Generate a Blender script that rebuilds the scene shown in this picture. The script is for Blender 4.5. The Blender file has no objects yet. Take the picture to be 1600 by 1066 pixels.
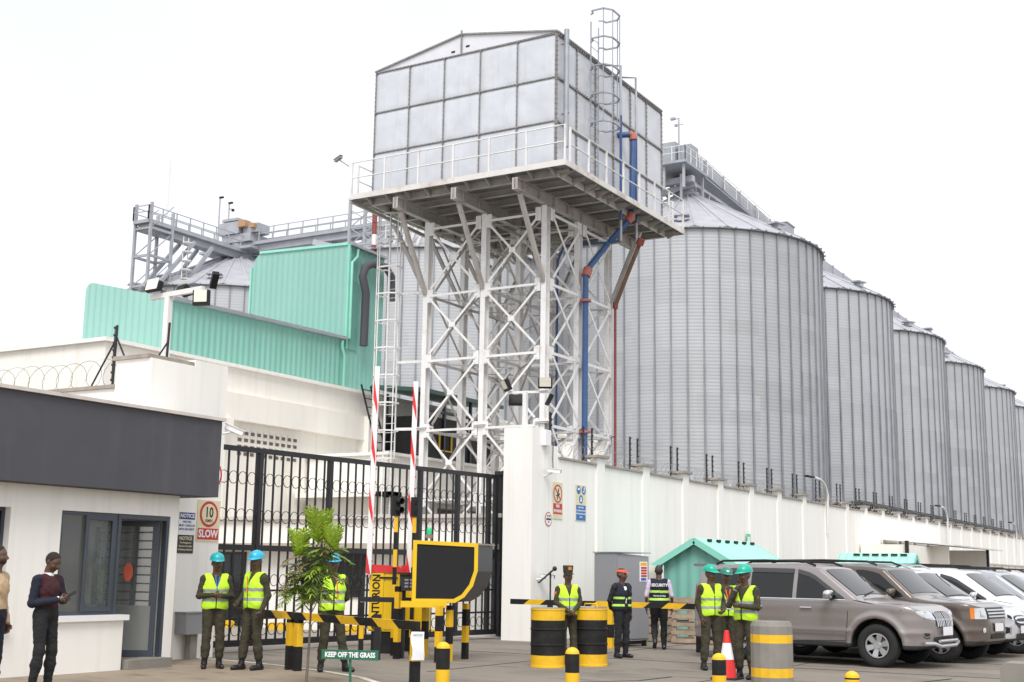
import bpy, bmesh, math, random
import numpy as np
from mathutils import Vector, Matrix, noise
random.seed(7)
PI = math.pi
scene = bpy.context.scene
COL = scene.collection

# ---------------------------------------------------------------- camera
cam_data = bpy.data.cameras.new("camera")
cam = bpy.data.objects.new("camera", cam_data)
COL.objects.link(cam)
cam_data.sensor_width = 36.0
cam_data.lens = 45.0
cam_data.clip_end = 3000
YAW, PITCH, ROLL = math.radians(30.5), math.atan(0.18), 0.015
fwd = Vector((-math.sin(YAW) * math.cos(PITCH), math.cos(YAW) * math.cos(PITCH), math.sin(PITCH)))
r0 = Vector((math.cos(YAW), math.sin(YAW), 0))
u0 = r0.cross(fwd)
rr = r0 * math.cos(ROLL) + u0 * math.sin(ROLL)
uu = u0 * math.cos(ROLL) - r0 * math.sin(ROLL)
cam.matrix_world = Matrix(((rr.x, uu.x, -fwd.x, 0), (rr.y, uu.y, -fwd.y, 0), (rr.z, uu.z, -fwd.z, 1.6), (0, 0, 0, 1)))
scene.camera = cam
scene.render.resolution_x = 1024
scene.render.resolution_y = 682

# ---------------------------------------------------------------- world, sun, exposure
SUN_EL, SUN_AZ = math.radians(54), math.radians(152)      # azimuth measured clockwise from +Y
world = bpy.data.worlds.new("World")
scene.world = world
world.use_nodes = True
wn, wl = world.node_tree.nodes, world.node_tree.links
wn.clear()
w_out = wn.new("ShaderNodeOutputWorld")
w_bg = wn.new("ShaderNodeBackground")
w_sky = wn.new("ShaderNodeTexSky")
w_sky.sky_type = 'NISHITA'
w_sky.sun_disc = False
w_sky.sun_elevation = SUN_EL
w_sky.sun_rotation = SUN_AZ
w_hs = wn.new("ShaderNodeHueSaturation")
w_hs.inputs["Saturation"].default_value = 0.45
w_tc = wn.new("ShaderNodeTexCoord")
w_no = wn.new("ShaderNodeTexNoise")
w_no.inputs["Scale"].default_value = 1.3
w_no.inputs["Detail"].default_value = 4
w_cr = wn.new("ShaderNodeMapRange")
w_cr.inputs["From Min"].default_value = 0.3
w_cr.inputs["From Max"].default_value = 0.7
w_cr.inputs["To Min"].default_value = 0.62
w_cr.inputs["To Max"].default_value = 0.99
w_mx = wn.new("ShaderNodeMix")
w_mx.data_type = 'RGBA'
w_mx.inputs["B"].default_value = (7.7, 7.8, 8.1, 1)
wl.new(w_sky.outputs[0], w_hs.inputs["Color"])
wl.new(w_tc.outputs["Generated"], w_no.inputs["Vector"])
wl.new(w_no.outputs["Fac"], w_cr.inputs["Value"])
wl.new(w_cr.outputs[0], w_mx.inputs["Factor"])
wl.new(w_hs.outputs[0], w_mx.inputs["A"])
wl.new(w_mx.outputs["Result"], w_bg.inputs["Color"])
w_bg.inputs["Strength"].default_value = 0.10
wl.new(w_bg.outputs[0], w_out.inputs["Surface"])
sun_d = bpy.data.lights.new("sun", 'SUN')
sun_d.energy = 2.0
sun_d.angle = math.radians(30)
sun_d.color = (1.0, 0.97, 0.93)
sun = bpy.data.objects.new("sun", sun_d)
COL.objects.link(sun)
sd = Vector((math.sin(SUN_AZ) * math.cos(SUN_EL), math.cos(SUN_AZ) * math.cos(SUN_EL), math.sin(SUN_EL)))
sun.rotation_euler = sd.to_track_quat('Z', 'Y').to_euler()
scene.view_settings.view_transform = 'Standard'
scene.view_settings.look = 'None'
scene.view_settings.gamma = 1
scene.view_settings.exposure = 0.62

# ---------------------------------------------------------------- materials
def s2l(c):
    return tuple(((v / 12.92) if v <= 0.04045 else ((v + 0.055) / 1.055) ** 2.4) for v in c)

def mat(name, col, rough=0.6, metal=0.0, var=0.12, scale=3.0, bump=0.0, dirt=None, dirt_amt=0.0, dirt_scale=1.2, stretch=(1, 1, 1), coat=0.0, detail=6.0, spec=0.5):
    m = bpy.data.materials.new(name)
    m.use_nodes = True
    n, l = m.node_tree.nodes, m.node_tree.links
    b = n["Principled BSDF"]
    b.inputs["Roughness"].default_value = rough
    b.inputs["Metallic"].default_value = metal
    b.inputs["Specular IOR Level"].default_value = spec
    if coat:
        b.inputs["Coat Weight"].default_value = coat
        b.inputs["Coat Roughness"].default_value = 0.05
    tc = n.new("ShaderNodeTexCoord")
    mp = n.new("ShaderNodeMapping")
    mp.inputs["Scale"].default_value = stretch
    l.new(tc.outputs["Object"], mp.inputs["Vector"])
    no = n.new("ShaderNodeTexNoise")
    no.inputs["Scale"].default_value = scale
    no.inputs["Detail"].default_value = detail
    l.new(mp.outputs[0], no.inputs["Vector"])
    mr = n.new("ShaderNodeMapRange")
    mr.inputs["From Min"].default_value = 0.25
    mr.inputs["From Max"].default_value = 0.75
    mr.inputs["To Min"].default_value = 1 - var
    mr.inputs["To Max"].default_value = 1 + var
    l.new(no.outputs["Fac"], mr.inputs["Value"])
    mul = n.new("ShaderNodeMix")
    mul.data_type = 'RGBA'
    mul.blend_type = 'MULTIPLY'
    mul.inputs["Factor"].default_value = 1
    mul.inputs["A"].default_value = (*col, 1)
    l.new(mr.outputs[0], mul.inputs["B"])
    last = mul.outputs["Result"]
    if dirt:
        n2 = n.new("ShaderNodeTexNoise")
        n2.inputs["Scale"].default_value = dirt_scale
        n2.inputs["Detail"].default_value = 8
        n2.inputs["Roughness"].default_value = 0.65
        l.new(mp.outputs[0], n2.inputs["Vector"])
        r2 = n.new("ShaderNodeMapRange")
        r2.inputs["From Min"].default_value = 0.50
        r2.inputs["From Max"].default_value = 0.72
        r2.inputs["To Min"].default_value = 0
        r2.inputs["To Max"].default_value = dirt_amt
        l.new(n2.outputs["Fac"], r2.inputs["Value"])
        mx = n.new("ShaderNodeMix")
        mx.data_type = 'RGBA'
        l.new(r2.outputs[0], mx.inputs["Factor"])
        l.new(last, mx.inputs["A"])
        mx.inputs["B"].default_value = (*dirt, 1)
        last = mx.outputs["Result"]
    l.new(last, b.inputs["Base Color"])
    if bump:
        bu = n.new("ShaderNodeBump")
        bu.inputs["Strength"].default_value = bump
        bu.inputs["Distance"].default_value = 0.02
        l.new(no.outputs["Fac"], bu.inputs["Height"])
        l.new(bu.outputs[0], b.inputs["Normal"])
    return m

def plain(name, col, rough=0.5, metal=0.0, **k):
    return mat(name, col, rough, metal, var=k.pop('var', 0.05), **k)

M = {}
M['plaster'] = mat('white_plaster', (0.87, 0.855, 0.815), 0.85, var=0.025, scale=0.8, dirt=(0.55, 0.50, 0.42), dirt_amt=0.16, dirt_scale=0.9, stretch=(1, 1, 0.22), bump=0.05)
M['plaster_b'] = mat('cream_plaster', (0.85, 0.825, 0.765), 0.85, var=0.03, scale=0.7, dirt=(0.52, 0.47, 0.40), dirt_amt=0.2, dirt_scale=0.8, stretch=(1, 1, 0.25))
M['coping'] = mat('concrete_coping', (0.34, 0.30, 0.26), 0.9, var=0.25, scale=6, dirt=(0.16, 0.14, 0.12), dirt_amt=0.6, dirt_scale=3)
M['coping_w'] = mat('weathered_white_coping', (0.62, 0.57, 0.53), 0.9, var=0.12, scale=6, dirt=(0.33, 0.29, 0.26), dirt_amt=0.55, dirt_scale=3)
M['fascia'] = mat('charcoal_render', (0.072, 0.072, 0.084), 0.8, var=0.09, scale=0.9, dirt=(0.13, 0.13, 0.14), dirt_amt=0.4, dirt_scale=0.5)
M['galv'] = mat('galvanized_panel', (0.60, 0.62, 0.66), 0.42, 0.25, var=0.07, scale=1.6, dirt=(0.52, 0.53, 0.55), dirt_amt=0.5, dirt_scale=1.1, detail=9)
M['galv_side'] = mat('galvanized_structure', (0.36, 0.38, 0.41), 0.5, 0.4, var=0.15, scale=3)
M['flange'] = mat('bolted_flange_steel', (0.27, 0.265, 0.26), 0.6, 0.2, var=0.25, scale=9, dirt=(0.2, 0.13, 0.09), dirt_amt=0.4, dirt_scale=5)
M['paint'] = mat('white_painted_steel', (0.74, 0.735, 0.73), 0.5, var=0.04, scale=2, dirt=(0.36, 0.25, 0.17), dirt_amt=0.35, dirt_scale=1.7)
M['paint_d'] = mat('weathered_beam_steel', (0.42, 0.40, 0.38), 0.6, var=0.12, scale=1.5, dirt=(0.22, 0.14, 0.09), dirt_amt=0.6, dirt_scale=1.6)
M['deck'] = mat('rusty_deck_plate', (0.20, 0.21, 0.21), 0.6, 0.3, var=0.2, scale=1.6, dirt=(0.19, 0.13, 0.09), dirt_amt=0.6, dirt_scale=1.1)
M['rust'] = mat('rusty_pipe', (0.19, 0.11, 0.075), 0.8, var=0.3, scale=6)
M['blue'] = mat('blue_pipe_paint', (0.04, 0.095, 0.235), 0.45, var=0.15, scale=4)
M['red'] = mat('red_pipe_paint', (0.24, 0.05, 0.045), 0.5, var=0.15, scale=4)
M['pink'] = mat('faded_red_flange', (0.42, 0.13, 0.10), 0.6, var=0.15, scale=5)
M['black'] = mat('black_gate_steel', (0.014, 0.014, 0.017), 0.45, var=0.2, scale=5)
M['blackp'] = mat('black_striped_paint', (0.012, 0.012, 0.012), 0.6, spec=0.3, var=0.2, scale=6, dirt=(0.05, 0.045, 0.04), dirt_amt=0.4, dirt_scale=4)
M['yellow'] = mat('safety_yellow_paint', (0.80, 0.47, 0.012), 0.5, var=0.08, scale=5, dirt=(0.30, 0.19, 0.04), dirt_amt=0.35, dirt_scale=4)
M['yellow_b'] = mat('barrier_yellow_enamel', (0.78, 0.50, 0.01), 0.35, var=0.06, scale=3)
M['signal_red'] = mat('signal_red', (0.68, 0.03, 0.03), 0.45, var=0.08, scale=5)
M['white'] = mat('white_enamel', (0.80, 0.80, 0.81), 0.4, var=0.03, scale=5)
M['offwhite'] = mat('off_white_board', (0.74, 0.72, 0.62), 0.6, var=0.04, scale=5)
M['grey_box'] = mat('grey_cabinet_paint', (0.27, 0.275, 0.295), 0.45, var=0.05, scale=2)
M['grey_dark'] = mat('dark_grey_sheet', (0.016, 0.016, 0.017), 0.6, var=0.12, scale=2, spec=0.25)
M['concrete'] = mat('cast_concrete', (0.24, 0.225, 0.20), 0.9, var=0.14, scale=5, dirt=(0.17, 0.16, 0.15), dirt_amt=0.5, dirt_scale=2.5, bump=0.3)
M['helmet_t'] = plain('teal_hard_hat', (0.02, 0.36, 0.40), 0.3)
M['helmet_b'] = plain('blue_hard_hat', (0.03, 0.40, 0.58), 0.3)
M['helmet_g'] = plain('green_hard_hat', (0.01, 0.38, 0.27), 0.3)
M['helmet_dg'] = plain('dark_green_hard_hat', (0.02, 0.20, 0.15), 0.35)
M['hivis'] = mat('lime_vest_fabric', (0.52, 0.86, 0.03), 0.75, var=0.1, scale=9)
M['reflect'] = plain('silver_reflective_tape', (0.33, 0.34, 0.35), 0.4)
M['lime_tape'] = plain('lime_reflective_tape', (0.50, 0.85, 0.12), 0.5)
M['navy'] = mat('navy_fabric', (0.007, 0.010, 0.024), 0.85, var=0.2, scale=8)
M['olive'] = mat('olive_uniform_fabric', (0.042, 0.037, 0.021), 0.9, var=0.25, scale=7, bump=0.6)
M['blackcloth'] = mat('black_fabric', (0.012, 0.012, 0.014), 0.85, var=0.25, scale=7, bump=0.4)
M['maroon'] = mat('maroon_knit', (0.045, 0.010, 0.014), 0.9, var=0.2, scale=12)
M['tan'] = mat('tan_shirt_fabric', (0.46, 0.33, 0.20), 0.85, var=0.12, scale=10)
M['lilac'] = mat('lilac_shirt_fabric', (0.55, 0.47, 0.62), 0.85, var=0.05, scale=8)
M['shirt'] = mat('pale_shirt_fabric', (0.66, 0.74, 0.68), 0.85, var=0.05, scale=8)
M['skin'] = mat('dark_skin', (0.098, 0.050, 0.034), 0.42, var=0.12, scale=10)
M['lips'] = plain('lips', (0.09, 0.035, 0.03), 0.5)
M['eye'] = plain('eye_white', (0.10, 0.085, 0.075), 0.4)
M['hair'] = mat('short_black_hair', (0.022, 0.014, 0.011), 0.9, var=0.3, scale=30)
M['hair_g'] = mat('greying_hair', (0.05, 0.047, 0.045), 0.9, var=0.4, scale=40)
M['boot'] = mat('black_leather', (0.012, 0.012, 0.013), 0.4, var=0.2, scale=6)
M['orange'] = plain('orange_red_fabric', (0.75, 0.12, 0.05), 0.7)
M['glass'] = plain('tinted_window_glass', (0.010, 0.012, 0.013), 0.05, spec=0.5)
M['rubber'] = mat('tyre_rubber', (0.017, 0.017, 0.018), 0.8, var=0.15, scale=12)
M['alloy'] = plain('alloy_wheel', (0.55, 0.56, 0.58), 0.3, 0.7)
M['chrome'] = plain('chrome', (0.72, 0.73, 0.75), 0.12, 0.95)
M['lampglass'] = plain('headlight_lens', (0.62, 0.65, 0.68), 0.1, 0.3)
M['tail_red'] = plain('tail_light_red', (0.50, 0.012, 0.02), 0.2)
M['amber'] = plain('amber_lens', (0.7, 0.2, 0.02), 0.2)
M['plasticb'] = plain('black_plastic', (0.022, 0.022, 0.024), 0.55)
M['wood'] = mat('weathered_pallet_wood', (0.30, 0.225, 0.165), 0.9, var=0.3, scale=4, stretch=(1, 1, 1))
M['grille_g'] = plain('signal_green_lens', (0.02, 0.55, 0.22), 0.3)
M['sign_green'] = plain('sign_green_paint', (0.015, 0.13, 0.075), 0.5)
M['sign_blue'] = plain('sign_blue_print', (0.02, 0.14, 0.42), 0.5)
M['sign_navy'] = plain('sign_navy_print', (0.02, 0.04, 0.22), 0.5)
M['sign_red'] = plain('sign_red_print', (0.52, 0.03, 0.03), 0.5)
M['sign_black'] = plain('sign_black_print', (0.015, 0.015, 0.015), 0.5)
M['sign_bg'] = plain('sign_light_green_print', (0.12, 0.55, 0.36), 0.5)
M['cream'] = plain('sign_cream_board', (0.70, 0.64, 0.43), 0.5)
M['frame_al'] = mat('slate_aluminium_frame', (0.062, 0.075, 0.095), 0.4, 0.2, var=0.08, scale=4)
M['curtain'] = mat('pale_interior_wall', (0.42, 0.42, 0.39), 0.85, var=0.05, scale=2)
M['wire'] = plain('razor_wire_steel', (0.30, 0.30, 0.30), 0.4, 0.6)
M['conveyor'] = mat('galvanized_conveyor_steel', (0.40, 0.41, 0.44), 0.5, 0.3, var=0.15, scale=1.0)
M['insul'] = plain('insulator_black', (0.02, 0.02, 0.022), 0.4)

def glass_mat(name, col, alpha):
    m = bpy.data.materials.new(name)
    m.use_nodes = True
    n, l = m.node_tree.nodes, m.node_tree.links
    b = n["Principled BSDF"]
    b.inputs["Base Color"].default_value = (*col, 1)
    b.inputs["Roughness"].default_value = 0.04
    b.inputs["Alpha"].default_value = alpha
    b.inputs["Specular IOR Level"].default_value = 0.8
    return m
M['pane'] = glass_mat('clear_window_pane', (0.20, 0.22, 0.22), 0.28)

def corrugated(name, col, axis, pitch, rough=0.4, metal=0.0, depth=0.03, var=0.06, dirt=None, dirt_amt=0.0, shade=0.0):
    """ribbed sheet: wave bump along an object axis ('X','Y','Z')"""
    m = mat(name, col, rough, metal, var=var, scale=0.6, dirt=dirt, dirt_amt=dirt_amt, dirt_scale=0.7, stretch=(1, 1, 0.3))
    n, l = m.node_tree.nodes, m.node_tree.links
    b = n["Principled BSDF"]
    tc = n.new("ShaderNodeTexCoord")
    wv = n.new("ShaderNodeTexWave")
    wv.wave_type = 'BANDS'
    wv.bands_direction = axis
    wv.wave_profile = 'SIN'
    wv.inputs["Scale"].default_value = 2 * PI / (20.0 * pitch)
    wv.inputs["Distortion"].default_value = 0
    l.new(tc.outputs["Object"], wv.inputs["Vector"])
    bu = n.new("ShaderNodeBump")
    bu.inputs["Strength"].default_value = 1.0
    bu.inputs["Distance"].default_value = depth
    l.new(wv.outputs["Fac"], bu.inputs["Height"])
    l.new(bu.outputs[0], b.inputs["Normal"])
    return m

def streaks(m, col, amt, sc=(5, 5, .22), lo=.52, hi=.70, grit=True):
    """rain runs and grime: an extra stain layer with its own vertical pattern"""
    n, l = m.node_tree.nodes, m.node_tree.links
    b = n["Principled BSDF"]
    src = b.inputs["Base Color"].links[0].from_socket
    tc = n.new("ShaderNodeTexCoord")
    mp = n.new("ShaderNodeMapping"); mp.inputs["Scale"].default_value = sc
    l.new(tc.outputs["Object"], mp.inputs["Vector"])
    no = n.new("ShaderNodeTexNoise"); no.inputs["Scale"].default_value = 1.0; no.inputs["Detail"].default_value = 5; no.inputs["Roughness"].default_value = .6
    l.new(mp.outputs[0], no.inputs["Vector"])
    r = n.new("ShaderNodeMapRange"); r.inputs["From Min"].default_value = lo; r.inputs["From Max"].default_value = hi; r.inputs["To Max"].default_value = amt
    l.new(no.outputs["Fac"], r.inputs["Value"])
    mx = n.new("ShaderNodeMix"); mx.data_type = 'RGBA'
    l.new(r.outputs[0], mx.inputs["Factor"]); l.new(src, mx.inputs["A"]); mx.inputs["B"].default_value = (*col, 1)
    l.new(mx.outputs["Result"], b.inputs["Base Color"])
    return m
streaks(M['plaster'], (0.60, 0.57, 0.50), .24)
streaks(M['plaster_b'], (0.58, 0.53, 0.46), .24)
streaks(M['fascia'], (0.11, 0.11, 0.115), .28, (4, 4, .3))
streaks(M['galv'], (0.46, 0.45, 0.43), .28, (7, 7, .5))
streaks(M['paint'], (0.40, 0.30, 0.22), .35, (14, 14, 1.5), .56, .74)
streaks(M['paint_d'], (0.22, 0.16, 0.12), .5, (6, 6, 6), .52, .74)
def per_object_tone(m, amt=.10):
    n, l = m.node_tree.nodes, m.node_tree.links
    b = n["Principled BSDF"]
    src = b.inputs["Base Color"].links[0].from_socket
    oi = n.new("ShaderNodeObjectInfo")
    r = n.new("ShaderNodeMapRange"); r.inputs["To Min"].default_value = 1 - amt; r.inputs["To Max"].default_value = 1 + amt
    l.new(oi.outputs["Random"], r.inputs["Value"])
    mx = n.new("ShaderNodeMix"); mx.data_type = 'RGBA'; mx.blend_type = 'MULTIPLY'; mx.inputs["Factor"].default_value = 1
    l.new(src, mx.inputs["A"]); l.new(r.outputs[0], mx.inputs["B"])
    l.new(mx.outputs["Result"], b.inputs["Base Color"])
# ---------------------------------------------------------------- mesh helpers
class MB:
    def __init__(s):
        s.v, s.f, s.m, s.sm = [], [], [], []
    def add(s, vs, fs, mi=0, smooth=False):
        o = len(s.v)
        s.v += [tuple(v) for v in vs]
        s.f += [tuple(i + o for i in f) for f in fs]
        s.m += [mi] * len(fs)
        s.sm += [smooth] * len(fs)
        return s
    def box(s, a, b, mi=0):
        x0, y0, z0 = a
        x1, y1, z1 = b
        if x0 > x1: x0, x1 = x1, x0
        if y0 > y1: y0, y1 = y1, y0
        if z0 > z1: z0, z1 = z1, z0
        vs = [(x0, y0, z0), (x1, y0, z0), (x1, y1, z0), (x0, y1, z0), (x0, y0, z1), (x1, y0, z1), (x1, y1, z1), (x0, y1, z1)]
        return s.add(vs, [(0, 3, 2, 1), (4, 5, 6, 7), (0, 1, 5, 4), (1, 2, 6, 5), (2, 3, 7, 6), (3, 0, 4, 7)], mi)
    def bar(s, p, q, w, h=None, mi=0, up=(0, 0, 1)):
        h = w if h is None else h
        p, q = Vector(p), Vector(q)
        d = (q - p).normalized()
        u = Vector(up)
        if abs(d.dot(u)) > 0.98: u = Vector((0, 1, 0))
        r = d.cross(u).normalized() * (w / 2)
        t = r.cross(d).normalized() * (h / 2)
        vs = [p - r - t, p + r - t, p + r + t, p - r + t, q - r - t, q + r - t, q + r + t, q - r + t]
        return s.add(vs, [(0, 1, 2, 3), (4, 7, 6, 5), (0, 4, 5, 1), (1, 5, 6, 2), (2, 6, 7, 3), (3, 7, 4, 0)], mi)
    def ibeam(s, p, q, w, h, t=0.015, mi=0):
        p, q = Vector(p), Vector(q)
        z = Vector((0, 0, 1))
        s.bar(p + z * (h / 2 - t / 2), q + z * (h / 2 - t / 2), w, t, mi)
        s.bar(p - z * (h / 2 - t / 2), q - z * (h / 2 - t / 2), w, t, mi)
        return s.bar(p, q, t, h - 2 * t - 0.002, mi)
    def tube(s, pts, r, n=8, mi=0, caps=True, smooth=True):
        pts = [Vector(p) for p in pts]
        rs = r if isinstance(r, (list, tuple)) else [r] * len(pts)
        vs, fs = [], []
        ref = Vector((0.12, 0.31, 0.94)).normalized()
        prev = None
        for i, p in enumerate(pts):
            d = (pts[min(i + 1, len(pts) - 1)] - pts[max(i - 1, 0)]).normalized()
            if prev is None:
                a = d.cross(ref)
                if a.length < 0.1: a = d.cross(Vector((1, 0, 0)))
                a.normalize()
            else:
                a = (prev - d * prev.dot(d)).normalized()
            prev = a
            b = d.cross(a)
            for k in range(n):
                t = 2 * PI * k / n
                vs.append(p + (a * math.cos(t) + b * math.sin(t)) * rs[i])
        for i in range(len(pts) - 1):
            for k in range(n):
                k2 = (k + 1) % n
                fs.append((i * n + k, i * n + k2, (i + 1) * n + k2, (i + 1) * n + k))
        s.add(vs, fs, mi, smooth)
        if caps:
            o = len(pts) - 1
            s.add([vs[k] for k in range(n)], [tuple(reversed(range(n)))], mi)
            s.add([vs[o * n + k] for k in range(n)], [tuple(range(n))], mi)
        return s
    def lathe(s, prof, n=24, mi=0, c=(0, 0, 0), smooth=True, mats=None):
        """prof: (r, z) bottom to top"""
        vs, fs = [], []
        for r, z in prof:
            for k in range(n):
                t = 2 * PI * k / n
                vs.append((c[0] + r * math.cos(t), c[1] + r * math.sin(t), c[2] + z))
        for i in range(len(prof) - 1):
            fr = []
            for k in range(n):
                k2 = (k + 1) % n
                fr.append((i * n + k, i * n + k2, (i + 1) * n + k2, (i + 1) * n + k))
            if mats:
                o = len(s.v)
                s.add(vs[i * n:(i + 2) * n], [tuple(j - i * n for j in f) for f in fr], mats[i], smooth)
            else:
                fs += fr
        if not mats:
            s.add(vs, fs, mi, smooth)
        if prof[0][0] > 0.001: s.add(vs[:n], [tuple(reversed(range(n)))], mats[0] if mats else mi)
        if prof[-1][0] > 0.001: s.add(vs[-n:], [tuple(range(n))], mats[-1] if mats else mi)
        return s
    def prism(s, poly, o, ax, ay, depth, mi=0, side=None):
        """poly in 2D, placed at o + x*ax + y*ay, extruded by vector depth"""
        o, ax, ay, dv = Vector(o), Vector(ax), Vector(ay), Vector(depth)
        n = len(poly)
        a = [o + ax * p[0] + ay * p[1] for p in poly]
        b = [p + dv for p in a]
        nrm = ax.cross(ay)
        area = sum(poly[i][0] * poly[(i + 1) % n][1] - poly[(i + 1) % n][0] * poly[i][1] for i in range(n))
        flip = (nrm.dot(dv) * area) > 0
        f0 = tuple(range(n))
        f1 = tuple(range(n, 2 * n))
        sd_ = [(i, (i + 1) % n, (i + 1) % n + n, i + n) for i in range(n)]
        if flip:
            f0 = tuple(reversed(f0))
        else:
            f1 = tuple(reversed(f1))
            sd_ = [tuple(reversed(q)) for q in sd_]
        s.add(a + b, [f0, f1], mi)
        s.add(a + b, sd_, mi if side is None else side)
        return s
    def ball(s, c, r, mi=0, n=12, sz=(1, 1, 1), half=False):
        rows = n // 2
        vs, fs = [], []
        for i in range(rows + 1):
            ph = -PI / 2 + PI * i / rows
            if half: ph = PI / 2 * i / rows
            for k in range(n):
                t = 2 * PI * k / n
                vs.append((c[0] + r * sz[0] * math.cos(ph) * math.cos(t), c[1] + r * sz[1] * math.cos(ph) * math.sin(t), c[2] + r * sz[2] * math.sin(ph)))
        for i in range(rows):
            for k in range(n):
                k2 = (k + 1) % n
                fs.append((i * n + k, i * n + k2, (i + 1) * n + k2, (i + 1) * n + k))
        return s.add(vs, fs, mi, True)
    def build(s, name, mats, parent=None, loc=None):
        me = bpy.data.meshes.new(name)
        me.from_pydata(s.v, [], s.f)
        if not isinstance(mats, (list, tuple)): mats = [mats]
        for m in mats: me.materials.append(m)
        me.polygons.foreach_set('material_index', s.m)
        me.polygons.foreach_set('use_smooth', s.sm)
        me.update()
        o = bpy.data.objects.new(name, me)
        COL.objects.link(o)
        if parent is not None: o.parent = parent
        if loc is not None: o.location = loc
        return o

def tag(o, label=None, cat=None, group=None, kind=None):
    if label: o['label'] = label
    if cat: o['category'] = cat
    if group: o['group'] = group
    if kind: o['kind'] = kind
    return o

def thing(name, label, cat, loc=(0, 0, 0), rz=0.0, group=None):
    o = bpy.data.objects.new(name, None)
    o.empty_display_size = 0.3
    COL.objects.link(o)
    o.location = loc
    o.rotation_euler = (0, 0, rz)
    return tag(o, label, cat, group)

def dup(src, loc=None, rz=None, label=None, group=None):
    def rec(o, par):
        c = o.copy()
        COL.objects.link(c)
        if par is not None:
            c.parent = par
            c.matrix_parent_inverse = o.matrix_parent_inverse.copy()
        for ch in list(o.children): rec(ch, c)
        return c
    c = rec(src, None)
    if loc is not None: c.location = loc
    if rz is not None: c.rotation_euler = (0, 0, rz)
    if label: c['label'] = label
    if group: c['group'] = group
    return c

def text_mb(txt, size, depth=0.004, bold=0.0, spacing=1.0, align='CENTER'):
    cu = bpy.data.curves.new('lettering', 'FONT')
    cu.body = txt
    cu.size = size
    cu.extrude = depth / 2
    cu.offset = bold
    cu.space_character = spacing
    cu.align_x = align
    cu.align_y = 'CENTER'
    cu.resolution_u = 2
    o = bpy.data.objects.new('lettering', cu)
    COL.objects.link(o)
    dg = bpy.context.evaluated_depsgraph_get()
    me = bpy.data.meshes.new_from_object(o.evaluated_get(dg))
    vs = [v.co.copy() for v in me.vertices]
    fs = [tuple(p.vertices) for p in me.polygons]
    bpy.data.objects.remove(o)
    bpy.data.curves.remove(cu)
    bpy.data.meshes.remove(me)
    return vs, fs

def text(txt, size, o, ax, ay, m, parent, name='lettering', bold=0.0, depth=0.004, sx=1.0, spacing=1.0, align='CENTER'):
    """lettering whose reading direction is ax, up is ay, centred on o"""
    vs, fs = text_mb(txt, size, depth, bold, spacing, align)
    o, ax, ay = Vector(o), Vector(ax).normalized(), Vector(ay).normalized()
    nz = ax.cross(ay)
    b = MB()
    b.add([o + ax * v.x * sx + ay * v.y + nz * v.z for v in vs], fs)
    return b.build(name, m, parent)
# ================================================================ GROUND
gm = mat('worn_yard_concrete', (0.205, 0.178, 0.148), 0.85, var=0.12, scale=0.35, dirt=(0.105, 0.093, 0.08), dirt_amt=0.7, dirt_scale=0.55, stretch=(0.55, 1.6, 1), bump=0.15, detail=10)
b = MB()
b.add([(-900, -60, 0), (900, -60, 0), (900, 1500, 0), (-900, 1500, 0)], [(0, 1, 2, 3)])
streaks(gm, (0.08, 0.07, 0.06), .75, (.5, 2.2, 1), .56, .70)
streaks(gm, (0.30, 0.27, 0.23), .45, (7, 7, 7), .55, .75)
streaks(gm, (0.045, 0.04, 0.036), .8, (1.3, 1.0, 1), .66, .74)
tag(b.build('yard_ground', gm), kind='structure')
pm = mat('sandy_concrete_paving', (0.27, 0.215, 0.16), 0.9, var=0.12, scale=2.0, dirt=(0.21, 0.17, 0.13), dirt_amt=0.6, dirt_scale=1.2, bump=0.2, detail=8)
kerb = [(-16.9, 17.35), (-15.4, 17.2), (-14.2, 16.9), (-13.1, 16.5), (-11.9, 15.9), (-10.9, 15.1), (-10.2, 14.2), (-9.7, 13.0), (-9.2, 11.4), (-8.7, 9.0)]
b = MB()
poly = kerb + [(-8.5, 2), (-22, 2), (-22, 17.3)]
b.add([(x, y, 0.004) for x, y in poly], [tuple(reversed(range(len(poly))))])
streaks(pm, (0.12, 0.095, 0.07), .7, (1.2, 3.0, 1), .54, .70)
tag(b.build('paving', pm), kind='structure')
b = MB()
kl = [Vector((x, y, 0)) for x, y in kerb]
for i in range(len(kl) - 1):
    d = (kl[i + 1] - kl[i]).normalized()
    n_ = Vector((-d.y, d.x, 0)) * 0.06
    b.add([kl[i] - n_ + Vector((0, 0, .009)), kl[i + 1] - n_ + Vector((0, 0, .009)), kl[i + 1] + n_ + Vector((0, 0, .009)), kl[i] + n_ + Vector((0, 0, .009))], [(0, 1, 2, 3)])
tag(b.build('painted_kerb_line', mat('worn_white_line_paint', (0.62, 0.58, 0.48), 0.8, var=0.2, scale=6, dirt=(0.25, 0.22, 0.18), dirt_amt=0.8, dirt_scale=4)), kind='structure')
# joints and cracks in the slabs
b = MB()
for y in (22.5, 26.2, 30.5):
    b.box((-14.2, y, 0.001), (12, y + 0.025, 0.006))
for x in (-11.8, -7.6, -3.2, 1.5):
    b.box((x, 17.5, 0.001), (x + 0.02, 45, 0.0065))
for (p, q) in (((-9.2, 17.0), (-8.4, 18.2)), ((-8.4, 18.2), (-8.3, 19.2)), ((-5.9, 19.5), (-4.9, 20.6)), ((-4.9, 20.6), (-4.6, 21.9))):
    b.bar((*p, 0.0075), (*q, 0.0075), 0.03, 0.004)
tag(b.build('slab_joints', plain('joint_dark', (0.06, 0.055, 0.05), 0.95)), kind='structure')
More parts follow.
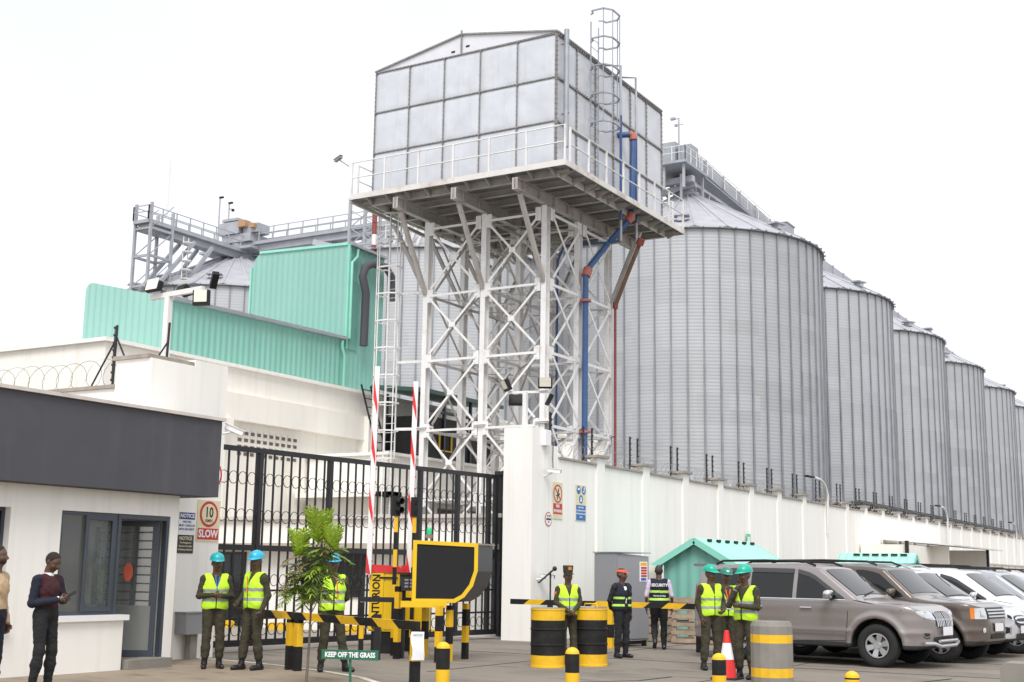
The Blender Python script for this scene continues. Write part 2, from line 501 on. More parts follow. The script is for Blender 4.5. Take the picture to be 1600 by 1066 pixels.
# pale inner drive behind the gate
b = MB()
b.add([(-40, 18.6, 0.004), (-17.4, 18.6, 0.004), (-16.5, 26.9, 0.004), (-16.5, 27.2, 0.004), (-40, 27.2, 0.004)], [(0, 1, 2, 3, 4)])
tag(b.build('inner_drive', mat('inner_drive_concrete', (0.30, 0.27, 0.235), 0.9, var=0.12, scale=1.2, dirt=(0.2, 0.18, 0.15), dirt_amt=0.5)), kind='structure')

# ================================================================ GATEHOUSE
gh = thing('gatehouse', 'white rendered gatehouse with a charcoal fascia, sliding window and open glass door', 'building', (-15.7, 13, 0))
def P_(x, y, z): return (x + 15.7, y - 13, z)      # gatehouse local
def gbox(b, a, c, mi=0):
    return b.box(P_(*a), P_(*c), mi)
XF = -15.7
b = MB()                                   # wall around openings (thickness 0.25)
XB = XF - 0.25
gbox(b, (XB, 4, 2.41), (XF, 15.78, 2.76))
gbox(b, (XB, 12.44, 0), (XF, 13.36, 2.41))
gbox(b, (XB, 13.36, 0), (XF, 14.57, 0.80))
gbox(b, (XB, 15.60, 0), (XF, 15.78, 2.41))
gbox(b, (XB, 11.2, 0), (XF, 12.44, 0.75))
gbox(b, (XB, 4, 0), (XF, 11.2, 2.41))
gbox(b, (-21, 15.53, 0), (-17.45, 15.78, 2.76)); gbox(b, (-17.45, 15.53, 0), (XB, 15.78, .95)); gbox(b, (-17.45, 15.53, 2.25), (XB, 15.78, 2.76))           # end wall
gbox(b, (-21, 4, 0), (-20.8, 15.53, 2.76))
gbox(b, (-21, 4, 2.62), (XB, 15.53, 2.76))           # ceiling
b.build('wall', M['plaster'], gh)
b = MB()
gbox(b, (XF + 0.002, 13.30, 0), (XF + 0.13, 14.60, 0.76))
b.build('apron_wall', M['plaster'], gh)
b = MB()
gbox(b, (XF - 0.05, 13.26, 0.762), (XF + 0.19, 14.66, 0.845))
b.build('window_sill', M['white'], gh)
b = MB()
gbox(b, (XF + 0.001, 11.3, 0.70), (XF + 0.10, 12.5, 0.755))
b.build('window_sill', M['white'], gh)
b = MB()                                   # fascia box
gbox(b, (-21.2, 3.8, 2.765), (XF + 0.32, 16.35, 4.06))
fa = b.build('fascia', M['fascia'], gh)
b = MB()
gbox(b, (-21.25, 3.7, 4.062), (XF + 0.37, 16.40, 4.115))
b.build('parapet_coping', M['coping_w'], gh)
b = MB()
gbox(b, (-20.8, 4, 0.002), (XB, 15.53, 0.14), 0)
b.build('floor', pm, gh)
b = MB()                                    # interior partition seen through the glass
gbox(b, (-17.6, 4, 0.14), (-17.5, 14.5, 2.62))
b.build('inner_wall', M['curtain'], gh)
# window
def framed(b, y0, y1, z0, z1, x, t=0.05, d=0.06, mi=0):
    gbox(b, (x, y0, z0), (x - d, y0 + t, z1), mi)
    gbox(b, (x, y1 - t, z0), (x - d, y1, z1), mi)
    gbox(b, (x, y0 + t, z0), (x - d, y1 - t, z0 + t), mi)
    gbox(b, (x, y0 + t, z1 - t), (x - d, y1 - t, z1), mi)
b = MB()
framed(b, 13.36, 14.50, 0.845, 2.41, XF - 0.03)
framed(b, 13.84, 14.44, 0.90, 2.36, XF - 0.005, 0.07, 0.022)
win = b.build('window', M['frame_al'], gh)
b = MB()
gbox(b, (XF - 0.055, 13.41, 0.895), (XF - 0.062, 14.45, 2.36))
b.build('pane', M['pane'], win)
b = MB()
framed(b, 11.2, 12.44, 0.755, 2.41, XF - 0.12)
w2 = b.build('window', M['frame_al'], gh)
b = MB()
gbox(b, (XF - 0.15, 11.25, 0.81), (XF - 0.158, 12.39, 2.36))
b.build('pane', M['glass'], w2)
# door frame and open leaf
b = MB()
for y in (14.50, 15.54):
    gbox(b, (XF - 0.02, y, 0.14), (XF - 0.12, y + 0.065, 2.405))
gbox(b, (XF - 0.02, 14.565, 2.335), (XF - 0.12, 15.54, 2.405))
b.build('door_frame', M['frame_al'], gh)
def leaf(name, o, d, w, barred):
    o, d = Vector(o), Vector(d).normalized()
    b = MB()
    z = Vector((0, 0, 1))
    up = d.cross(z)
    def st(a, c, zz0, zz1, t=0.045):
        p = [o + d * a, o + d * c]
        b.add([p[0] + z * zz0 - up * t / 2, p[1] + z * zz0 - up * t / 2, p[1] + z * zz0 + up * t / 2, p[0] + z * zz0 + up * t / 2,
               p[0] + z * zz1 - up * t / 2, p[1] + z * zz1 - up * t / 2, p[1] + z * zz1 + up * t / 2, p[0] + z * zz1 + up * t / 2],
              [(0, 3, 2, 1), (4, 5, 6, 7), (0, 1, 5, 4), (1, 2, 6, 5), (2, 3, 7, 6), (3, 0, 4, 7)])
    st(0, .08, 0, 2.18); st(w - .08, w, 0, 2.18); st(.08, w - .08, 0, .10); st(.08, w - .08, 2.09, 2.18)
    if barred:
        st(.08, w - .08, 0.86, 0.95)
        for k in range(7): st(.08, w - .08, 1.08 + k * .15, 1.10 + k * .15, .02)
    lf = b.build(name, M['frame_al'], gh)
    b = MB()
    p0, p1 = o + d * .08 + z * .1, o + d * (w - .08) + z * .1
    b.add([p0 - up * .004, p1 - up * .004, p1 + z * 1.99 - up * .004, p0 + z * 1.99 - up * .004,
           p0 + up * .004, p1 + up * .004, p1 + z * 1.99 + up * .004, p0 + z * 1.99 + up * .004],
          [(0, 1, 2, 3), (7, 6, 5, 4), (0, 4, 5, 1), (1, 5, 6, 2), (2, 6, 7, 3), (3, 7, 4, 0)])
    b.build('pane', M['pane'], lf)
    b = MB()
    hp = o + d * (w - .05) + z * 1.0
    b.tube([hp - up * .03, hp - up * .08, hp - up * .08 - d * .13], .011, 6)
    b.build('handle', M['blackp'], lf)
    return lf
leaf('door', P_(XF - 0.14, 15.52, 0.15), (-0.72, -0.50, 0), 0.92, False)
# inner barred door / window on the far wall of the lobby
b = MB()
for x in (-17.4, -16.92, -16.5, -16.05):
    gbox(b, (x, 15.56, 0.95), (x + .07, 15.62, 2.25), 1)
for k in range(9):
    gbox(b, (-17.33, 15.57, 1.02 + k * .14), (-15.98, 15.60, 1.045 + k * .14), 1)
b.build('barred_screen', [M['curtain'], M['blackp']], gh)
b = MB()
b.prism([(0.075 * math.cos(t) , 0.15 * math.sin(t)) for t in [2 * PI * k / 20 for k in range(20)]], P_(-16.14, 15.165, 1.50), Vector((-0.72, -0.5, 0)).normalized(), (0, 0, 1), Vector((0.006, -0.008, 0)))
b.build('red_sticker', mat('translucent_red_sticker', (0.55, 0.10, 0.06), 0.5, var=0.1), gh)
b = MB()
gbox(b, (XF - 0.02, 14.67, 0.006), (XF + 0.22, 15.60, 0.15))
gbox(b, (XF - 0.25, 14.57, 0.006), (XF - 0.021, 15.60, 0.148))
b.build('doorstep', M['concrete'], gh)

# ================================================================ WALL PIERS, SIGNS
b = MB()
b.box((-17.45, 15.80, 0), (-16.6, 16.88, 5.18))
b.box((-17.35, 16.88, 0), (-16.6, 17.72, 5.30))
pier = b.build('gate_pier', M['plaster'])
tag(pier, 'tall white rendered pier between the gatehouse and the black gate, carrying the speed limit sign', 'gate pier')
b = MB()
b.box((-17.5, 15.75, 5.182), (-16.62, 16.87, 5.25))
b.build('coping', M['coping'], pier)

rw = thing('rear_wall', 'white wall topped with razor wire running left behind the gatehouse roof', 'wall', (-17.4, 17, 0))
b = MB()
b.box((-13.6, -0.12, 0), (-0.003, 0.12, 4.90))
b.build('wall', M['plaster'], rw)
b = MB()
b.box((-13.6, -0.17, 4.902), (-0.003, 0.17, 4.97))
b.build('coping', M['coping'], rw)

def sign(name, label, o, ax, w, h, m, group=None, t=0.012):
    """board whose centre is o, reading direction ax, facing ax x z"""
    s = thing(name, label, 'sign', o, 0, group)
    ax = Vector(ax).normalized()
    nz = ax.cross(Vector((0, 0, 1)))
    b = MB()
    b.prism([(-w / 2, -h / 2), (w / 2, -h / 2), (w / 2, h / 2), (-w / 2, h / 2)], (0, 0, 0), ax, (0, 0, 1), nz * t)
    b.build('board', m, s)
    s['_ax'] = 0
    del s['_ax']
    return s, ax, nz
def disc(s, ax, nz, c, r, m, t0, t1=0.002, name='disc', ring=None, sx=1.0):
    b = MB()
    n = 28
    if ring:
        o_ = [(c[0] + r * math.cos(2 * PI * k / n) * sx, c[1] + r * math.sin(2 * PI * k / n)) for k in range(n)]
        i_ = [(c[0] + ring * math.cos(2 * PI * k / n) * sx, c[1] + ring * math.sin(2 * PI * k / n)) for k in range(n)]
        vs = [ax * p[0] + Vector((0, 0, p[1])) + nz * (t0 + t1) for p in o_ + i_]
        fs = [(k, (k + 1) % n, n + (k + 1) % n, n + k) for k in range(n)]
        b.add(vs, fs)
    else:
        b.prism([(c[0] + r * math.cos(2 * PI * k / n) * sx, c[1] + r * math.sin(2 * PI * k / n)) for k in range(n)], nz * t0, ax, (0, 0, 1), nz * t1)
    return b.build(name, m, s)
def panel(s, ax, nz, c, w, h, m, t0, t1=0.002, name='panel'):
    b = MB()
    b.prism([(c[0] - w / 2, c[1] - h / 2), (c[0] + w / 2, c[1] - h / 2), (c[0] + w / 2, c[1] + h / 2), (c[0] - w / 2, c[1] + h / 2)], nz * t0, ax, (0, 0, 1), nz * t1)
    return b.build(name, m, s)
def stext(s, ax, nz, txt, size, c, m, t0, bold=0.004, sx=1.0):
    return text(txt, size, ax * c[0] + Vector((0, 0, c[1])) + nz * t0, ax, (0, 0, 1), m, s, 'lettering', bold, 0.002, sx)
YA = (0, 1, 0)
s, ax, nz = sign('speed_sign', 'cream board with a red ringed 10 above a red SLOW panel on the gate pier', (-16.598, 17.42, 2.42), YA, 0.58, 0.74, M['cream'])
disc(s, ax, nz, (0, 0.12), 0.235, M['sign_red'], 0.0125)
disc(s, ax, nz, (0, 0.12), 0.185, M['cream'], 0.0150)
stext(s, ax, nz, "10", 0.26, (0, 0.145), M['sign_black'], 0.0185, 0.006, 0.85)
stext(s, ax, nz, "KM/H", 0.075, (0, 0.0), M['sign_black'], 0.0185, 0.002)
panel(s, ax, nz, (0, -0.235), 0.53, 0.20, M['sign_red'], 0.0125)
stext(s, ax, nz, "SLOW", 0.19, (0, -0.235), M['white'], 0.0165, 0.006, 0.92)
s, ax, nz = sign('notice_sign', 'white notice board with a blue NOTICE header beside the speed limit sign', (-16.598, 16.88, 2.345), YA, 0.40, 0.42, M['white'])
panel(s, ax, nz, (0, 0.14), 0.38, 0.12, M['sign_navy'], 0.0125)
stext(s, ax, nz, "NOTICE", 0.095, (0, 0.14), M['white'], 0.0165, 0.003)
for k, t in enumerate(("VISITORS", "MUST CHECK IN", "WITH SECURITY")):
    stext(s, ax, nz, t, 0.052, (0, 0.035 - k * 0.065), M['sign_navy'], 0.0145, 0.001)
s, ax, nz = sign('notice_sign', 'small dark grey notice board with pale lettering below the blue headed notice', (-16.598, 16.87, 1.99), YA, 0.40, 0.32, plain('dark_sign_board', (0.045, 0.045, 0.048), 0.5))
stext(s, ax, nz, "NOTICE", 0.085, (0, 0.10), M['cream'], 0.0145, 0.002)
for k, t in enumerate(("The Management", "Reserves The Right", "of Refusing Admission")):
    stext(s, ax, nz, t, 0.04, (0, 0.025 - k * 0.06), M['cream'], 0.0145, 0.001)
s, ax, nz = sign('round_sign', 'round red ringed sign half hidden behind the corner of the charcoal fascia', (-16.588, 17.42, 3.26), YA, 0.02, 0.02, M['white'], t=0.002)
disc(s, ax, nz, (0, 0), 0.27, M['sign_red'], 0.0125)
disc(s, ax, nz, (0, 0), 0.225, M['white'], 0.0150)
panel(s, ax, nz, (0, 0.02), 0.3, 0.05, M['sign_black'], 0.0175)

# grey meter box on the pier foot
mbx = thing('meter_box', 'grey steel meter box on a stand against the white pier behind the first guard', 'meter box', (-16.45, 17.0, 0))
b = MB(); b.box((-.13, -.26, .44), (.13, .22, .80)); b.box((-.15, -.28, .802), (.15, .24, .82)); b.build('box', M['grey_box'], mbx)
b = MB(); b.box((-.08, -.06, 0), (.06, .10, .438)); b.build('stand', M['concrete'], mbx)

# ---- right hand gate pier and long boundary wall
b = MB()
b.box((-15.86, 26.62, 0), (-15.07, 27.45, 5.02))
pier2 = b.build('gate_pier', M['plaster'])
tag(pier2, 'tallest white rendered pier at the right end of the black gate', 'gate pier')
wall = thing('boundary_wall', 'long white boundary wall with piers, receding along the parked vehicles to the right', 'wall', (-15.07, 27.5, 0))
b = MB()
b.box((-0.25, -0.045, 0), (0, 132, 4.36))
b.build('wall', M['plaster'], wall)
b = MB()
b.box((-0.02, -0.045, 0), (0.002, 0.42, 4.66)); b.box((-.27, -.045, 4.362), (-.021, .42, 4.66))
b.build('step_pier', M['plaster'], wall)
b = MB()
b.box((-0.29, 0.43, 4.362), (0.05, 132, 4.415))
b.build('coping', M['coping'], wall)
pil = MB(); pil.box((-0.16, -0.22, 0), (0.055, 0.22, 4.56)); 
capb = MB(); capb.box((-0.40, -0.34, 4.562), (0.13, 0.34, 4.625))
pil0 = pil.build('pillar', M['plaster'], wall, (0, 2.7, 0))
cap0 = capb.build('pillar_cap', M['coping'], pil0)
for k in range(1, 45):
    p = pil0.copy(); COL.objects.link(p); p.parent = wall; p.location = (0, 2.7 + 2.86 * k, 0)
    c = cap0.copy(); COL.objects.link(c); c.parent = p

s, ax, nz = sign('no_smoking_sign', 'cream board with a red prohibition circle and red text panel on the long white wall', (-15.066, 27.89, 3.33), YA, 0.50, 0.90, M['cream'])
disc(s, ax, nz, (0, 0.17), 0.225, M['sign_red'], 0.0125, ring=0.185)
b = MB(); b.bar(ax * -.14 + Vector((0, 0, .31)) + nz * .014, ax * .14 + Vector((0, 0, .03)) + nz * .014, .04, .004, up=nz); b.build('slash', M['sign_red'], s)
b = MB(); b.bar(ax * -.03 + Vector((0, 0, .03)) + nz * .018, ax * .04 + Vector((0, 0, .30)) + nz * .018, .035, .003, up=nz); b.bar(ax * -.08 + Vector((0, 0, .12)) + nz * .018, ax * .10 + Vector((0, 0, .17)) + nz * .018, .03, .003, up=nz); b.build('emblem', M['sign_black'], s)
panel(s, ax, nz, (0, -0.20), 0.46, 0.26, M['sign_red'], 0.0125)
stext(s, ax, nz, "NO", 0.11, (0, -0.135), M['white'], 0.0155, .004)
stext(s, ax, nz, "SMOKING", 0.095, (0, -0.255), M['white'], 0.0155, .003)
s, ax, nz = sign('safety_sign', 'cream safety board with three blue protective wear symbols over a blue text panel', (-15.066, 29.13, 3.34), YA, 0.56, 0.90, M['cream'])
for cx, cy in ((-.13, .32), (.15, .32), (0, .09)):
    disc(s, ax, nz, (cx, cy), 0.108, M['sign_blue'], 0.0125)
for (cx, cy, w, h) in ((-.13, .345, .10, .06), (.17, .34, .05, .12), (.145, .285, .09, .04), (0, .12, .07, .05), (0, .06, .10, .06)):
    panel(s, ax, nz, (cx, cy), w, h, M['white'], 0.0155, name='symbol')
panel(s, ax, nz, (0, -0.25), 0.52, 0.38, M['sign_blue'], 0.0125)
for k, t in enumerate(("PROTECTIVE", "CLOTHING MUST BE", "WORN BEYOND THIS", "POINT")):
    stext(s, ax, nz, t, 0.052, (0, -0.12 - k * 0.08), M['white'], 0.0155, .001)
s, ax, nz = sign('round_sign', 'small round red rimmed sign low on the wall beside the prohibition board', (-15.066, 27.44, 2.86), YA, 0.02, 0.02, M['white'], t=0.001)
disc(s, ax, nz, (0, 0), 0.175, M['sign_red'], 0.003)
disc(s, ax, nz, (0, 0), 0.15, M['white'], 0.006)
panel(s, ax, nz, (0, 0.0), 0.24, 0.045, M['sign_black'], 0.009)
stext(s, ax, nz, "STOP", 0.08, (0, 0.07), M['sign_black'], 0.010, .001)
stext(s, ax, nz, "30", 0.07, (0, -0.07), M['sign_black'], 0.010, .001)
s, ax, nz = sign('assembly_sign', 'green and white board on the long wall above the nearer green shed', (-15.01, 41.2, 2.69), YA, 0.34, 0.52, M['sign_bg'])
panel(s, ax, nz, (0, 0.08), 0.24, 0.16, M['white'], 0.0125)
panel(s, ax, nz, (0, -0.14), 0.26, 0.10, M['white'], 0.0125)

# ---- razor wire
def razor(name, label, p, q, r=0.24, pitch=0.30, amp=0.0):
    b = MB()
    p, q = Vector(p), Vector(q)
    L = (q - p).length
    d = (q - p).normalized()
    sdv = d.cross(Vector((0, 0, 1)))
    n = int(L / pitch * 14)
    pts = []
    for i in range(n + 1):
        t = 2 * PI * i / 14
        s_ = L * i / n
        rr_ = r * (1 + 0.08 * math.sin(i * .37))
        pts.append(p + d * (s_ + 0.10 * math.sin(t)) + sdv * (rr_ * math.cos(t)) + Vector((0, 0, r + rr_ * math.sin(t))))
    b.tube(pts, 0.0055, 3, smooth=False)
    o = b.build(name, M['wire'])
    return tag(o, label, 'razor wire')
razor('razor_wire', 'coiled razor wire along the top of the long white wall', (-15.25, 27.95, 4.42), (-15.25, 150, 4.42), 0.2, 0.33)
razor('razor_wire', 'open loops of razor wire on the wall behind the gatehouse roof', (-31, 17, 4.97), (-17.4, 17, 4.97), 0.26, 0.42)

# ---- electric fence posts on the long wall (pairs)
def fpost(h=0.95):
    t = thing('electric_fence_post', 'x', 'fence post')
    b = MB(); b.bar((0, 0, 0), (0, 0, h), .03, .03); b.build('post', M['black'], t)
    b = MB()
    b.bar((.03, 0, .1), (.03, 0, h), .012, .012)
    for k in range(6): b.ball((0.03, 0, .12 + k * (h - .16) / 5), .03, 0, 6)
    b.build('insulators', M['insul'], t)
    return t
fp0 = None
ORD = 'first second third fourth fifth sixth seventh eighth ninth tenth eleventh twelfth thirteenth fourteenth fifteenth sixteenth seventeenth eighteenth nineteenth twentieth twenty-first twenty-second'.split()
FPG = 'electric fence posts on the long white wall'
k = 0
for i in range(22):
    y = 27.5 + 2.7 + 2.86 * i
    for dy in (-0.42, 0.08):
        if fp0 is None:
            fp0 = fpost(); o = fp0
        else: o = dup(fp0)
        o.location = (-15.34, y + dy, 4.43)
        o['label'] = '%s post of the %s pair of black electric fence posts on the long wall' % ('nearer' if dy < 0 else 'farther', ORD[i])
        o['group'] = FPG
b = MB()
for k in range(6):
    z = 4.43 + .12 + k * .79 / 5
    b.tube([(-15.31, 29.8, z), (-15.31, 92, z)], 0.003, 3, caps=False)
tag(b.build('electric_fence_wire', M['wire']), 'fine strands of fence wire strung above the long white wall', 'fence wire')
# braced posts on the left
t = thing('electric_fence_post', 'braced black fence post with two raking stays on the wall behind the gatehouse', 'fence post', (-18.85, 17, 4.97))
b = MB(); b.bar((0, 0, 0), (0.02, 0, 1.18), .035, .035); b.build('post', M['black'], t)
b = MB(); b.bar((-.60, 0, 0), (0, 0, 0.88), .025, .025); b.build('stay', M['black'], t)
b = MB(); b.bar((.60, 0, 0.02), (0.02, 0, 0.96), .025, .025); b.build('stay', M['black'], t)
b = MB(); b.bar((-.035, 0, .1), (-.035, 0, 1.15), .012, .012)
for k in range(8): b.ball((-0.035, 0, .12 + k * .145), .032, 0, 6)
b.build('insulators', M['insul'], t)
t = thing('electric_fence_post', 'black fence post with one raking stay on top of the left gate pier', 'fence post', (-16.95, 16.5, 5.25))
b = MB(); b.bar((0, 0, 0), (0.02, 0, 0.70), .032, .032); b.build('post', M['black'], t)
b = MB(); b.bar((-.30, 0, 0), (0.0, 0, 0.34), .022, .022); b.build('stay', M['black'], t)
t = thing('electric_fence_post', 'black fence post with insulators on the step of the wall beside the tallest white pier', 'fence post', (-15.2, 27.72, 4.66))
b = MB(); b.bar((0, 0, 0), (0, 0, 0.85), .04, .04); b.bar((0.02, -.12, 0), (0, 0, .6), .03, .03); b.build('post', M['black'], t)
b = MB(); b.bar((.04, 0, .1), (.04, 0, .82), .012, .012)
for k in range(6): b.ball((0.04, 0.0, .1 + k * .14), .035, 0, 6)
b.build('insulators', M['insul'], t)
b = MB(); b.box((-.12, -.14, 0), (0, .14, .38)); o = b.build('junction_box', M['white'], None, (-14.95, 27.2, 4.62)); tag(o, 'white junction box on the side of the tallest pier', 'junction box')

# ---- goose-neck lamps on the long wall
def lamp(y, lab):
    t = thing('wall_lamp', lab, 'lamp', (-14.96, y, 3.25), 0, 'goose-neck lamps on the long wall')
    pts = [(0, 0, 0), (0.04, -0.02, 1.3)]
    for k in range(1, 9):
        a = PI / 2 * k / 8
        pts.append((0.05, -1.3 * (1 - math.cos(a)) * .9, 1.3 + 0.75 * math.sin(a)))
    pts.append((0.05, -1.9, 2.06))
    b = MB(); b.tube(pts, 0.045, 8); b.build('pole', M['paint'], t)
    b = MB(); b.bar((0.05, -1.85, 2.06), (0.05, -2.7, 2.06), .16, .06); b.build('lamp_head', M['grey_dark'], t)
lamp(50.0, 'white goose-neck lamp on the long wall, nearest of the three')
lamp(71.8, 'white goose-neck lamp on the long wall above the white lean-to shed')
lamp(93.5, 'farthest white goose-neck lamp at the right edge of the photo')

# ---- cctv cameras
def cctv(loc, d, label, arm, hm='white'):
    t = thing('security_camera', label, 'camera', loc)
    d = Vector(d).normalized()
    b = MB(); b.tube([(0, 0, 0), Vector(arm) * .6, Vector(arm)], .018, 6); b.build('bracket', M[hm], t)
    a = Vector(arm)
    b = MB(); b.bar(a - d * .12 + Vector((0, 0, .05)), a + d * .2 + Vector((0, 0, .05)), .10, .09); b.bar(a - d * .13 + Vector((0, 0, .10)), a + d * .24 + Vector((0, 0, .10)), .13, .012); b.build('housing', M[hm], t)
    b = MB(); b.bar(a + d * .2 + Vector((0, 0, .05)), a + d * .208 + Vector((0, 0, .05)), .085, .075); b.build('lens', M['plasticb'], t)
cctv((-15.38, 16.35, 3.85), (0.6, 0.65, -.35), 'white bullet camera at the end of the charcoal fascia', (0.03, .22, .05))
cctv((-15.07, 27.22, 3.88), (0.75, 0.3, -.1), 'white bullet camera on the tallest pier above the signs', (.22, .02, .08))
cctv((-15.07, 26.9, 1.42), (0.8, 0.25, -.1), 'white bullet camera low on the tallest pier beside the black bracket', (.2, .1, .04))
t = thing('bracket_rail', 'black bent handle rail standing by the foot of the tallest pier', 'rail', (-14.7, 26.9, 0))
b = MB(); b.tube([(0, 0, .95), (0, 0, 1.62)], .02, 6); b.tube([(-.12, -.35, 1.35), (0.05, .12, 1.68)], .022, 6); b.ball((0.05, .12, 1.68), .06, 0, 8); b.build('rail', M['black'], t)
b = MB(); b.box((-.05, -.05, .0), (.05, .05, .95)); b.build('post', M['black'], t)

# ---- cable on pier
b = MB(); b.tube([(-15.04, 27.6, 4.7), (-15.03, 27.57, 4.3), (-14.98, 27.5, 4.1), (-14.95, 27.35, 3.98)], .012, 5)
tag(b.build('cable', M['black']), 'black cable hanging down the pier to the upper camera', 'cable')
# ================================================================ WHITE BUILDINGS BEHIND THE GATE
GRN = corrugated('green_ribbed_cladding_y', (0.225, 0.50, 0.42), 'Y', 0.28, 0.55, depth=0.035, dirt=(0.15, 0.40, 0.32), dirt_amt=0.25)
GRNX = corrugated('green_ribbed_cladding_x', (0.265, 0.49, 0.43), 'X', 0.28, 0.55, depth=0.035, dirt=(0.17, 0.42, 0.34), dirt_amt=0.2)
up_b = thing('white_building', 'large white flat roofed building with breeze block vents behind the gate', 'building', (-28, 24.9, 0))
b = MB()
b.box((-12, 0, 0), (0, 32, 7.84))
b.build('wall', M['plaster_b'], up_b)
b = MB()
b.box((-12, -0.12, 7.842), (0.12, 32, 7.95))
b.build('parapet_coping', M['plaster'], up_b)
b = MB()
b.box((0.002, 4.3, 6.15), (0.30, 11.8, 7.0)); b.box((0.002, 12.6, 6.15), (0.30, 30, 7.0)); b.box((0.002, 4.3, 5.9), (0.45, 4.9, 6.148)); b.box((0.002, 11.8, 5.55), (0.5, 12.6, 7.0))
b.build('ledge', M['plaster_b'], up_b)
b = MB()
b.box((0.002, 11.9, 0), (0.28, 12.5, 5.548)); b.box((0.002, 4.4, 0), (.24, 4.8, 5.9))
b.build('column', M['plaster_b'], up_b)
for (y0, ny, z0) in ((5.6, 10, 5.1), (14.3, 9, 5.05)):
    b = MB()
    for i in range(ny):
        for j in range(4):
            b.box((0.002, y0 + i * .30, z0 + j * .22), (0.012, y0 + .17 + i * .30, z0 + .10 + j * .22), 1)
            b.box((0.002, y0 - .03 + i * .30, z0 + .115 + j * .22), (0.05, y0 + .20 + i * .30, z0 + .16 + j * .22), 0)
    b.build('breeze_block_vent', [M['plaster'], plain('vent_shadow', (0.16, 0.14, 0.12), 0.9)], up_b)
mid = thing('white_annexe', 'mid height white annexe block between the gate and the steel tower', 'building', (-24.6, 33.9, 0))
b = MB(); b.box((-3.3, 0, 0), (0, 22, 5.28)); b.build('wall', M['plaster_b'], mid)
b = MB(); b.box((-3.35, -0.1, 5.282), (0.1, 22, 5.38)); b.build('parapet_coping', M['plaster'], mid)
b = MB(); b.box((-3.3, -0.6, 3.9), (0.6, -.001, 4.05)); b.box((0.001, -.6, 3.9), (.6, 22, 4.05)); b.build('canopy_slab', M['plaster_b'], mid)
b = MB(); b.box((0.002, 3.0, 1.4), (.03, 16, 3.7)); b.build('dark_opening', M['glass'], mid)
low = thing('guard_office', 'low white office with dark framed windows and door directly behind the gate', 'building', (-22, 27.3, 0))
b = MB(); b.box((-6, 0, 0), (5.7, 4, 2.9)); b.build('wall', M['plaster'], low)
b = MB(); b.box((-6.05, -.12, 2.902), (5.75, 4.05, 3.0)); b.build('parapet_coping', M['coping_w'], low)
b = MB(); b.box((-6, -.45, 2.12), (5.7, -.001, 2.26)); b.build('canopy', mat('beige_canopy', (0.46, 0.40, 0.33), .9, var=.1), low)
for (x0, x1, z0, z1) in ((-3.6, -2.5, 0.1, 1.95), (-0.5, 1.6, .95, 1.95), (3.2, 4.2, 1.05, 1.95)):
    b = MB()
    b.box((x0, -.05, z0), (x0 + .07, -.002, z1)); b.box((x1 - .07, -.05, z0), (x1, -.002, z1)); b.box((x0, -.05, z1), (x1, -.002, z1 + .07)); b.box((x0, -.05, z0 - .07), (x1, -.002, z0))
    b.box(((x0 + x1) / 2 - .03, -.045, z0), ((x0 + x1) / 2 + .03, -.002, z1))
    f = b.build('door' if z0 < .5 else 'window', M['black'], low)
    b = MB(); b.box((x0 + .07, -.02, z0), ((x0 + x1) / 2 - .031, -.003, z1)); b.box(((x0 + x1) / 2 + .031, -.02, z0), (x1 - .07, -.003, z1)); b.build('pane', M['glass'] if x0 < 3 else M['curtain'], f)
for i, x in enumerate((-24.6, -22.4, -20.2, -18.1)):
    b = MB(); b.prism([(-.45, 0), (.45, 0), (.45, .16), (.35, .19), (-.35, .19), (-.45, .16)], (0, 0, 0), (1, 0, 0), (0, 0, 1), (0, .16, 0))
    o = b.build('wheel_stop', M['yellow'], None, (x, 26.4, 0.005)); tag(o, 'yellow wheel stop in the row before the low white office, seen between the gate bars', 'wheel stop', 'yellow wheel stops behind the gate')

# ================================================================ GREEN CLAD BUILDING
gb = thing('green_warehouse', 'mint green ribbed metal warehouse with a taller block, above the white building', 'building', (-30, 30, 0))
def gpoly(b, vs, mi=0): b.add([(x + 30, y - 30, z) for x, y, z in vs], [tuple(range(len(vs)))], mi)
YT = 38.35
b = MB()
gpoly(b, [(-30, 29.3, 6), (-30, YT, 6), (-30, YT, 10.22), (-30, 29.3, 10.05)])
gpoly(b, [(-30, YT + .02, 6), (-30, 40.7, 6), (-30, 40.7, 13.9), (-30, YT + .02, 13.98)])
gpoly(b, [(-30, 40.7, 6), (-34.5, 40.7, 6), (-34.5, 40.7, 14.1), (-30, 40.7, 13.9)])
gpoly(b, [(-30, 29.3, 10.05), (-30, YT, 10.22), (-33.2, YT, 10.2), (-33.2, 29.3, 10.05)])
b.build('side_wall', GRN, gb)
b = MB()
pts = [(-34.85, 13.6), (-34.75, 13.95), (-34.5, 14.15), (-30.0, 14.0)]
gpoly(b, [(-34.85, YT, 9.9), (-30, YT, 9.9)] + [(x, YT, z) for x, z in reversed(pts)])
gpoly(b, [(-34.85, YT, 9.9), (-34.85, 40.7, 9.9), (-34.85, 40.7, 13.6), (-34.85, YT, 13.6)])
gpoly(b, [(-34.5, YT, 14.15), (-30, YT, 14.0), (-30, 40.7, 13.92), (-34.5, 40.7, 14.1)])
b.build('tower_front', GRNX, gb)
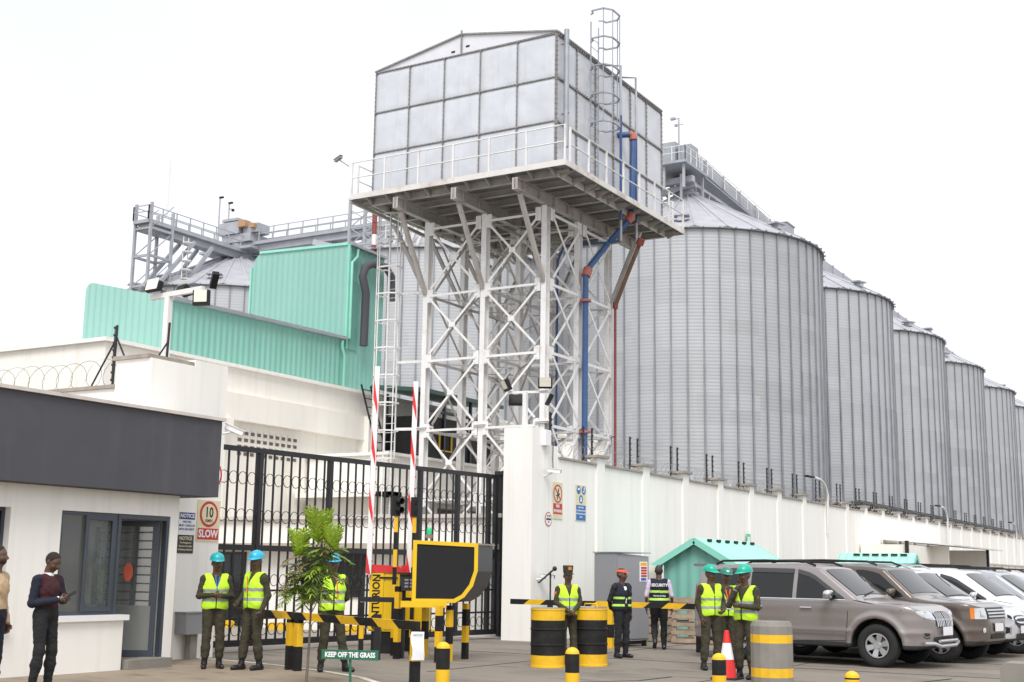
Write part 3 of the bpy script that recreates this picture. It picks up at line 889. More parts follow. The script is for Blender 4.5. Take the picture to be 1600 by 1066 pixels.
# left wing: slightly turned front, rounded top corner
L0, R0 = Vector((-33.75, 29.0, 0)), Vector((-30.0, 29.28, 0))
pl = [(0, 6), (1, 6), (1, 10.12), (.08, 10.93), (.035, 10.90), (.01, 10.80), (0, 10.66)]
b = MB()
gpoly(b, [((L0 + (R0 - L0) * u).x, (L0 + (R0 - L0) * u).y, z) for u, z in pl])
gpoly(b, [(-33.75, 29.0, 6), (-33.75, 38, 6), (-33.75, 38, 10.4), (-33.75, 29, 10.4)])
b.build('wing_front', GRNX, gb)
b = MB()
def gp(x, y, z): return (x + 30, y - 30, z)
b.bar(gp(-29.93, 29.2, 10.1), gp(-29.93, YT - .05, 10.28), .2, .12)
b.bar(gp(-29.93, YT, 14.02), gp(-29.93, 40.7, 13.95), .2, .10)
b.build('gutter', M['galv_side'], gb)
b = MB()
b.tube([gp(-29.9, YT - .3, 10.15), gp(-29.9, YT - .3, 9.9), gp(-29.9, YT - .15, 9.6), gp(-29.9, YT - .15, 6)], .06, 8)
b.tube([gp(-29.9, YT + .45, 13.9), gp(-29.9, YT + .45, 13.6), gp(-29.9, YT + .12, 13.3), gp(-29.9, YT + .12, 10.3)], .06, 8)
b.bar(gp(-29.97, YT + .01, 9.9), gp(-29.97, YT + .01, 14), .1, .1)
b.build('downpipe', plain('green_trim', (0.25, 0.60, 0.48), .5), gb)
b = MB()
b.bar(gp(-34.9, YT - .03, 13.6), gp(-34.9, YT - .03, 9.9), .06, .1)
b.bar(gp(-34.5, YT - .03, 14.18), gp(-30, YT - .03, 14.03), .06, .1)
b.build('edge_trim', plain('green_trim_light', (0.30, 0.66, 0.56), .5), gb)
duct = thing('dust_duct', 'dark grey bent duct running down the shaded side of the green tower block', 'duct', (-29.7, 39.0, 6))
b = MB(); b.tube([(0, 1.85, 6.2), (0, 1.8, 7.2), (0, 1.4, 7.5), (0, .5, 7.45), (0, .05, 7.2), (0, -.1, 6.8), (0, .15, 6.2), (0, .12, 4.1)], .16, 10); b.build('duct', M['fascia'], duct)
b = MB(); b.box((-.29, -.5, 3.9), (-.25, .0, 6.6)); b.build('louvre_panel', plain('louvre_green', (0.16, 0.42, 0.34), .5), duct)

# leaning black ladder on the white building
t = thing('ladder', 'black ladder leaning against the white building below the green tower block', 'ladder', (-27.6, 36.3, 0))
for s_ in (0, 1):
    b = MB(); b.bar((s_ * .0, s_ * .55, 8.1), (s_ * .0 + .25, s_ * .55 + 1.0, 5.2), .05, .05); b.build('rail', M['black'], t)
for k in range(9):
    u = .06 + k * .105
    b = MB(); b.bar((.25 * u, 1.0 * u, 8.1 - 2.9 * u), (.25 * u, .55 + 1.0 * u, 8.1 - 2.9 * u), .03, .03); b.build('rung', M['black'], t)

# ================================================================ SILOS
sheet_m = []
for i, c in enumerate(((0.43, 0.445, 0.462), (0.412, 0.428, 0.445), (0.448, 0.462, 0.48), (0.395, 0.408, 0.42))):
    m = corrugated('corrugated_silo_sheet', c, 'Z', 0.26, 0.5, 0.2, depth=0.007, var=0.035)
    streaks(m, (0.36, 0.34, 0.32), .22, (2.5, 2.5, .12), .55, .72); per_object_tone(m, .06)
    sheet_m.append(m)
rib_m = mat('silo_stiffener_steel', (0.24, 0.25, 0.275), 0.5, 0.2, var=0.15, scale=1)
roof_m = mat('silo_roof_sheet', (0.42, 0.425, 0.455), 0.5, 0.2, var=0.14, scale=0.8)
def make_silo(R, He, Ha, N=56, seed=1):
    rnd = random.Random(seed)
    t = thing('grain_silo', 'x', 'silo')
    b = MB()
    H = 1.12
    nz = int(He / H)
    for j in range(nz + 1):
        z0, z1 = j * H, min((j + 1) * H, He)
        if z1 - z0 < .05: continue
        n = N * 2
        # ring of verts
        vs = [(R * math.cos(2 * PI * k / n), R * math.sin(2 * PI * k / n), z) for z in (z0, z1) for k in range(n)]
        o = len(b.v)
        b.v += vs
        off = rnd.randint(0, 1)
        mi = 0
        for k in range(n):
            if (k + off * 1) % 4 == 0: mi = rnd.choices((0, 1, 2, 3), (5, 3, 2, 1))[0]
            k2 = (k + 1) % n
            b.f.append((o + k, o + k2, o + n + k2, o + n + k)); b.m.append(mi); b.sm.append(True)
    b.build('shell', sheet_m, t)
    b = MB()
    for k in range(N):
        a = 2 * PI * (k + .5) / N
        ca, sa = math.cos(a), math.sin(a)
        for z0, z1, w, d in ((0, He * .30, .16, .17), (He * .30, He * .62, .13, .13), (He * .62, He, .10, .10)):
            p = Vector(((R + d / 2) * ca, (R + d / 2) * sa, z0)); q = p.copy(); q.z = z1
            b.bar(p, q, w, d, 0, up=(ca, sa, 0))
    b.build('stiffeners', rib_m, t)
    b = MB()
    n = 112
    re, ra = R + .22, 1.1
    vs, fs = [], []
    for k in range(n):
        a = 2 * PI * k / n
        lift = 0.10 if k % 4 == 0 else 0
        for (r_, z_) in ((re, He + .02 + lift), (ra, Ha - .5 + lift)):
            vs.append((r_ * math.cos(a), r_ * math.sin(a), z_))
    for k in range(n):
        k2 = (k + 1) % n
        fs.append((2 * k, 2 * k2, 2 * k2 + 1, 2 * k + 1))
    b.add(vs, fs)
    for k in range(28):
        a = 2 * PI * k / 28
        b.bar((re * math.cos(a), re * math.sin(a), He + .12), (ra * math.cos(a), ra * math.sin(a), Ha - .4), .10, .12)
    b.lathe([(ra, Ha - .5), (ra, Ha - .1), (.3, Ha), (.001, Ha)], 20)
    b.build('roof', roof_m, t)
    b = MB()
    b.lathe([(re - .05, He - .05), (re + .03, He - .05), (re + .03, He + .03), (re - .05, He + .05)], 112)
    for k in range(56):
        a = 2 * PI * (k + .5) / 56
        b.bar((re * math.cos(a), re * math.sin(a), He - .02), ((re + .18) * math.cos(a), (re + .18) * math.sin(a), He + .02), .12, .12)
    b.build('eave_ring', rib_m, t)
    for ang in (-100, -70, -20, 30, 170, 230):
        a = math.radians(ang)
        rv = R * .87
        zv = He + (Ha - .5 - He) * (re - rv) / (re - ra)
        b = MB()
        c = Vector((rv * math.cos(a), rv * math.sin(a), zv))
        b.bar(c + Vector((0, 0, .0)), c + Vector((0, 0, .4)), .5, .7, 0, up=(math.cos(a), math.sin(a), 0))
        b.bar(c + Vector((0, 0, .4)), c + Vector((0, 0, .52)), 1.3, .9, 0, up=(math.cos(a), math.sin(a), 0))
        b.build('roof_vent', M['conveyor'], t)
    return t
s0 = make_silo(10.82, 27.05, 33.0)
slab = ['first and nearest corrugated grain silo of the long row, directly behind the water tower',
        'second corrugated grain silo of the row right of the water tower', 'third corrugated grain silo of the row, counted from the water tower',
        'fourth corrugated grain silo of the receding row', 'fifth corrugated grain silo of the receding row', 'farthest grain silo of the row at the right edge of the photo']
for k in range(6):
    o = s0 if k == 0 else dup(s0)
    o.location = (-40, 96.3 + 22.43 * k, 0); o['label'] = slab[k]; o['group'] = 'row of grain silos right of the water tower'
    o.rotation_euler = (0, 0, k * 0.9)
o = dup(s0, (-60.3, 89.5, 0), .4, 'grain silo seen through the legs of the steel tower, left of the first big one', 'rear grain silos')
o.scale = (1, 1, .975)
o = dup(s0, (-81.6, 87.6, 0), .2, 'grain silo with a pale conical roof rising behind the green warehouse', 'rear grain silos')
o.scale = (1, 1, .93)
o = dup(s0, (-105, 108, 0), .2, 'grain silo whose roof edge shows far left behind the green warehouse', 'rear grain silos')
o.scale = (1, 1, .93)

# ---- conveyor gallery over the row
def rail_run(b, p, q, h=1.1, step=2.0, r=.03):
    p, q = Vector(p), Vector(q); L = (q - p).length; n = max(1, int(L / step))
    for k in range(n + 1):
        c = p + (q - p) * (k / n)
        b.bar(c, c + Vector((0, 0, h)), r * 1.6, r * 1.6)
    for hh in (h, h * .55): b.bar(p + Vector((0, 0, hh)), q + Vector((0, 0, hh)), r * 1.3, r * 1.3)
cg = thing('conveyor_gallery', 'grey conveyor gallery running along the tops of the long silo row', 'conveyor', (-40, 96, 0))
b = MB()
b.bar((.65, 1.0, 35.65), (.65, 20, 34.45), .7, 1.15); b.box((.3, 20.2, 33.85), (1.0, 125, 34.95)); b.build('casing', M['conveyor'], cg)
b = MB()
for k in range(30):
    zz = 35.65 - 1.2 * min(1, (1 + k * 4.1) / 19)
    b.box((1.002, 2 + k * 4.1, zz - .6), (1.12, 2.12 + k * 4.1, zz + .6))
b.bar((-.2, -1, 34.7), (-.2, 20, 33.7), 2.8, .12); b.box((-1.6, 20, 33.62), (1.3, 125, 33.74)); b.build('walkway', M['galv_side'], cg)
b = MB(); rail_run(b, (1.35, 0, 34.85), (1.35, 20, 33.8), 1.2, 2.6, .03); rail_run(b, (-1.6, 20, 33.8), (-1.6, 124, 33.8), 1.1, 2.6, .025); b.build('handrail', M['paint'], cg)
b = MB()
for k in range(6):
    y = .3 + 22.43 * k
    for dy in (-3, 0, 3, 8, 13):
        for x in (-1.1, .8): b.bar((x, y + dy, 30.3 if abs(dy) > 3 else 31.5), (x, y + dy, 33.7), .16, .16)
        b.bar((-1.1, y + dy, 32.0), (.8, y + dy + 3, 33.6), .1, .1)
    for x in (-1.1, .8):
        b.bar((x, y - 3, 33.6), (x, y + 13, 33.6), .2, .25)
b.build('support_trestle', M['conveyor'], cg)
hd = thing('conveyor_drive', 'cluttered conveyor drive platform above the first silo, beside the tank', 'conveyor', (-40, 96, 0))
b = MB()
b.box((-2.8, -4.2, 34.2), (1.8, .6, 34.4)); b.box((-9, -1.8, 33.8), (-2.8, .4, 34.0)); b.build('platform', M['galv_side'], hd)
b = MB()
rail_run(b, (-2.8, -4.2, 34.4), (1.8, -4.2, 34.4), 1.2, 1.1, .035); rail_run(b, (1.8, -4.2, 34.4), (1.8, .6, 34.4), 1.2, 1.1, .035); rail_run(b, (-9, -1.8, 34), (-2.8, -1.8, 34), 1.2, 1.3, .035)
b.build('handrail', M['paint'], hd)
b = MB()
b.box((-2.2, -3.2, 34.45), (-.9, -1.8, 35.7)); b.box((-.7, -3.4, 34.45), (.6, -2.0, 36.3)); b.box((.75, -3.0, 34.45), (1.5, -1.6, 35.9)); b.box((-1.9, -1.5, 34.45), (1.2, .1, 36.6)); b.build('drive_unit', M['galv_side'], hd)
b = MB()
for x in (-2.4, -.2, 1.5):
    for y in (-3.8, .2): b.bar((x, y, 32.2), (x, y, 34.2), .18, .18)
b.bar((-9, -.7, 33.5), (1.6, -2.0, 33.4), .5, .5); b.bar((-9, -1.6, 31.7), (1.4, -1.0, 33.2), .5, .45); b.bar((-6, -2, 32), (-2, -2.4, 34), .25, .25)
for k in range(5): b.bar((-8 + k * 1.5, -1.8, 33.9), (-7 + k * 1.5, -.4, 32.1), .14, .14)
b.lathe([(1.0, 32.4), (.7, 33.4), (.9, 34.1)], 16, 0, (0, 0, 0))
b.build('chute', M['conveyor'], hd)
ms = thing('lamp_mast', 'thin mast with small lamps above the drive platform right of the tank', 'mast', (-38.9, 92.2, 34.4))
b = MB(); b.tube([(0, 0, 0), (0, 0, 3.7)], .075, 6); b.bar((-.35, 0, 3.1), (.4, 0, 3.1), .06, .06); b.bar((-.5, 0, 3.65), (.05, 0, 3.65), .06, .06); b.build('pole', M['conveyor'], ms)
b = MB(); b.box((-.7, -.12, 3.6), (-.3, .12, 3.78)); b.build('lamp_head', M['galv_side'], ms)
b = MB(); b.box((-.35, -.1, 3.0), (-.15, .1, 3.18)); b.build('lamp_head', M['galv_side'], ms)
vb = thing('vent_housing', 'boxy grey housing on top of the second silo roof', 'housing', (-38.6, 114.5, 0))
b = MB(); b.box((-.9, -1.1, 32.6), (1.6, 1.1, 34.3)); b.box((-1, -1.2, 34.302), (1.7, 1.2, 34.4)); b.build('casing', M['conveyor'], vb)
# dark canopy line between wall and silos
cn = thing('long_canopy', 'long low black roofed canopy between the long wall and the silo feet', 'canopy', (-24, 88, 0))
b = MB(); b.prism([(0, 5.9), (6, 6.6), (6, 6.75), (0, 6.05)], (-6, 0, 0), (1, 0, 0), (0, 0, 1), (0, 64, 0)); b.build('roof', M['blackp'], cn)
b = MB()
for k in range(13):
    b.bar((-5.8, k * 4.9 + .5, 0), (-5.8, k * 4.9 + .5, 5.9), .15, .15); b.bar((-.2, k * 4.9 + .5, 0), (-.2, k * 4.9 + .5, 6.5), .15, .15); b.bar((-5.8, k * 4.9 + .5, 5.4), (-.2, k * 4.9 + .5, 6.4), .1, .3)
b.build('frame', M['grey_dark'], cn)

# ---- walkways over the rear silos
w1 = thing('conveyor_walkway', 'grey railed conveyor bridge from the left support tower down to the rear silo top', 'conveyor', (-80.6, 87.5, 0))
b = MB(); b.box((-.9, -13, 30.2), (.9, 1, 30.5)); b.box((-.5, -12.6, 29.6), (.5, 1, 30.19)); b.build('deck', M['conveyor'], w1)
b = MB(); rail_run(b, (.9, -13, 30.5), (.9, 0, 30.5), 1.2, 1.6, .05); rail_run(b, (-.9, -13, 30.5), (-.9, 0, 30.5), 1.2, 1.6, .05); rail_run(b, (-.9, -13, 30.5), (.9, -13, 30.5), 1.2, .9, .05); b.build('handrail', M['conveyor'], w1)
w2 = thing('conveyor_walkway', 'grey railed conveyor bridge rising right from the rear silo top above the green block', 'conveyor', (-80.6, 87.5, 0))
b = MB(); b.box((-1.5, -.9, 30.9), (19.5, .9, 31.2)); b.box((-1.5, -.6, 30.3), (19.5, .5, 30.89)); b.build('deck', M['conveyor'], w2)
b = MB(); rail_run(b, (-1, -.9, 31.2), (19.5, -.9, 31.2), 1.2, 1.6, .05); rail_run(b, (-1, .9, 31.2), (19.5, .9, 31.2), 1.2, 1.6, .05); b.build('handrail', M['conveyor'], w2)
b = MB()
for x in (10.5, 12.5, 13.8, 16, 18):
    b.bar((x, 0, 26), (x, 0, 30.3), .3, .3)
b.bar((9, -1, 30.2), (19, 3, 27.3), .7, .5); b.bar((-1, 1.0, 30.4), (10, 4.5, 28.4), .6, .5)
b.build('support', M['conveyor'], w2)
tw = thing('support_tower', 'grey steel support tower with raking struts at the left end of the conveyor bridge', 'tower', (-80.6, 75.4, 0))
for x in (-.9, .9):
    for y in (-.6, 1.9):
        b = MB(); b.bar((x, y, 15), (x, y, 31.6 if y > 0 else 32.0), .22, .22); b.build('leg', M['conveyor'], tw)
b = MB()
for z in (17, 19.6, 22.2, 24.8, 27.4, 29.8):
    for x in (-.9, .9): b.bar((x, -.6, z), (x, 1.9, z), .18, .2)
    b.bar((-.9, -.6, z), (.9, -.6, z), .15, .2); b.bar((-.9, 1.9, z), (.9, 1.9, z), .15, .2)
    for x in (-.9, .9): b.bar((x, -.6, z), (x, 1.9, z + 2.4), .07, .07)
b.build('cross_frame', M['conveyor'], tw)
for k, (y0, x) in enumerate(((3.4, -.9), (3.4, .9), (5.6, -.9), (5.6, .9))):
    b = MB(); b.bar((x, -.3 if k < 2 else 1.6, 24.0 if k < 2 else 22.8), (x, y0 + 1.2, 29.7), .28, .3); b.build('raking_strut', M['conveyor'], tw)
b = MB(); b.tube([(.9, 1.2, 31), (.9, 1.2, 36.2)], .05, 5); b.build('antenna', M['paint'], tw)
b = MB(); b.tube([(1.2, 3.0, 20), (1.2, 3.0, 29.8)], .05, 5); b.tube([(1.2, 3.6, 20), (1.2, 3.6, 29.8)], .05, 5)
for k in range(12): b.lathe([(.42, 0), (.45, 0), (.45, .08), (.42, .08)], 8, 0, (1.4, 3.3, 20.4 + k * .8))
b.build('caged_ladder', M['paint'], tw)
hb = thing('conveyor_drive', 'conveyor drive head with orange motor on top of the rear silo', 'conveyor', (-80.8, 87.2, 30.6))
b = MB(); b.box((-1.6, -1, .65), (1.9, 1.3, 1.4)); b.box((-1.9, -1.2, 1.45), (.6, 1, 2.6)); b.box((-1.5, -1.2, 2.7), (.4, .9, 2.95)); b.box((.8, -.8, 1.45), (2.6, .8, 2.3)); b.build('casing', M['conveyor'], hb)
b = MB(); b.box((.5, -1.25, 2.0), (1.4, -.5, 2.6)); b.box((1.9, -1.2, 1.8), (2.4, -.82, 2.2)); b.build('motor', plain('orange_motor', (0.42, 0.25, 0.13), .5), hb)
b = MB(); b.lathe([(1.4, -.9), (.8, 0), (1.0, .6)], 14); b.box((-4, -1.4, -.15), (2.4, 1.2, .1)); b.build('hopper', M['conveyor'], hb)
for x, z, lab in ((-2.4, 5.0, 'thin mast with a lamp standing left of the rear silo drive head'), (-1.2, 4.3, 'thin mast with two lamps standing just behind the rear silo drive head')):
    ms = thing('lamp_mast', lab, 'mast', (-80.8 + x, 86.5, 30.9))
    b = MB(); b.tube([(0, 0, 0), (0, 0, z)], .07, 6); b.build('pole', M['conveyor'], ms)
    b = MB(); b.box((-.05, -.1, z - .02), (.4, .1, z + .13)); 
    if x > -2: b.bar((0, 0, z - .5), (.5, 0, z - .6), .05, .05); b.box((.4, -.1, z - .8), (.6, .1, z - .58))
    b.build('lamp_head', M['grey_dark'], ms)
# elevator lattice tower near tank
el = thing('elevator_tower', 'lattice elevator tower with a red and white pipe, just left of the tank platform', 'tower', (-60.6, 80, 0))
for x in (-1.2, 1.2):
    for y in (-1, 1):
        b = MB(); b.bar((x, y, 0), (x, y, 31), .22, .22); b.build('leg', M['conveyor'], el)
for y in (-1, 1):
    b = MB()
    for k in range(12):
        z = 12 + k * 1.5
        b.bar((-1.2, y, z), (1.2, y, z), .12, .14); b.bar((-1.2, y, z), (1.2, y, z + 1.5), .07, .07); b.bar((1.2, y, z), (-1.2, y, z + 1.5), .07, .07)
    b.build('lattice', M['conveyor'], el)
b = MB()
for k in range(8):
    b.tube([(1.5, -1.3, 24 + k * .9), (1.5, -1.3, 24.86 + k * .9)], .20, 8, k % 3 == 0)
b.build('striped_pipe', [M['red'], M['paint']], el)
b = MB()
rail_run(b, (1.5, -1, 29.6), (6, -1, 29.6), 1.1, .8, .035); rail_run(b, (1.5, -1, 27.2), (6, -1, 27.2), 1.1, .8, .035)
for k in range(4): b.bar((1.7 + k, 0, 25 + k * .5), (3.4 + k, 0, 29 + k * .3), .25, .25)
b.build('stair_flight', M['paint'], el)
# dark shed behind tower
ds = thing('dark_shed', 'dark sheeted shed with a green roof edge seen behind the legs of the tower', 'shed', (-27.6, 37.9, 0))
b = MB(); b.box((0, 0, 5.385), (1.7, 5.2, 7.1)); b.build('wall', M['grey_dark'], ds)
b = MB(); b.prism([(-.3, 8.1), (2.0, 7.86), (2.0, 8.0), (-.3, 8.24)], (0, -.6, 0), (1, 0, 0), (0, 0, 1), (0, 5.6, 0)); b.build('roof', plain('dark_green_roof', (0.05, 0.11, 0.09), .5), ds)
b = MB()
for x, y in ((.2, -.3), (1.6, -.3), (1.72, 1.2), (1.72, 3), (1.72, 4.6)): b.bar((x, y, 5.385), (x, y, 7.9), .1, .1)
b.bar((1.72, -.3, 7.3), (1.72, 4.7, 7.3), .08, .1)
b.build('post', M['black'], ds)
b = MB()
for a_, c_ in (((1.74, .9, 5.9), (1.74, 1.7, 5.9)), ((1.74, .9, 6.5), (1.74, 1.7, 6.5)), ((1.74, .9, 5.87), (1.74, .9, 6.53)), ((1.74, 1.7, 5.87), (1.74, 1.7, 6.53))): b.bar(a_, c_, .05, .04)
b.build('yellow_frame', M['yellow'], ds)
# ================================================================ STEEL TOWER AND WATER TANK
TX, TY = (-23.2, -21.0, -18.8), (33.9, 36.1, 38.3)
OX, OY = -21.0, 36.1
tower = thing('steel_tower', 'white cross-braced steel tower carrying the big square water tank', 'tower', (OX, OY, 0))
LV = (0, 1.7, 3.9, 6.1, 8.35, 10.5, 12.75)
def L_(x, y, z): return (x - OX, y - OY, z)
for x in TX:
    for y in TY:
        b = MB()
        # H section column with flanges facing -Y / +Y
        b.box(L_(x - .088, y - .13, 0), L_(x + .088, y - .115, 12.9)); b.box(L_(x - .088, y + .115, 0), L_(x + .088, y + .13, 12.9)); b.box(L_(x - .012, y - .114, 0), L_(x + .012, y + .114, 12.9))
        b.box(L_(x - .22, y - .22, 6.08), L_(x + .22, y + .22, 6.105)); b.box(L_(x - .20, y - .20, 6.04), L_(x + .20, y + .20, 6.06))
        for z in LV[1:]:
            zc = z - .12
            if x > TX[0]: b.box(L_(x - .30, y - .150, zc - .22), L_(x - .10, y - .135, zc + .22))
            if x < TX[2]: b.box(L_(x + .10, y - .150, zc - .22), L_(x + .30, y - .135, zc + .22))
            if y > TY[0]: b.box(L_(x + .134, y - .32, zc - .2), L_(x + .146, y - .05, zc + .2))
            if y < TY[2]: b.box(L_(x + .134, y + .05, zc - .2), L_(x + .146, y + .32, zc + .2))
        b.build('column', M['paint'], tower)
proto = {}
def strut(p, q, w, h, off, name='strut', m='paint'):
    b = MB(); b.bar(L_(*p), L_(*q), w, h); return b.build(name, M[m], tower)
for k in range(1, 7):
    z = LV[k] - .12
    for y in TY:
        for i in (0, 1): strut((TX[i] + .2, y - .165, z), (TX[i + 1] - .2, y - .165, z), .02, .075, 0)
    for x in TX:
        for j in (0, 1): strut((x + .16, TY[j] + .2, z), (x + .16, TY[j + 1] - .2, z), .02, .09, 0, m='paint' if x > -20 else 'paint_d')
    # plan bracing
    for i in (0, 1):
        for j in (0, 1):
            b = MB(); b.bar(L_(TX[i] + .1, TY[j] + .1, z - .03), L_(TX[i + 1] - .1, TY[j + 1] - .1, z - .03), .07, .02); b.bar(L_(TX[i] + .1, TY[j + 1] - .1, z - .06), L_(TX[i + 1] - .1, TY[j] + .1, z - .06), .07, .02)
            b.build('plan_brace', M['paint_d'], tower)
for k in range(0, 6):
    z0, z1 = LV[k] - .12 + (.12 if k else 0), LV[k + 1] - .12
    for y in TY:
        for i in (0, 1):
            b = MB()
            b.bar(L_(TX[i] + .22, y - .158, z0 + .12), L_(TX[i + 1] - .22, y - .158, z1 - .12), .018, .07)
            b.bar(L_(TX[i] + .22, y - .180, z1 - .12), L_(TX[i + 1] - .22, y - .180, z0 + .12), .018, .07)
            cx = (TX[i] + TX[i + 1]) / 2
            b.box(L_(cx - .12, y - .197, (z0 + z1) / 2 - .08), L_(cx + .12, y - .190, (z0 + z1) / 2 + .08))
            b.build('cross_brace', M['paint'], tower)
    for x in TX:
        for j in (0, 1):
            b = MB()
            b.bar(L_(x + .155, TY[j] + .22, z0 + .12), L_(x + .155, TY[j + 1] - .22, z1 - .12), .018, .085)
            b.bar(L_(x + .178, TY[j] + .22, z1 - .12), L_(x + .178, TY[j + 1] - .22, z0 + .12), .018, .085)
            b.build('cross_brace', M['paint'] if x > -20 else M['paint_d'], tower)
# knee struts round the centre column give the dense middle of the lattice
for k in range(2, 7):
    z = LV[k] - .12
    for dx, dy in ((1, 1), (1, -1), (-1, 1), (-1, -1)):
        b = MB(); b.bar(L_(TX[1] + dx * .12, TY[1] + dy * .12, z - .9), L_(TX[1] + dx * 1.1, TY[1] + dy * 1.1, z - .08), .06, .06); b.build('knee_brace', M['paint_d'], tower)
# raking struts to the beam ends
for x in TX:
    for (y0, y1) in ((33.78, 32.25), (38.42, 40.2)):
        b = MB(); b.bar(L_(x, y0, 10.45), L_(x, y1, 12.85), .12, .13); b.build('raking_strut', M['paint_d'], tower)
for y in TY:
    for (x0, x1) in ((-23.33, -24.6), (-18.67, -17.6)):
        if x0 > -20 and y < 38: continue
        b = MB(); b.bar(L_(x0, y, 10.6), L_(x1, y, 12.95), .09, .12); b.build('raking_strut', M['paint_d'], tower)
# main beams along Y
for x in TX:
    b = MB(); b.ibeam(L_(x, 31.95, 13.1), L_(x, 40.4, 13.1), .19, .36, .02)
    for k in range(9):
        y = 32.4 + k * .95
        b.box(L_(x - .09, y, 12.94), L_(x + .09, y + .012, 13.26))
    b.box(L_(x - .095, 31.94, 12.92), L_(x - .03, 31.95, 13.28)); b.box(L_(x + .03, 31.94, 12.92), L_(x + .095, 31.95, 13.28))
    b.build('main_beam', M['paint_d'], tower)
PX0, PX1, PY0, PY1 = -25.05, -17.12, 32.0, 40.95
for k in range(9):
    y = 32.45 + k * 1.0
    b = MB(); b.ibeam(L_(PX0 + .55, y, 13.385), L_(PX1 - .55, y, 13.385), .12, .205, .012)
    for xx in (PX0 + .1, PX1 - .6):
        b.box(L_(xx, y - .006, 13.36), L_(xx + .5, y + .006, 13.48))
    b.build('secondary_beam', M['paint_d'], tower)
b = MB(); b.box(L_(PX0 + .01, PY0 + .01, 13.49), L_(PX1 - .01, PY1 - .01, 13.53)); b.build('deck_plate', M['deck'], tower)
b = MB()
b.box(L_(PX0, PY0 - .03, 13.44), L_(PX1, PY0, 13.62)); b.box(L_(PX0, PY1, 13.44), L_(PX1, PY1 + .03, 13.62))
b.box(L_(PX0 - .03, PY0, 13.44), L_(PX0, PY1, 13.62)); b.box(L_(PX1, PY0, 13.44), L_(PX1 + .03, PY1, 13.62))
b.box(L_(PX0 + .5, PY0 + .5, 13.30), L_(PX1 - .5, PY0 + .54, 13.489)); b.box(L_(PX0 + .5, PY0 + .55, 13.30), L_(PX0 + .54, PY1 - .5, 13.489)); b.box(L_(PX1 - .54, PY0 + .55, 13.30), L_(PX1 - .5, PY1 - .5, 13.489))
b.build('edge_beam', mat('white_edge_channel_with_rust', (0.66, 0.64, 0.61), .55, var=.06, scale=2, dirt=(0.25, 0.13, 0.07), dirt_amt=.55, dirt_scale=1.3), tower)
def brk(o, ax, dv):
    b = MB(); b.prism([(0, 0), (.5, .0), (.5, -.03), (.08, -.22), (0, -.22)], o, ax, (0, 0, 1), dv); b.build('bracket', M['paint_d'], tower)
for k in range(10): brk(L_(PX0 + .6 + k * .75, PY0 + .5, 13.485), (0, -1, 0), (.02, 0, 0))
for k in range(11):
    brk(L_(PX1 - .5, PY0 + .6 + k * .8, 13.485), (1, 0, 0), (0, .02, 0))
    brk(L_(PX0 + .5, PY0 + .6 + k * .8, 13.485), (-1, 0, 0), (0, .02, 0))
def guard(name, p, q, n, posts=True):
    p, q = Vector(p), Vector(q)
    o = MB()
    for hh in (1.08, .56): o.tube([p + Vector((0, 0, hh)), q + Vector((0, 0, hh))], .021, 6)
    g = o.build(name, M['paint'], tower)
    for k in range(n + 1):
        c = p + (q - p) * (k / n)
        o = MB(); o.bar(c - Vector((0, 0, .1)), c + Vector((0, 0, 1.09)), .055, .055); o.build('post', M['paint'], g)
zf = 13.62
guard('handrail', L_(PX0 + .02, PY0 + .02, zf), L_(PX1 - .02, PY0 + .02, zf), 6)
guard('handrail', L_(PX1 - .02, PY0 + .35, zf), L_(PX1 - .02, PY1 - .02, zf), 7)
guard('handrail', L_(PX0 + .02, PY0 + .35, zf), L_(PX0 + .02, PY1 - .02, zf), 6)
guard('handrail', L_(PX0 + .4, PY1 - .02, zf), L_(PX1 - .4, PY1 - .02, zf), 5)
b = MB(); b.bar(L_(PX0, PY0, 13.4), L_(-23.3, 38, 12.3), .08, .1); b.build('diagonal_tie', M['paint_d'], tower)

# ---- tank
X0, X1, Y0, Y1, Z0, Z1 = -24.9, -18.0, 33.0, 41.0, 13.85, 18.12
tk = thing('water_tank', 'large square water tank of bolted galvanized panels with a low gabled cover', 'water tank', ((X0 + X1) / 2, (Y0 + Y1) / 2, Z0))
cx_, cy_ = (X0 + X1) / 2, (Y0 + Y1) / 2
def T_(x, y, z): return (x - cx_, y - cy_, z - Z0)
pw, ph = (X1 - X0) / 5, (Z1 - Z0) / 3
pl_ = (Y1 - Y0) / 6
rnd = random.Random(3)
def pressed(o, ax, nz, w, h):
    """pressed panel: frame flange, dished centre with soft diagonal creases"""
    o, ax, nz = Vector(o), Vector(ax), Vector(nz)
    z = Vector((0, 0, 1))
    n = 14
    b = MB()
    vs, fs = [], []
    sd1 = rnd.random() * 9
    for j in range(n + 1):
        for i in range(n + 1):
            u, v = i / n, j / n
            e = min(u, 1 - u, v, 1 - v)
            t = min(1, max(0, (e - .02) / .05))
            d = .022 * t
            # creases: X-shaped press lines and dents
            c = abs(abs(u - .5) - abs(v - .5))
            d += t * .010 * math.exp(-(c / .05) ** 2) * (e > .1)
            d += t * .013 * noise.noise(Vector((u * 2.2 + sd1, v * 2.2, sd1)))
            vs.append(o + ax * (u * w) + z * (v * h) + nz * d)
    for j in range(n):
        for i in range(n):
            a = j * (n + 1) + i
            fs.append((a, a + 1, a + n + 2, a + n + 1))
    b.add(vs, fs, 0, True)
    return b
for j in range(3):
    for i in range(5):
        pressed(T_(X0 + i * pw, Y0, Z0 + j * ph), (1, 0, 0), (0, -1, 0), pw, ph).build('tank_panel', M['galv'], tk)
    for i in range(6):
        pressed(T_(X1, Y0 + i * pl_, Z0 + j * ph), (0, 1, 0), (1, 0, 0), pl_, ph).build('tank_panel', M['galv'], tk)
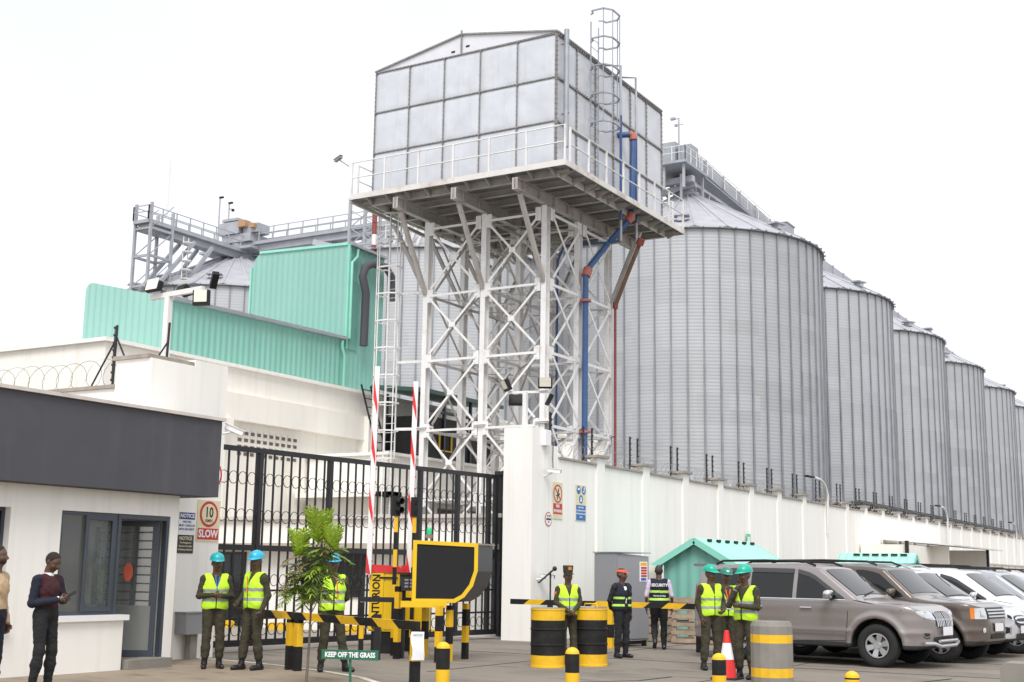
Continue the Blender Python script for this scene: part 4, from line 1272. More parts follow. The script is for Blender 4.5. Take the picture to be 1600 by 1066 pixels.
b = MB(); b.box(T_(X0 + .02, Y0 + .02, Z0 + .01), T_(X1 - .02, Y1, Z1 - .01)); b.build('tank_body', M['galv_side'], tk)
b = MB()
for i in range(6):
    x = X0 + i * pw
    b.box(T_(x - .013, Y0 - .05, Z0), T_(x + .013, Y0 + .0, Z1))
for j in range(4):
    z = Z0 + j * ph
    b.box(T_(X0 - .02, Y0 - .052, z - .015), T_(X1 + .02, Y0 - .0, z + .015))
    b.box(T_(X1, Y0 - .02, z - .018), T_(X1 + .052, Y1 + .02, z + .018))
for i in range(7):
    y = Y0 + i * pl_
    b.box(T_(X1, y - .018, Z0), T_(X1 + .05, y + .018, Z1))
fl = b.build('flange', M['flange'], tk)
b = MB()
for j in range(3):
    for i in range(6):
        for k in range(9):
            z = Z0 + (j + (k + .5) / 9) * ph
            b.box(T_(X0 + i * pw - .022, Y0 - .06, z - .010), T_(X0 + i * pw + .022, Y0 - .04, z + .010))
    for i in range(7):
        for k in range(9):
            z = Z0 + (j + (k + .5) / 9) * ph
            b.box(T_(X1 + .035, Y0 + i * pl_ - .032, z - .012), T_(X1 + .065, Y0 + i * pl_ + .032, z + .012))
for j in range(4):
    for k in range(45): b.box(T_(X0 + (k + .5) * pw / 9 - .010, Y0 - .06, Z0 + j * ph - .024), T_(X0 + (k + .5) * pw / 9 + .010, Y0 - .04, Z0 + j * ph + .024))
    for k in range(54): b.box(T_(X1 + .035, Y0 + (k + .5) * pl_ / 9 - .012, Z0 + j * ph - .035), T_(X1 + .075, Y0 + (k + .5) * pl_ / 9 + .012, Z0 + j * ph + .035))
b.build('bolts', M['flange'], fl)['kind'] = 'stuff'
# gabled cover
rx = -21.5
b = MB()
a0, a1, a2 = T_(X0, Y0, Z1 + .03), T_(rx, Y0, 18.80), T_(X1, Y0, Z1 + .06)
c0, c1, c2 = T_(X0, Y1, Z1 + .03), T_(rx, Y1, 18.80), T_(X1, Y1, Z1 + .06)
b.add([a0, a1, a2, c0, c1, c2], [(0, 2, 1), (3, 4, 5), (0, 1, 4, 3), (1, 2, 5, 4)])
b.build('cover', mat('pale_cover_sheet', (0.68, 0.68, 0.72), .5, .1, var=.04, scale=2), tk)
b = MB()
b.bar(T_(X0 - .05, Y0 - .03, Z1 + .05), T_(rx, Y0 - .03, 18.82), .06, .05); b.bar(T_(rx, Y0 - .03, 18.82), T_(X1 + .05, Y0 - .03, Z1 + .08), .06, .05)
b.bar(T_(rx, Y0 - .03, Z1 + .02), T_(rx, Y0 - .03, 18.95), .05, .04); b.bar(T_(rx, Y0, 18.83), T_(rx, Y1, 18.83), .06, .05)
b.bar(T_(X1 + .04, Y0, Z1 + .07), T_(X1 + .04, Y1, Z1 + .07), .08, .06)
b.build('cover_trim', M['flange'], tk)
b = MB()
b.box(T_(rx - .40, Y0 - .012, Z1 + .13), T_(rx - .26, Y0 - .004, Z1 + .19)); b.box(T_(rx + .16, Y0 - .012, Z1 + .22), T_(rx + .30, Y0 - .004, Z1 + .28))
b.build('vent_slot', M['blackp'], tk)
# overflow pipe at the corner
t = thing('overflow_pipe', 'grey vertical pipe at the near right corner of the water tank', 'pipe', (-17.82, 33.35, 13.6))
b = MB(); b.tube([(0, 0, 0.9), (0, 0, 4.75)], .085, 10); b.build('pipe', M['galv_side'], t)
b = MB(); b.tube([(-.16, 0, 4.3), (0.1, 0, 4.3)], .03, 6); b.tube([(-.16, 0, 2), (0.1, 0, 2)], .03, 6); b.build('clamp', M['flange'], t)

# ladder with cage on the tank's right face
def caged_ladder(name, label, loc, rz, z0, z1, cz0, wid, cr, hoop, m, rung=.3):
    t = thing(name, label, 'ladder', loc, rz)
    for s_ in (-1, 1):
        b = MB(); b.bar((s_ * wid / 2, 0, z0), (s_ * wid / 2, 0, z1), .045, .03); b.build('stile', m, t)
    n = int((z1 - z0) / rung)
    for k in range(1, n):
        b = MB(); b.tube([(-wid / 2, 0, z0 + k * rung), (wid / 2, 0, z0 + k * rung)], .012, 4); b.build('rung', m, t)
    nh = int((z1 + (.6 if z1 > 15 else 0) - cz0) / hoop)
    for k in range(nh + 1):
        z = cz0 + k * hoop
        pts = [(-wid / 2, 0, z), (-wid / 2 - .08, -.12, z)]
        pts += [(-cr, -.3 * cr, z), (-cr, -1.1 * cr, z), (-cr * .5, -1.5 * cr, z), (cr * .5, -1.5 * cr, z), (cr, -1.1 * cr, z), (cr, -.3 * cr, z)]
        pts += [(wid / 2 + .08, -.12, z), (wid / 2, 0, z)]
        b = MB()
        for i in range(len(pts) - 1): b.bar(pts[i], pts[i + 1], .05, .045)
        b.build('hoop', m, t)
    ztop = cz0 + nh * hoop
    for p in ((-cr, -1.1 * cr), (-cr * .5, -1.5 * cr), (cr * .5, -1.5 * cr), (cr, -1.1 * cr)):
        b = MB(); b.bar((*p, cz0), (*p, ztop), .035, .02); b.build('cage_bar', m, t)
    return t
caged_ladder('caged_ladder', 'grey caged ladder rising above the right side of the water tank', (-17.85, 35.35, 0), PI / 2, 13.65, 19.3, 15.75, .55, .52, .95, M['galv_side'])
cl = caged_ladder('caged_ladder', 'tall white caged ladder left of the steel tower, up to the tank platform', (-24.55, 33.9, 0), 0, 0.0, 13.35, 2.4, .42, .40, .905, M['paint'])
for z in (6.1, 8.3, 10.6):
    b = MB(); b.bar((0.2, 0, z), (1.3, 0.1, z - .02), .07, .09); b.build('tie_bar', M['paint'], cl)
# pipes
t = thing('blue_pipe', 'thick blue water pipe with red flanges coming down from the tank through the tower', 'pipe', (-18, 37, 0))
def Q(x, y, z): return (x + 18, y - 37, z)
b = MB()
b.tube([Q(-17.98, 37.35, 16.15), Q(-17.62, 37.62, 16.2)], .10, 12)
b.tube([Q(-17.55, 37.66, 16.05), Q(-17.5, 37.42, 13.35)], .095, 12)
b.tube([Q(-17.6, 37.35, 13.1), Q(-18.1, 36.98, 12.35)], .10, 12)
b.tube([Q(-18.15, 36.95, 12.3), Q(-18.48, 36.15, 11.3)], .098, 12)
b.tube([Q(-18.5, 36.05, 11.1), Q(-18.5, 36.0, .1)], .098, 12)
b.build('pipe', M['blue'], t)
b = MB()
b.tube([Q(-17.66, 37.60, 16.2), Q(-17.57, 37.66, 16.18), Q(-17.55, 37.66, 16.0)], .14, 12)
b.build('flange', M['pink'], t); b = MB()
b.tube([Q(-17.5, 37.42, 13.38), Q(-17.53, 37.40, 13.22), Q(-17.62, 37.33, 13.1)], .14, 12)
b.build('flange', M['pink'], t); b = MB()
b.tube([Q(-18.47, 36.17, 11.33), Q(-18.5, 36.06, 11.05)], .15, 12)
b.build('flange', M['pink'], t)
for z in (10.2, 5.95):
    b = MB(); b.tube([Q(-18.5, 36.05, z), Q(-18.5, 36.05, z + .07)], .19, 12); b.build('flange', M['pink'], t)
for y, z0, lab in ((36.8, 12.3, 'thin blue pipe beside the caged ladder on the tank side, nearer of the two'), (38.0, 12.5, 'thin blue pipe on the tank side just beyond the thick blue pipe')):
    t = thing('thin_pipe', lab, 'pipe', (-17.6, y, 0))
    b = MB(); b.tube([(0, 0, 13.6), (0, 0, 16.6 if y < 37 else 16.2)], .045, 8); b.tube([(0, 0, z0 + .7), (0, 0, 13.6)], .045, 8); b.build('blue_length', M['blue'], t)
    b = MB(); b.tube([(-.5, -.5, 18.3), (0, 0, 18.35), (0, 0, 16.2 if y > 37 else 16.6)], .045, 8); b.build('grey_length', M['galv_side'], t)
    b = MB(); b.tube([(0, 0, z0), (0, 0, z0 + .7)], .045, 8); b.build('grey_length', M['galv_side'], t)
t = thing('cross_pipe', 'thin blue pipe crossing under the tank beams and dropping inside the tower', 'pipe', (-18.9, 36.5, 0))
b = MB(); b.tube([(1.2, .5, 12.35), (0.2, .2, 12.3), (-.6, -.1, 12.25), (-1.1, .4, 11.9), (-1.1, .4, 4)], .04, 8); b.build('pipe', M['blue'], t)
t = thing('fire_pipe', 'red pipe down the right rear leg of the tower with a rusty raking top', 'pipe', (-18.55, 38.35, 0))
b = MB(); b.tube([(0, 0, 0), (0, 0, 10.5)], .045, 8); b.build('red_length', M['red'], t)
b = MB(); b.tube([(0, 0, 10.5), (.55, -.2, 11.5), (1.15, -.45, 12.5)], .07, 8); b.build('rusty_length', M['rust'], t)
b = MB(); b.tube([(1.1, -.43, 12.4), (1.2, -.47, 12.6)], .13, 10); b.build('flange', M['red'], t); b = MB(); b.tube([(0, 0, 10.4), (0.02, 0, 10.6)], .09, 10); b.build('flange', M['red'], t)
cctv((-25.15, 32.0, 14.6), (-.9, .2, -.25), 'grey camera on an arm off the left corner of the tank platform', (-.35, -.1, .25), 'flange')

# flood light masts
def flood(t, c, d, w=.42, h=.36):
    c, d = Vector(c), Vector(d).normalized()
    r = d.cross(Vector((0, 0, 1))).normalized()
    u = r.cross(d)
    h_ = MB(); h_.bar(c - d * .05, c + d * .05, w, h, up=u); h = h_.build('floodlight', M['grey_dark'], t)
    g = MB(); g.bar(c + d * .051 + u * .03, c + d * .056 + u * .03, w * .82, .36 * .6, up=u); g.build('lens', M['offwhite'], h)
fm = thing('floodlight_mast', 'white floodlight mast with a crossarm on top of the left gate pier', 'floodlight mast', (-17.25, 16.75, 5.25))
b = MB(); b.box((-.055, -.055, 0), (.055, .055, 1.27)); b.build('pole', M['paint'], fm)
b = MB(); b.bar((-.45, 0, 1.28), (.85, 0, 1.33), .08, .09); b.build('crossarm', M['paint'], fm)
flood(fm, (-.30, -.10, 1.46), (-.1, -1, .25), .40, .17)
flood(fm, (.92, -.1, 1.13), (.35, -1, -.05), .30, .28)
flood(fm, (.10, .30, 1.42), (.3, .8, 1.6), .36, .22)
flood(fm, (.92, .2, 1.52), (-.6, .4, .7), .12, .32)
fm = thing('floodlight_mast', 'white floodlight mast standing on the tallest pier in front of the tower', 'floodlight mast', (-15.5, 27.0, 5.02))
b = MB(); b.box((-.05, -.05, 0), (.05, .05, .92)); b.build('pole', M['paint'], fm)
b = MB(); b.bar((-.5, 0, .93), (.5, .25, .93), .05, .06); b.build('crossarm', M['paint'], fm)
flood(fm, (.5, .1, 1.12), (.5, -1, -.3), .34, .26)
flood(fm, (-.55, 0, 1.12), (-.5, -.6, -.4), .34, .3)
flood(fm, (.45, .4, .75), (.8, .6, -.5), .3, .26)
flood(fm, (-.45, .3, .78), (-.4, .8, -.5), .34, .28)
# ================================================================ SLIDING GATE
GA, GB = Vector((-17.29, 18.30, 0)), Vector((-16.31, 27.10, 0))
gate = thing('sliding_gate', 'tall black steel bar gate with rows of rings between the two white piers', 'gate', GA)
gd = (GB - GA); GL = gd.length; gd.normalize()
gate.rotation_euler = (0, 0, math.atan2(gd.y, gd.x))
GZ = 3.92
def bow(s): return 0.0
b = MB()
b.bar((-.5, 0, GZ - .04), (GL, 0, GZ - .04), .07, .10); b.bar((-.5, 0, .17), (GL, 0, .17), .08, .12)
b.bar((-.5, 0, 1.98), (GL, 0, 1.98), .06, .11)
for z in (1.16, .63): b.bar((-.5, 0, z), (GL, 0, z), .035, .04)
b.build('frame', M['black'], gate)
nb = 40
for k in range(nb):
    s_ = -.42 + k * .236
    b = MB(); b.bar((s_, 0, .23), (s_, 0, GZ - .09), .032, .032); b.build('bar', M['black'], gate)
for s_ in (1.10, 3.05, 5.95, 7.3, 8.50, 8.78):
    b = MB(); b.bar((s_, 0.002, .23), (s_, .002, GZ - .09), .10, .095); b.build('post', M['black'], gate)
for z, r in ((3.32, .108), (2.60, .108), (1.36, .10), (.86, .0), (.42, .10)):
    if r == 0: continue
    b = MB()
    for k in range(nb - 1):
        s_ = -.42 + (k + .5) * .236
        pts = [(s_ + r * math.cos(2 * PI * q / 14), -.02, z + r * 1.12 * math.sin(2 * PI * q / 14)) for q in range(15)]
        b.tube(pts, .008, 4, caps=False)
    b.build('ring_row', M['black'], gate)
gp_ = thing('gate_post', 'black steel guide frame fixed to the right white pier that the gate slides into', 'gate post', (-16.22, 27.22, 0), gate.rotation_euler.z)
b = MB(); b.bar((0, -.12, 0.05), (0, -.12, 4.02), .09, .09); b.bar((.02, .10, 0.05), (.02, .10, 4.02), .09, .09); b.bar((0, -.16, 3.98), (0, .16, 3.98), .3, .09); b.build('post', M['black'], gp_)
for z in (.32, 1.55, 2.78, 3.92):
    b = MB(); b.bar((0.02, -.1, z), (.55, -.62, z), .08, .11); b.build('wall_bracket', M['black'], gp_)

# ================================================================ BLACK AND YELLOW FURNITURE
def striped_rail(b, p, q, w, h, pitch=.36, slant=.12, mk=0, my=1):
    """square rail with slanted bands cut as real faces"""
    p, q = Vector(p), Vector(q); d = (q - p); L = d.length; d.normalize()
    r = d.cross(Vector((0, 0, 1))).normalized() * (w / 2); z = Vector((0, 0, h / 2))
    n = max(1, int(L / pitch)); xs = [L * i / n for i in range(n + 1)]
    for i in range(n):
        a0, a1 = xs[i], xs[i + 1]
        s0 = slant if i > 0 else 0
        s1 = slant if i < n - 1 else 0
        def pt(a, s_, rr, zz): return p + d * (a + (s_ / 2 if zz > 0 else -s_ / 2)) + r * rr + z * zz
        vs = [pt(a0, s0, -1, -1), pt(a1, s1, -1, -1), pt(a1, s1, -1, 1), pt(a0, s0, -1, 1), pt(a0, s0, 1, -1), pt(a1, s1, 1, -1), pt(a1, s1, 1, 1), pt(a0, s0, 1, 1)]
        fs = [(0, 1, 2, 3), (7, 6, 5, 4), (3, 2, 6, 7), (0, 4, 5, 1)]
        if i == 0: fs.append((0, 3, 7, 4))
        if i == n - 1: fs.append((1, 5, 6, 2))
        b.add(vs, fs, my if i % 2 else mk)
KY = [M['blackp'], M['yellow']]
def banded_post(b, x, y, z0, z1, w, pitch=.25, first=0, rz=None):
    z = z0; i = first
    while z < z1 - .001:
        zz = min(z + pitch, z1)
        b.box((x - w / 2, y - w / 2, z), (x + w / 2, y + w / 2, zz), i % 2)
        z = zz; i += 1
# front low barrier
FR = Vector((-10.18, 14.81, 0)); FLd = Vector((-.9135, .4066, 0))
fb = thing('striped_barrier', 'low black and yellow striped rail on posts standing in front of the gate guards', 'barrier', FR, math.atan2(FLd.y, FLd.x))
b = MB(); striped_rail(b, (-.06, 0, .85), (6.1, 0, .85), .07, .115, .52, .20); b.build('rail', KY, fb)
for s_, m_ in ((0, 1), (3.55, 1), (3.83, 1), (2.2, 0)):
    b = MB()
    if s_ == 2.2: continue
    b.box((s_ - .055, -.055, 0), (s_ + .055, .055, .38), 0); b.box((s_ - .055, -.055, .38), (s_ + .055, .055, .74), 1); b.box((s_ - .055, -.055, .74), (s_ + .055, .055, .792), 0)
    b.build('post', KY, fb)
pp = thing('paper_notice', 'white paper notice taped to the end post of the low striped barrier', 'notice', (-10.10, 14.74, .40))
b = MB(); vs = []
axp = Vector((math.cos(YAW), math.sin(YAW), 0))
for j in range(6):
    for i in range(3):
        vs.append(axp * (-.085 + i * .085) + Vector((0.02 + .012 * math.sin(j * 1.1), -.02 + .012 * math.sin(j * 1.3 + i), j * .075)))
b.add(vs, [(j * 3 + i, j * 3 + i + 1, j * 3 + i + 4, j * 3 + i + 3) for j in range(5) for i in range(2)], 0, True)
b.add([v + Vector((-.001, .003, 0)) for v in vs], [(j * 3 + i + 3, j * 3 + i + 4, j * 3 + i + 1, j * 3 + i) for j in range(5) for i in range(2)], 0, True)
b.build('sheet', plain('white_paper', (.78, .78, .82), .8), pp)
text("NOTICE", .035, axp * 0 + Vector((0.028, -.034, .33)), axp, (0, 0, 1), M['grey_dark'], pp, 'lettering', .0006, .001)

# second striped barrier (by the drums)
sb = thing('striped_barrier', 'black and yellow striped rail from the white pier past the drums to the cars', 'barrier', (-15.0, 25.6, 0))
b = MB(); striped_rail(b, (0, 0, .93), (4.64, 0, .93), .08, .115, .40, .16); b.build('rail', KY, sb)
for x in (2.51, 4.57):
    b = MB(); b.box((x - .06, -.06, 0), (x + .06, .06, .22), 1 if x < 3 else 0); b.box((x - .06, -.06, .22), (x + .06, .06, .50), 0); b.box((x - .06, -.06, .5), (x + .06, .06, .872), 1); b.build('post', KY, sb)

# drums
def drum(name, label, x, y, h=.98):
    t = thing(name, label, 'drum', (x, y, 0), random.random(), 'black and yellow drums')
    R = .292
    prof = [(R + .008, 0), (R + .008, .03), (R, .035), (R, .20), (R, .201), (R, .36), (R + .012, .37), (R + .012, .385), (R, .395), (R, .62), (R + .012, .63), (R + .012, .645), (R, .655), (R, .79), (R, .791), (R, .955), (R + .008, .96), (R + .008, .985)]
    mats_ = [1, 1, 1, 1, 0, 0, 0, 0, 0, 0, 0, 0, 0, 1, 1, 1, 1]
    prof = [(r, z * h / .985) for r, z in prof]
    b = MB(); b.lathe(prof, 40, 0, mats=mats_); b.build('body', KY, t)
    b = MB(); b.lathe([(.001, h - .02), (R - .01, h - .02), (R - .012, h + .012), (.001, h + .02)], 28); b.build('concrete_fill', M['concrete'], t)
    return t
drum('drum', 'left black and yellow banded drum beside the woman in the tall cap', -10.86, 19.80)
d2 = drum('drum', 'right black and yellow banded drum behind the woman in the tall cap', -10.45, 20.62)
b = MB(); b.tube([(-.12, 0, 1.0), (-.11, 0, 1.06), (.11, 0, 1.06), (.12, 0, 1.0)], .012, 6); b.build('handle', M['yellow'], d2)

# bollards
def bollard(label, x, y, h=.78):
    t = thing('bollard', label, 'bollard', (x, y, 0), 0, 'yellow topped bollards')
    R = .085
    z4 = h - .06
    prof = [(R, 0), (R, .20), (R, .2005), (R, .42), (R, .4205), (R, z4), (R + .001, z4 + .0005), (R * .93, z4 + .03), (R * .7, z4 + .055), (R * .35, z4 + .072), (.001, z4 + .077)]
    b = MB(); b.lathe([(r, z) for r, z in prof], 24, mats=[0, 0, 1, 1, 0, 1, 1, 1, 1, 1]); b.build('post', KY, t)
    return t
bollard('black and yellow bollard in front of the yellow framed hood', -8.78, 13.37, .73)
bollard('black and yellow bollard in front of the right drum', -7.33, 13.98, .70)
bollard('black and yellow bollard beside the traffic cone', -5.80, 14.83, .66)
bollard('bollard showing only its rounded yellow top at the bottom edge before the silver car', -4.34, 15.30, .50)

# concrete cylinder barrier and cone
t = thing('concrete_bollard', 'thick concrete cylinder with two yellow bands beside the three guards', 'bollard', (-6.5, 18.75, 0))
b = MB(); b.lathe([(.31, 0), (.31, .13), (.31, .1305), (.31, .26), (.31, .2605), (.31, .62), (.31, .6205), (.31, .74), (.31, .7405), (.31, .86), (.28, .93), (.001, .93)], 14, mats=[0, 0, 1, 1, 0, 0, 1, 1, 0, 0, 0], smooth=False)
b.build('body', [M['concrete'], M['yellow']], t)
t = thing('concrete_block', 'corner of a pale concrete block at the bottom right edge of the photo', 'block', (-3.25, 20.75, 0))
b = MB(); b.prism([(-.35, 0), (.35, 0), (.35, .33), (.28, .38), (-.28, .38), (-.35, .33)], (0, -.3, 0), (1, 0, 0), (0, 0, 1), (0, .6, 0)); b.build('block', M['concrete'], t)
t = thing('traffic_cone', 'red traffic cone with a white sleeve between the guards and the bollard', 'traffic cone', (-7.46, 19.42, 0))
b = MB(); b.lathe([(.15, .03), (.108, .30), (.108, .301), (.066, .55), (.066, .551), (.035, .74), (.02, .745)], 24, mats=[0, 0, 1, 1, 0, 0]); b.build('cone', [M['signal_red'], M['white']], t)
b = MB(); b.box((-.20, -.20, 0.001), (.20, .20, .03)); b.build('base', M['plasticb'], t)

# ================================================================ BOOM BARRIERS
def boom(label, loc, rz, arm_x, arm_top):
    t = thing('boom_barrier', label, 'boom barrier', loc, rz)
    w = .29
    b = MB()
    b.box((-w + .06, -.14, .0), (w - .06, .14, .42), 1)
    b.box((-w, -.16, .42), (w, .16, 1.545), 0)
    b.box((-w + .01, -.190, .45), (w - .30, -.161, 1.53), 0)
    b.box((-w + .30, -.176, .46), (w - .03, -.161, 1.50), 0)
    b.build('housing', [M['yellow_b'], M['blackp']], t)
    b = MB(); b.prism([(-w - .01, 0), (w + .01, 0), (w + .01, .09), (w - .03, .13), (-w + .03, .145), (-w - .01, .12)], (0, -.195, 1.547), (1, 0, 0), (0, 0, 1), (0, .38, 0)); b.build('cap', M['signal_red'], t)
    b = MB(); p0, p1 = Vector((arm_x, -.245, 1.50)), Vector((arm_x + .04, -.245, arm_top))
    n = 8
    b.bar(p0, p1, .10, .055, 0, up=(0, 1, 0))
    L = (p1 - p0).length
    for i in range(n):
        if i % 2 == 1 and i > 1 or i == 0: pass
    for za in (.02, 1.30, 2.45, 3.45):
        # long slanted red band on the front and near side
        v = [p0 + Vector((-.0508, -.0288, za + .35)), p0 + Vector((-.0508, -.0288, za)), p0 + Vector((.03, -.0288, za - .25 if za > .3 else za)), p0 + Vector((.03, -.0288, za - .02))]
        hgt = .42
        v = [p0 + Vector((-.0508, -.0288, za + hgt)), p0 + Vector((-.0508, -.0288, za)), p0 + Vector((.035, -.0288, max(0, za - .34))), p0 + Vector((.035, -.0288, max(.02, za - .12)))]
        dx = .04 * (za / L)
        b.add([q + Vector((dx, 0, 0)) for q in v], [(0, 1, 2, 3)], 1)
        b.add([q + Vector((dx, .0576, 0)) for q in v], [(3, 2, 1, 0)], 1)
        b.box((p0.x - .0515 + dx, p0.y - .028, p0.z + za + .0), (p0.x - .0505 + dx, p0.y + .028, p0.z + za + hgt), 1)
    for k in range(14):
        q = p0 + (p1 - p0) * ((k + 1) / 16)
        b.box((q.x + .050, q.y - .012, q.z - .02), (q.x + .066, q.y + .012, q.z + .02), 1)
    b.build('arm', [M['white'], M['signal_red']], t)
    return t
bt = boom('nearer yellow boom barrier with black lettering, its red and white arm upright', (-15.05, 20.80, 0), YAW - .05, -.30, 5.60)
text("CENTURION", .205, (-.145, -.192, .98), (0, 0, 1), (-1, 0, 0), M['blackp'], bt, 'lettering', .006, .003, .90)
b = MB()
for z0 in (.47, .50, .53): b.box((-.19, -.194, z0), (-.10, -.1905, z0 + .014))
b.build('emblem', M['blackp'], bt)
b = MB(); b.box((-.10, -.205, 1.43), (.26, -.178, 1.46)); b.build('latch', M['blackp'], bt)
boom('farther yellow boom barrier half hidden behind the lettered one, arm upright', (-14.97, 21.75, 0), YAW - .05, -.13, 5.42)

# frame around the barrier machine: striped posts with rails
def sp(name, label, x, y, h, pitch, first, w=.10, group='striped posts round the boom barriers'):
    t = thing(name, label, 'post', (x, y, 0), 0, group)
    b = MB(); banded_post(b, 0, 0, 0, h, w, pitch, first); b.build('post', KY, t)
    return t
pk = Vector((math.cos(YAW), math.sin(YAW), 0)); pf = Vector((-math.sin(YAW), math.cos(YAW), 0))
def at(u, v): return pk * u + pf * v      # u: metres to the right, v: metres away
def spx(u, v): q = at(u, v); return q.x, q.y
gf = thing('barrier_railing', 'black square tube frame with a long rail around the yellow boom barriers', 'guard frame', at(-2.6, 24.2), YAW)
b = MB(); b.bar((-.15, 0, 1.05), (1.6, 0, 1.05), .07, .09); b.build('rail', M['black'], gf)
b = MB(); banded_post(b, -.1, 0, 0, 1.0, .085, .34, 0); b.build('post', KY, gf)
b = MB(); b.bar((.25, -.5, 0), (.25, -.5, .8), .12, .12); b.build('post', M['black'], gf)
b = MB(); b.bar((1.35, -.4, 0), (1.35, -.4, 1.95), .10, .10); b.build('post', M['black'], gf)
# traffic signal posts
def sig(label, u, v, lens):
    q = at(u, v)
    t = thing('signal_post', label, 'signal', q, YAW, 'signal posts by the boom barriers')
    b = MB(); banded_post(b, 0, 0, 0, 2.62, .075, .33, 0); b.build('post', KY, t)
    b = MB(); b.box((-.075, -.06, 2.62), (.075, .06, 3.0)); h = b.build('signal_head', M['grey_dark'], t)
    for z in (2.9, 2.73):
        b = MB()
        if lens: b.tube([(.03, -.06, z), (.12, -.15, z)], [.055, .062], 12, caps=False)
        b.tube([(0.04, -.061, z), (.045, -.066, z)], .05, 12)
        b.build('hood', M['blackp'], h)
sig('striped signal post with two hooded lamps, left of the pair', -2.18, 24.9, True)
sig('striped signal post with a plain backed lamp head, right of the pair', -1.85, 25.2, False)
for u, v, h, pi_, f_, lab in ((-2.02, 24.0, 1.3, .30, 0, 'striped post standing tight against the lettered barrier housing'), (-1.55, 24.6, 1.0, .33, 1, 'striped post under the left edge of the black hood'),
                              (-1.50 + .28, 23.2, .98, .27, 0, 'thick black and yellow post under the middle of the hood'), (-1.05, 23.6, .98, .30, 1, 'post with a long yellow top section under the hood middle'), (-.78, 24.2, 1.0, .30, 0, 'striped post under the right end of the black hood')):
    x, y = spx(u, v); sp('striped_post', lab, x, y, h, pi_, f_)
q = at(-1.95, 24.15)
ip = thing('card_reader', 'small black box with a keypad on a post between the barrier and the hood', 'card reader', q, YAW)
b = MB(); b.box((-.05, -.16, 1.22), (.34, .12, 1.52)); b.build('box', M['plasticb'], ip)
b = MB(); b.box((-.09, -.20, 1.523), (.38, .14, 1.55)); b.build('lid', M['grey_dark'], ip)
b = MB()
for i in range(2):
    for j in range(3): b.box((.04 + i * .10, -.168, 1.28 + j * .06), (.11 + i * .10, -.161, 1.315 + j * .06))
b.build('keypad', M['grey_box'], ip)
b = MB(); b.bar((.02, 0, 0), (.02, 0, 1.22), .07, .07); b.build('post', M['black'], ip)

# yellow framed hood
hd_ = thing('access_hood', 'big black hooded enclosure with a thick yellow frame at the gate', 'hood', at(-1.72, 23.3), YAW + .18)
def hoodpoly(w, h, t=.0):
    return [(0 + t, 0 + t), (w * .66 - t * .4, 0 + t), (w * .80 - t * .7, .09 * h + t * .7), (w * .93 - t, .27 * h + t * .4), (w - t, .52 * h), (w - t, h * .965 - t), (0 + t, h - t)]
HW, HH = 1.18, 1.10
outer, inner = hoodpoly(HW, HH), hoodpoly(HW, HH, .068)
z0 = 1.03
b = MB()
n = len(outer)
for (yy0, yy1) in ((-.02, .05),):
    vs = [(p[0], yy0, z0 + p[1]) for p in outer] + [(p[0], yy0, z0 + p[1]) for p in inner] + [(p[0], yy1, z0 + p[1]) for p in outer] + [(p[0], yy1, z0 + p[1]) for p in inner]
    fs = []
    for i in range(n):
        j = (i + 1) % n
        fs += [(i, j, n + j, n + i), (2 * n + j, 2 * n + i, 3 * n + i, 3 * n + j), (j, i, 2 * n + i, 2 * n + j), (n + i, n + j, 3 * n + j, 3 * n + i)]
    b.add(vs, fs)
b.bar((-.2, 0, z0 - .03), (.62, 0, z0 - .03), .09, .11)
b.build('frame', M['yellow_b'], hd_)
b = MB(); b.prism(inner, (0, .0, z0), (1, 0, 0), (0, 0, 1), (0, .02, 0)); b.build('front_sheet', M['grey_dark'], hd_)
sh = Vector((.44, .9, -.0))
b = MB()
o2 = hoodpoly(HW, HH * .98, .01)
a_ = [Vector((p[0], .052, z0 + p[1])) for p in o2]; c_ = [p + sh for p in a_]
b.add(a_ + c_, [(i, (i + 1) % n, (i + 1) % n + n, i + n) for i in range(1, n)], 0, False)
b.add(c_, [tuple(reversed(range(n)))])
b.build('side_sheet', plain('hood_side_sheet', (0.055, 0.055, 0.06), .45), hd_)
b = MB(); b.bar(a_[5] + Vector((0, 0, .02)), c_[5] + Vector((.02, 0, .02)), .05, .03); b.build('top_edge', M['coping'], hd_)
t = thing('beacon', 'small green beacon on a bracket above the black hood', 'beacon', at(-1.52, 24.6))
b = MB(); b.lathe([(.05, 2.27), (.05, 2.36), (.035, 2.40), (.001, 2.40)], 14); b.build('lens', M['grille_g'], t)
b = MB(); b.box((-.05, -.05, 2.20), (.05, .05, 2.268)); b.bar((-.04, 0, 1.9), (-.04, 0, 2.2), .02, .02); b.bar((.04, 0, 1.9), (.04, 0, 2.2), .02, .02); b.build('bracket', M['wood'], t)

# ================================================================ SAPLING AND GRASS SIGN
t = thing('lawn_sign', 'small green board lettered KEEP OFF THE GRASS at the foot of the sapling', 'sign', (-10.48, 13.75, 0), YAW + .1)
b = MB(); b.bar((0.02, 0.03, 0), (0.0, 0.03, .52), .035, .02); b.build('stake', M['sign_green'], t)
b = MB(); b.prism([(-.37, -.055), (.37, -.075), (.37, .055), (-.37, .065)], (0, 0, .50), (1, 0, 0), (0, 0, 1), (0, .02, 0)); b.build('board', M['sign_green'], t)
text("KEEP OFF THE GRASS", .088, (0, -.003, .495), (1, 0, -.015), (0, 0, 1), M['white'], t, 'lettering', .0035, .003, .78)

